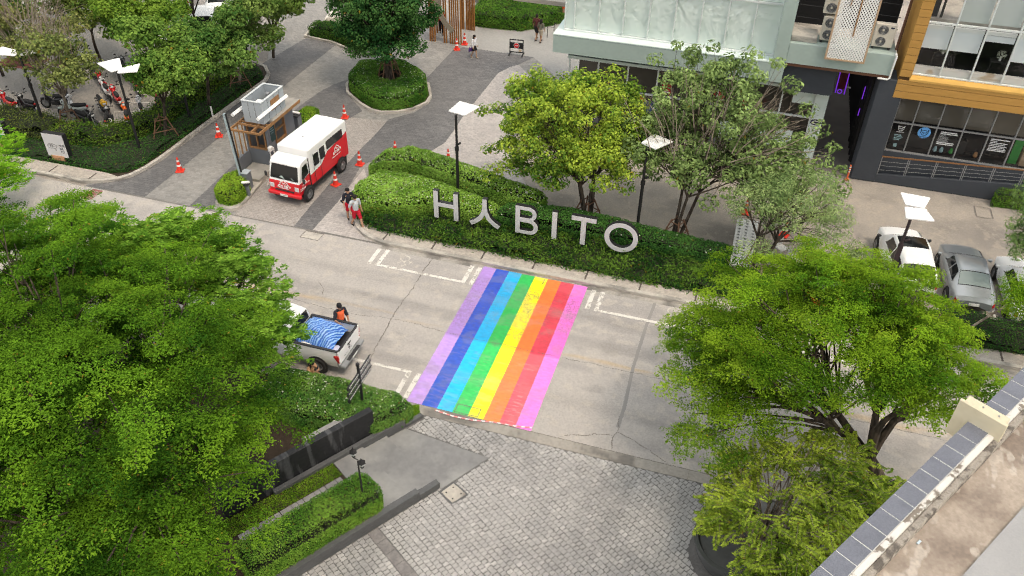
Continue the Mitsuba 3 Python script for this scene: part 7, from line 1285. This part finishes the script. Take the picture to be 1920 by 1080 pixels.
add('roof_box_rim', cat(bx(-23.78, -22.62, 32.32, 32.44, 3.955, 3.985), bx(-23.78, -22.62, 34.36, 34.48, 3.955, 3.985), bx(-23.78, -23.66, 32.445, 34.355, 3.955, 3.985), bx(-22.74, -22.62, 32.445, 34.355, 3.955, 3.985)), M('rim_pale', (.5, .53, .54), .5), parent=t)
for x in (-23.4, -23.05): add('panel_joint', bx(x, x + .012, 32.344, 32.349, 2.83, 3.95), 'black_metal', parent=t)
for y in (32.9, 33.5, 34.0): add('panel_joint', bx(-22.649, -22.644, y, y + .012, 2.83, 3.95), 'black_metal', parent=t)
add('vent_panel', bx(-22.648, -22.63, 33.15, 33.95, 3.2, 3.75), 'timber', parent=t)
for x in (-24.0, -22.6): 
    add('gutter', tube([(x, 31.8, 3.38), (x, 34.6 if x > -23 else 33.9, 3.38)], .11, 4), 'white_paint', parent=t)
    add('gutter_bracket', cat(bx(x - .02 if x > -23 else x, x + .0 if x > -23 else x + .3, 32.4, 32.44, 3.3, 3.34)), 'grey_metal', parent=t)
q = thing('roof_unit', 'small white air conditioner unit inside the roof box of the guard booth', 'air conditioner'); add('casing', bx(-23.35, -22.85, 32.9, 33.2, 3.3, 3.72, .02), 'white_matte', parent=q); add('fan', mv(rot(lathe([(0, 0), (.12, 0), (.12, .006), (0, .006)], 16), np.pi / 2, (1, 0, 0)), -23.22, 32.9, 3.5), 'dark_plastic', parent=q); add('stand', bx(-23.3, -22.9, 32.95, 33.15, 2.83, 3.3), 'dark_plastic', parent=q)
k = add('roof_pump', cat(cyl(-23.3, 34.0, 2.83, 3.7, .1, 12), bx(-23.4, -23.2, 33.9, 34.1, 3.5, 3.72, .02)), 'grey_metal'); tag(k, 'grey pump standing in the roof box of the guard booth', 'pump')
k = add('floor_slab', bx(-24.0, -22.75, 31.2, 32.68, .1, .3, .01), 'booth_concrete', parent=t)
# barrier and cameras
t = thing('boom_barrier', 'raised pale blue boom barrier arm beside the guard booth', 'barrier'); M('arm_blue', (.36, .45, .48), .5)
add('housing', bx(-23.15, -22.8, 30.35, 30.75, .14, 1.05, .03), 'booth_grey', parent=t); add('arm', bar((-23.18, 30.4, .55), (-23.4, 30.4, 4.2), .16, .06), 'arm_blue', parent=t); add('arm_edge', bar((-23.085, 30.4, .6), (-23.305, 30.4, 4.2), .022, .09), 'black_metal', parent=t); add('lid', bx(-23.17, -22.78, 30.33, 30.77, 1.055, 1.1, .01), 'booth_grey_light', parent=t)
def camera_post(label, x, y, h, w, a):
    t = thing('camera_post', label, 'camera'); add('post', bx(x - w, x + w, y - w, y + w, .12, h, .01), 'booth_grey', parent=t); add('cap', bx(x - w - .04, x + w + .04, y - w - .04, y + w + .04, h + .001, h + .07, .01), 'dark_plastic', parent=t)
    c = np.array([x, y, h + .16]); d = np.array([math.cos(a), math.sin(a), -.2]); add('camera', tube([c - d * .16, c + d * .22], [.06, .07], 10), 'white_matte', parent=t); add('bracket', tube([(x, y, h + .05), c], .02, 6), 'white_matte', parent=t)
camera_post('low post with a white camera behind the bush at the tip of the booth island', -22.62, 29.95, .72, .08, 3.3); camera_post('grey pillar with a white camera behind the guard booth', -23.2, 36.1, 1.5, .2, .3)
t = thing('card_reader', 'white goose-neck card reader stand beside the truck window', 'card reader'); add('stand', cat(tube([(-22.72, 32.5, .15), (-22.72, 32.5, 1.25), (-22.72, 32.85, 1.3), (-22.72, 32.85, .15)], .03, 6)), 'white_matte', parent=t); add('reader', bx(-22.8, -22.6, 32.42, 32.66, 1.25, 1.5, .03), 'white_matte', parent=t)
t = thing('metal_barrier', 'brown tubular metal barrier at the far end of the planter', 'barrier'); add('frame', tube([(-30.4, 43.75, 0), (-30.4, 43.75, .85), (-30.45, 43.77, .95), (-31.6, 44.15, .95), (-31.65, 44.17, .85), (-31.65, 44.17, 0)], .03, 7), 'dark_purple_metal', parent=t); add('rail', tube([(-30.4, 43.75, .4), (-31.65, 44.17, .4)], .025, 6), 'dark_purple_metal', parent=t)
k = add('white_marker_post', cyl(-29.15, 36.85, .1, .75, .05, 10), 'white_matte'); tag(k, 'short white marker post at the kerb of the planter', 'bollard')
# --- wooden slat gate
t = thing('slat_gate', 'tall gate pavilion of warm brown timber slats with a taupe curved emblem', 'gate')
for i, x in enumerate([-21.75, -21.58, -21.41, -20.72, -20.57] + [-20.28 + .15 * k for k in range(5)] + [-19.5]): add('slat', bx(x - .033, x + .033, 51.85, 51.98, 0, 5.2), 'timber_warm', parent=t)
for x in (-20.45, -20.33): add('slat', bx(x - .035, x + .035, 54.65, 54.78, 0, 5.2), 'timber_warm', parent=t)
for k in range(6): add('slat', bx(-20.1 + .115 * k - .03, -20.1 + .115 * k + .03, 54.65, 54.78, 0, 5.2), 'timber_warm', parent=t)
for k in range(6): add('slat', bx(-21.9, -21.8, 52.2 + .4 * k, 52.28 + .4 * k, 0, 5.2), 'timber_warm', parent=t)
add('beam', bx(-21.9, -19.5, 51.84, 54.8, 5.2, 5.4), 'timber_warm', parent=t)
e1 = LineString([(-21.06, 3.6), (-21.06, 2.6), (-20.95, 2.05), (-20.6, 1.45), (-20.05, .9)]).buffer(.19, cap_style=2); e2 = LineString([(-21.06, 3.6), (-21.06, 2.6), (-21.2, 2.05), (-21.5, 1.45), (-22.0, .95)]).buffer(.17, cap_style=2)
em_ = rot(prism(e1.union(e2), 0, .06), np.pi / 2, (1, 0, 0)); add('emblem', mv(em_, 0, 51.84), M('taupe', (.27, .235, .18), .6), parent=t)
# rubble wall at the top
t = thing('rubble_wall', 'grey rubble concrete wall behind the long hedge at the top', 'wall'); MB('rubble', lambda p, n, uv: mix((.32, .3, .28), (.17, .165, .16), voronoi(p.x * 1.2, p.y * .8 + p.z)[2]) * (.7 + .6 * fbm(p.x * 3, p.y * 3, p.z * 3, 3)), lambda p, n, uv: fbm(p.x * 3, p.y * 3, p.z * 3, 4), .1, .9)
add('wall', bx(-21.5, -11, 60.2, 62, 0, 1.4, .05), 'rubble', parent=t); add('cap', bx(-19.0, -15.6, 60.6, 63, 1.41, 1.7, .04), 'plaza_concrete', parent=t)
k = add('canopy_beam', bx(-14.5, -10.5, 47.6, 48.3, 5.0, 5.25), M('canopy_taupe', (.34, .31, .27), .6)); tag(k, 'taupe canopy beam at the left end of the mint building', 'canopy')
t = thing('bicycle_rack', 'thin black metal rack rails beside the mint building corner', 'rack')
for i in range(5): add('rail', tube([(-14.3 + .3 * i, 55.2 + .7 * i, 0), (-14.3 + .3 * i, 55.2 + .7 * i, .8), (-13.8 + .3 * i, 55.1 + .7 * i, .8), (-13.8 + .3 * i, 55.1 + .7 * i, 0)], .025, 5), 'black_metal', parent=t)
# --- planters
t = thing('round_planter', 'dark grey bowl-shaped round planter at the edge of the forecourt', 'planter'); MB('bowl_grey', lambda p, n, uv: mix((.1, .105, .105), (.06, .064, .066), fbm(p.x * 4, p.y * 4, p.z * 4, 3)), None, 0, .35, .5)
add('bowl', lathe([(.95, 0), (1.12, .35), (1.24, .8), (1.25, .86), (1.12, .87), (1.06, .7), (0, .68)], 48, (2.2, 16.45, 0)), 'bowl_grey', 40, parent=t); add('inner_panel', prism(Point(2.2, 16.45).buffer(1.04), .68, .74), 'grey_wall', parent=t)
k = add('dark_planter_box', cat(bx(4.9, 7.7, 18.2, 18.35, 0, 1.85, .01), bx(4.9, 7.7, 19.25, 19.4, 0, 1.85, .01), bx(4.9, 5.05, 18.351, 19.249, 0, 1.85), bx(7.55, 7.7, 18.351, 19.249, 0, 1.85), bx(5.05, 7.55, 18.351, 19.249, 1.5, 1.68)), 'print_black'); tag(k, 'dark rectangular planter box holding the wide tiered tree', 'planter')
# --- things behind the island
t = thing('lattice_bench', 'white diamond lattice bench behind the ground cover, under the grey-green tree', 'bench')
def diam(w, h, n, m):
    P = sbox(0, 0, w, h); holes = [shapely.affinity.translate(Polygon([(-.11, 0), (0, .075), (.11, 0), (0, -.075)]), (i + .5) * w / n, (j + .5) * h / m) for i in range(n) for j in range(m)]
    return P.difference(unary_union(holes))
add('seat_top', mv(prism(diam(.95, 3.9, 3, 15), 0, .03), .62, 31.1, .5), 'white_matte', parent=t)
fr_ = rot(prism(diam(.95, .45, 3, 2), 0, .03), np.pi / 2, (1, 0, 0)); add('front_panel', mv(fr_, .62, 31.13, .05), 'white_matte', parent=t)
sd = prism(diam(3.9, .45, 15, 2), 0, .03); R = np.array([[0, 0, 1, 0], [1, 0, 0, 0], [0, 1, 0, 0], [0, 0, 0, 1.]]); sd.apply_transform(R); add('side_panel', mv(sd, 1.54, 31.1, .05), 'white_matte', parent=t); add('side_panel', mv(sd, .62, 31.1, .05), 'white_matte', parent=t)
add('inside', bx(.7, 1.5, 31.2, 34.9, .02, .44), 'grey_metal', parent=t)
for i, (x, y) in enumerate(((2.75, 33.25), (3.3, 32.7))):
    t = thing('plastic_chair', ('white plastic chair behind the staked tree', 'white plastic chair nearest the ground cover behind the staked tree')[i], 'chair', 'white plastic chairs')
    add('seat', bx(-.22, .22, -.22, .22, .42, .46, .015), 'white_matte', parent=t); add('backrest', bx(-.22, .22, .2, .24, .48, .85, .015), 'white_matte', parent=t)
    for sx2 in (-.2, .2):
        for sy2 in (-.2, .2): add('leg', tube([(sx2, sy2, .42), (sx2 * 1.1, sy2 * 1.1, 0)], .02, 6), 'white_matte', parent=t)
    place_all(t, xf(x, y, 0, .8 + i))
t = thing('round_emblem_sign', 'pale grey sign board with a dark round emblem behind the tree at the right', 'sign'); add('board', bx(-.7, .7, -.03, .03, .25, 1.15, .01), M('board_grey', (.5, .51, .53), .5), parent=t)
add('emblem', mv(rot(prism(Point(0, 0).buffer(.3, 28).difference(Point(0, 0).buffer(.2, 24)), 0, .006), np.pi / 2, (1, 0, 0)), .0, -.031, .65), 'print_black', parent=t)
for i, ch in enumerate('TORO'):
    a = 2.5 - .42 * i; m = meshkit.text_mesh(ch, .07, .004, True); m.apply_translation((-.025, -.035, 0)); m = rz(m, a - np.pi / 2); m = mv(m, .25 * math.cos(a), .25 * math.sin(a)); add('lettering', mv(rot(m, np.pi / 2, (1, 0, 0)), 0, -.037, .65), 'sign_face', parent=t)
for x in (-.5, .5): add('leg', bx(x - .03, x + .03, -.02, .02, 0, .25), 'grey_metal', parent=t)
place_all(t, xf(4.5, 30.45, 0, .0))
add('bay_line', sheet([(8.9, 30.95), (14.5, 31.35), (14.5, 31.5), (8.9, 31.1)], .006), 'road_marking_paint', parent='ground'); add('bay_line', sheet(strip_poly([(11.55, 31.3), (11.6, 34.5)], .12), .006), 'road_marking_paint', parent='ground')
k = add('utility_cover', sheet(Polygon([(11.8, 39.75), (12.55, 39.75), (12.55, 40.75), (11.8, 40.75)]).exterior.buffer(.02), .006), 'crack_dirt', parent='ground')
k = add('leaning_pole', tube([(9.6, 29.3, .1), (11.2, 30.2, 1.5), (11.9, 30.6, 2.4)], [.05, .045, .03], 7), 'bark_pale'); tag(k, 'pale leaning pole beside the parked cars at the right', 'pole')
for i, (x, y, w, d) in enumerate(((-41, 36.2, 2.6, 1.4), (-38.6, 36.8, 1.2, .8))):
    k = add('red_canopy', rot(bx(x - w / 2, x + w / 2, y - d / 2, y + d / 2, 2.0, 2.06, .01), .1, (1, 0, 0), (x, y, 2)), M('maroon_sheet', (.25, .09, .085), .7)); tag(k, ('larger dull red canopy sheet behind the bare twigs at the left edge', 'small dull red canopy sheet behind the bare twigs')[i], 'canopy')
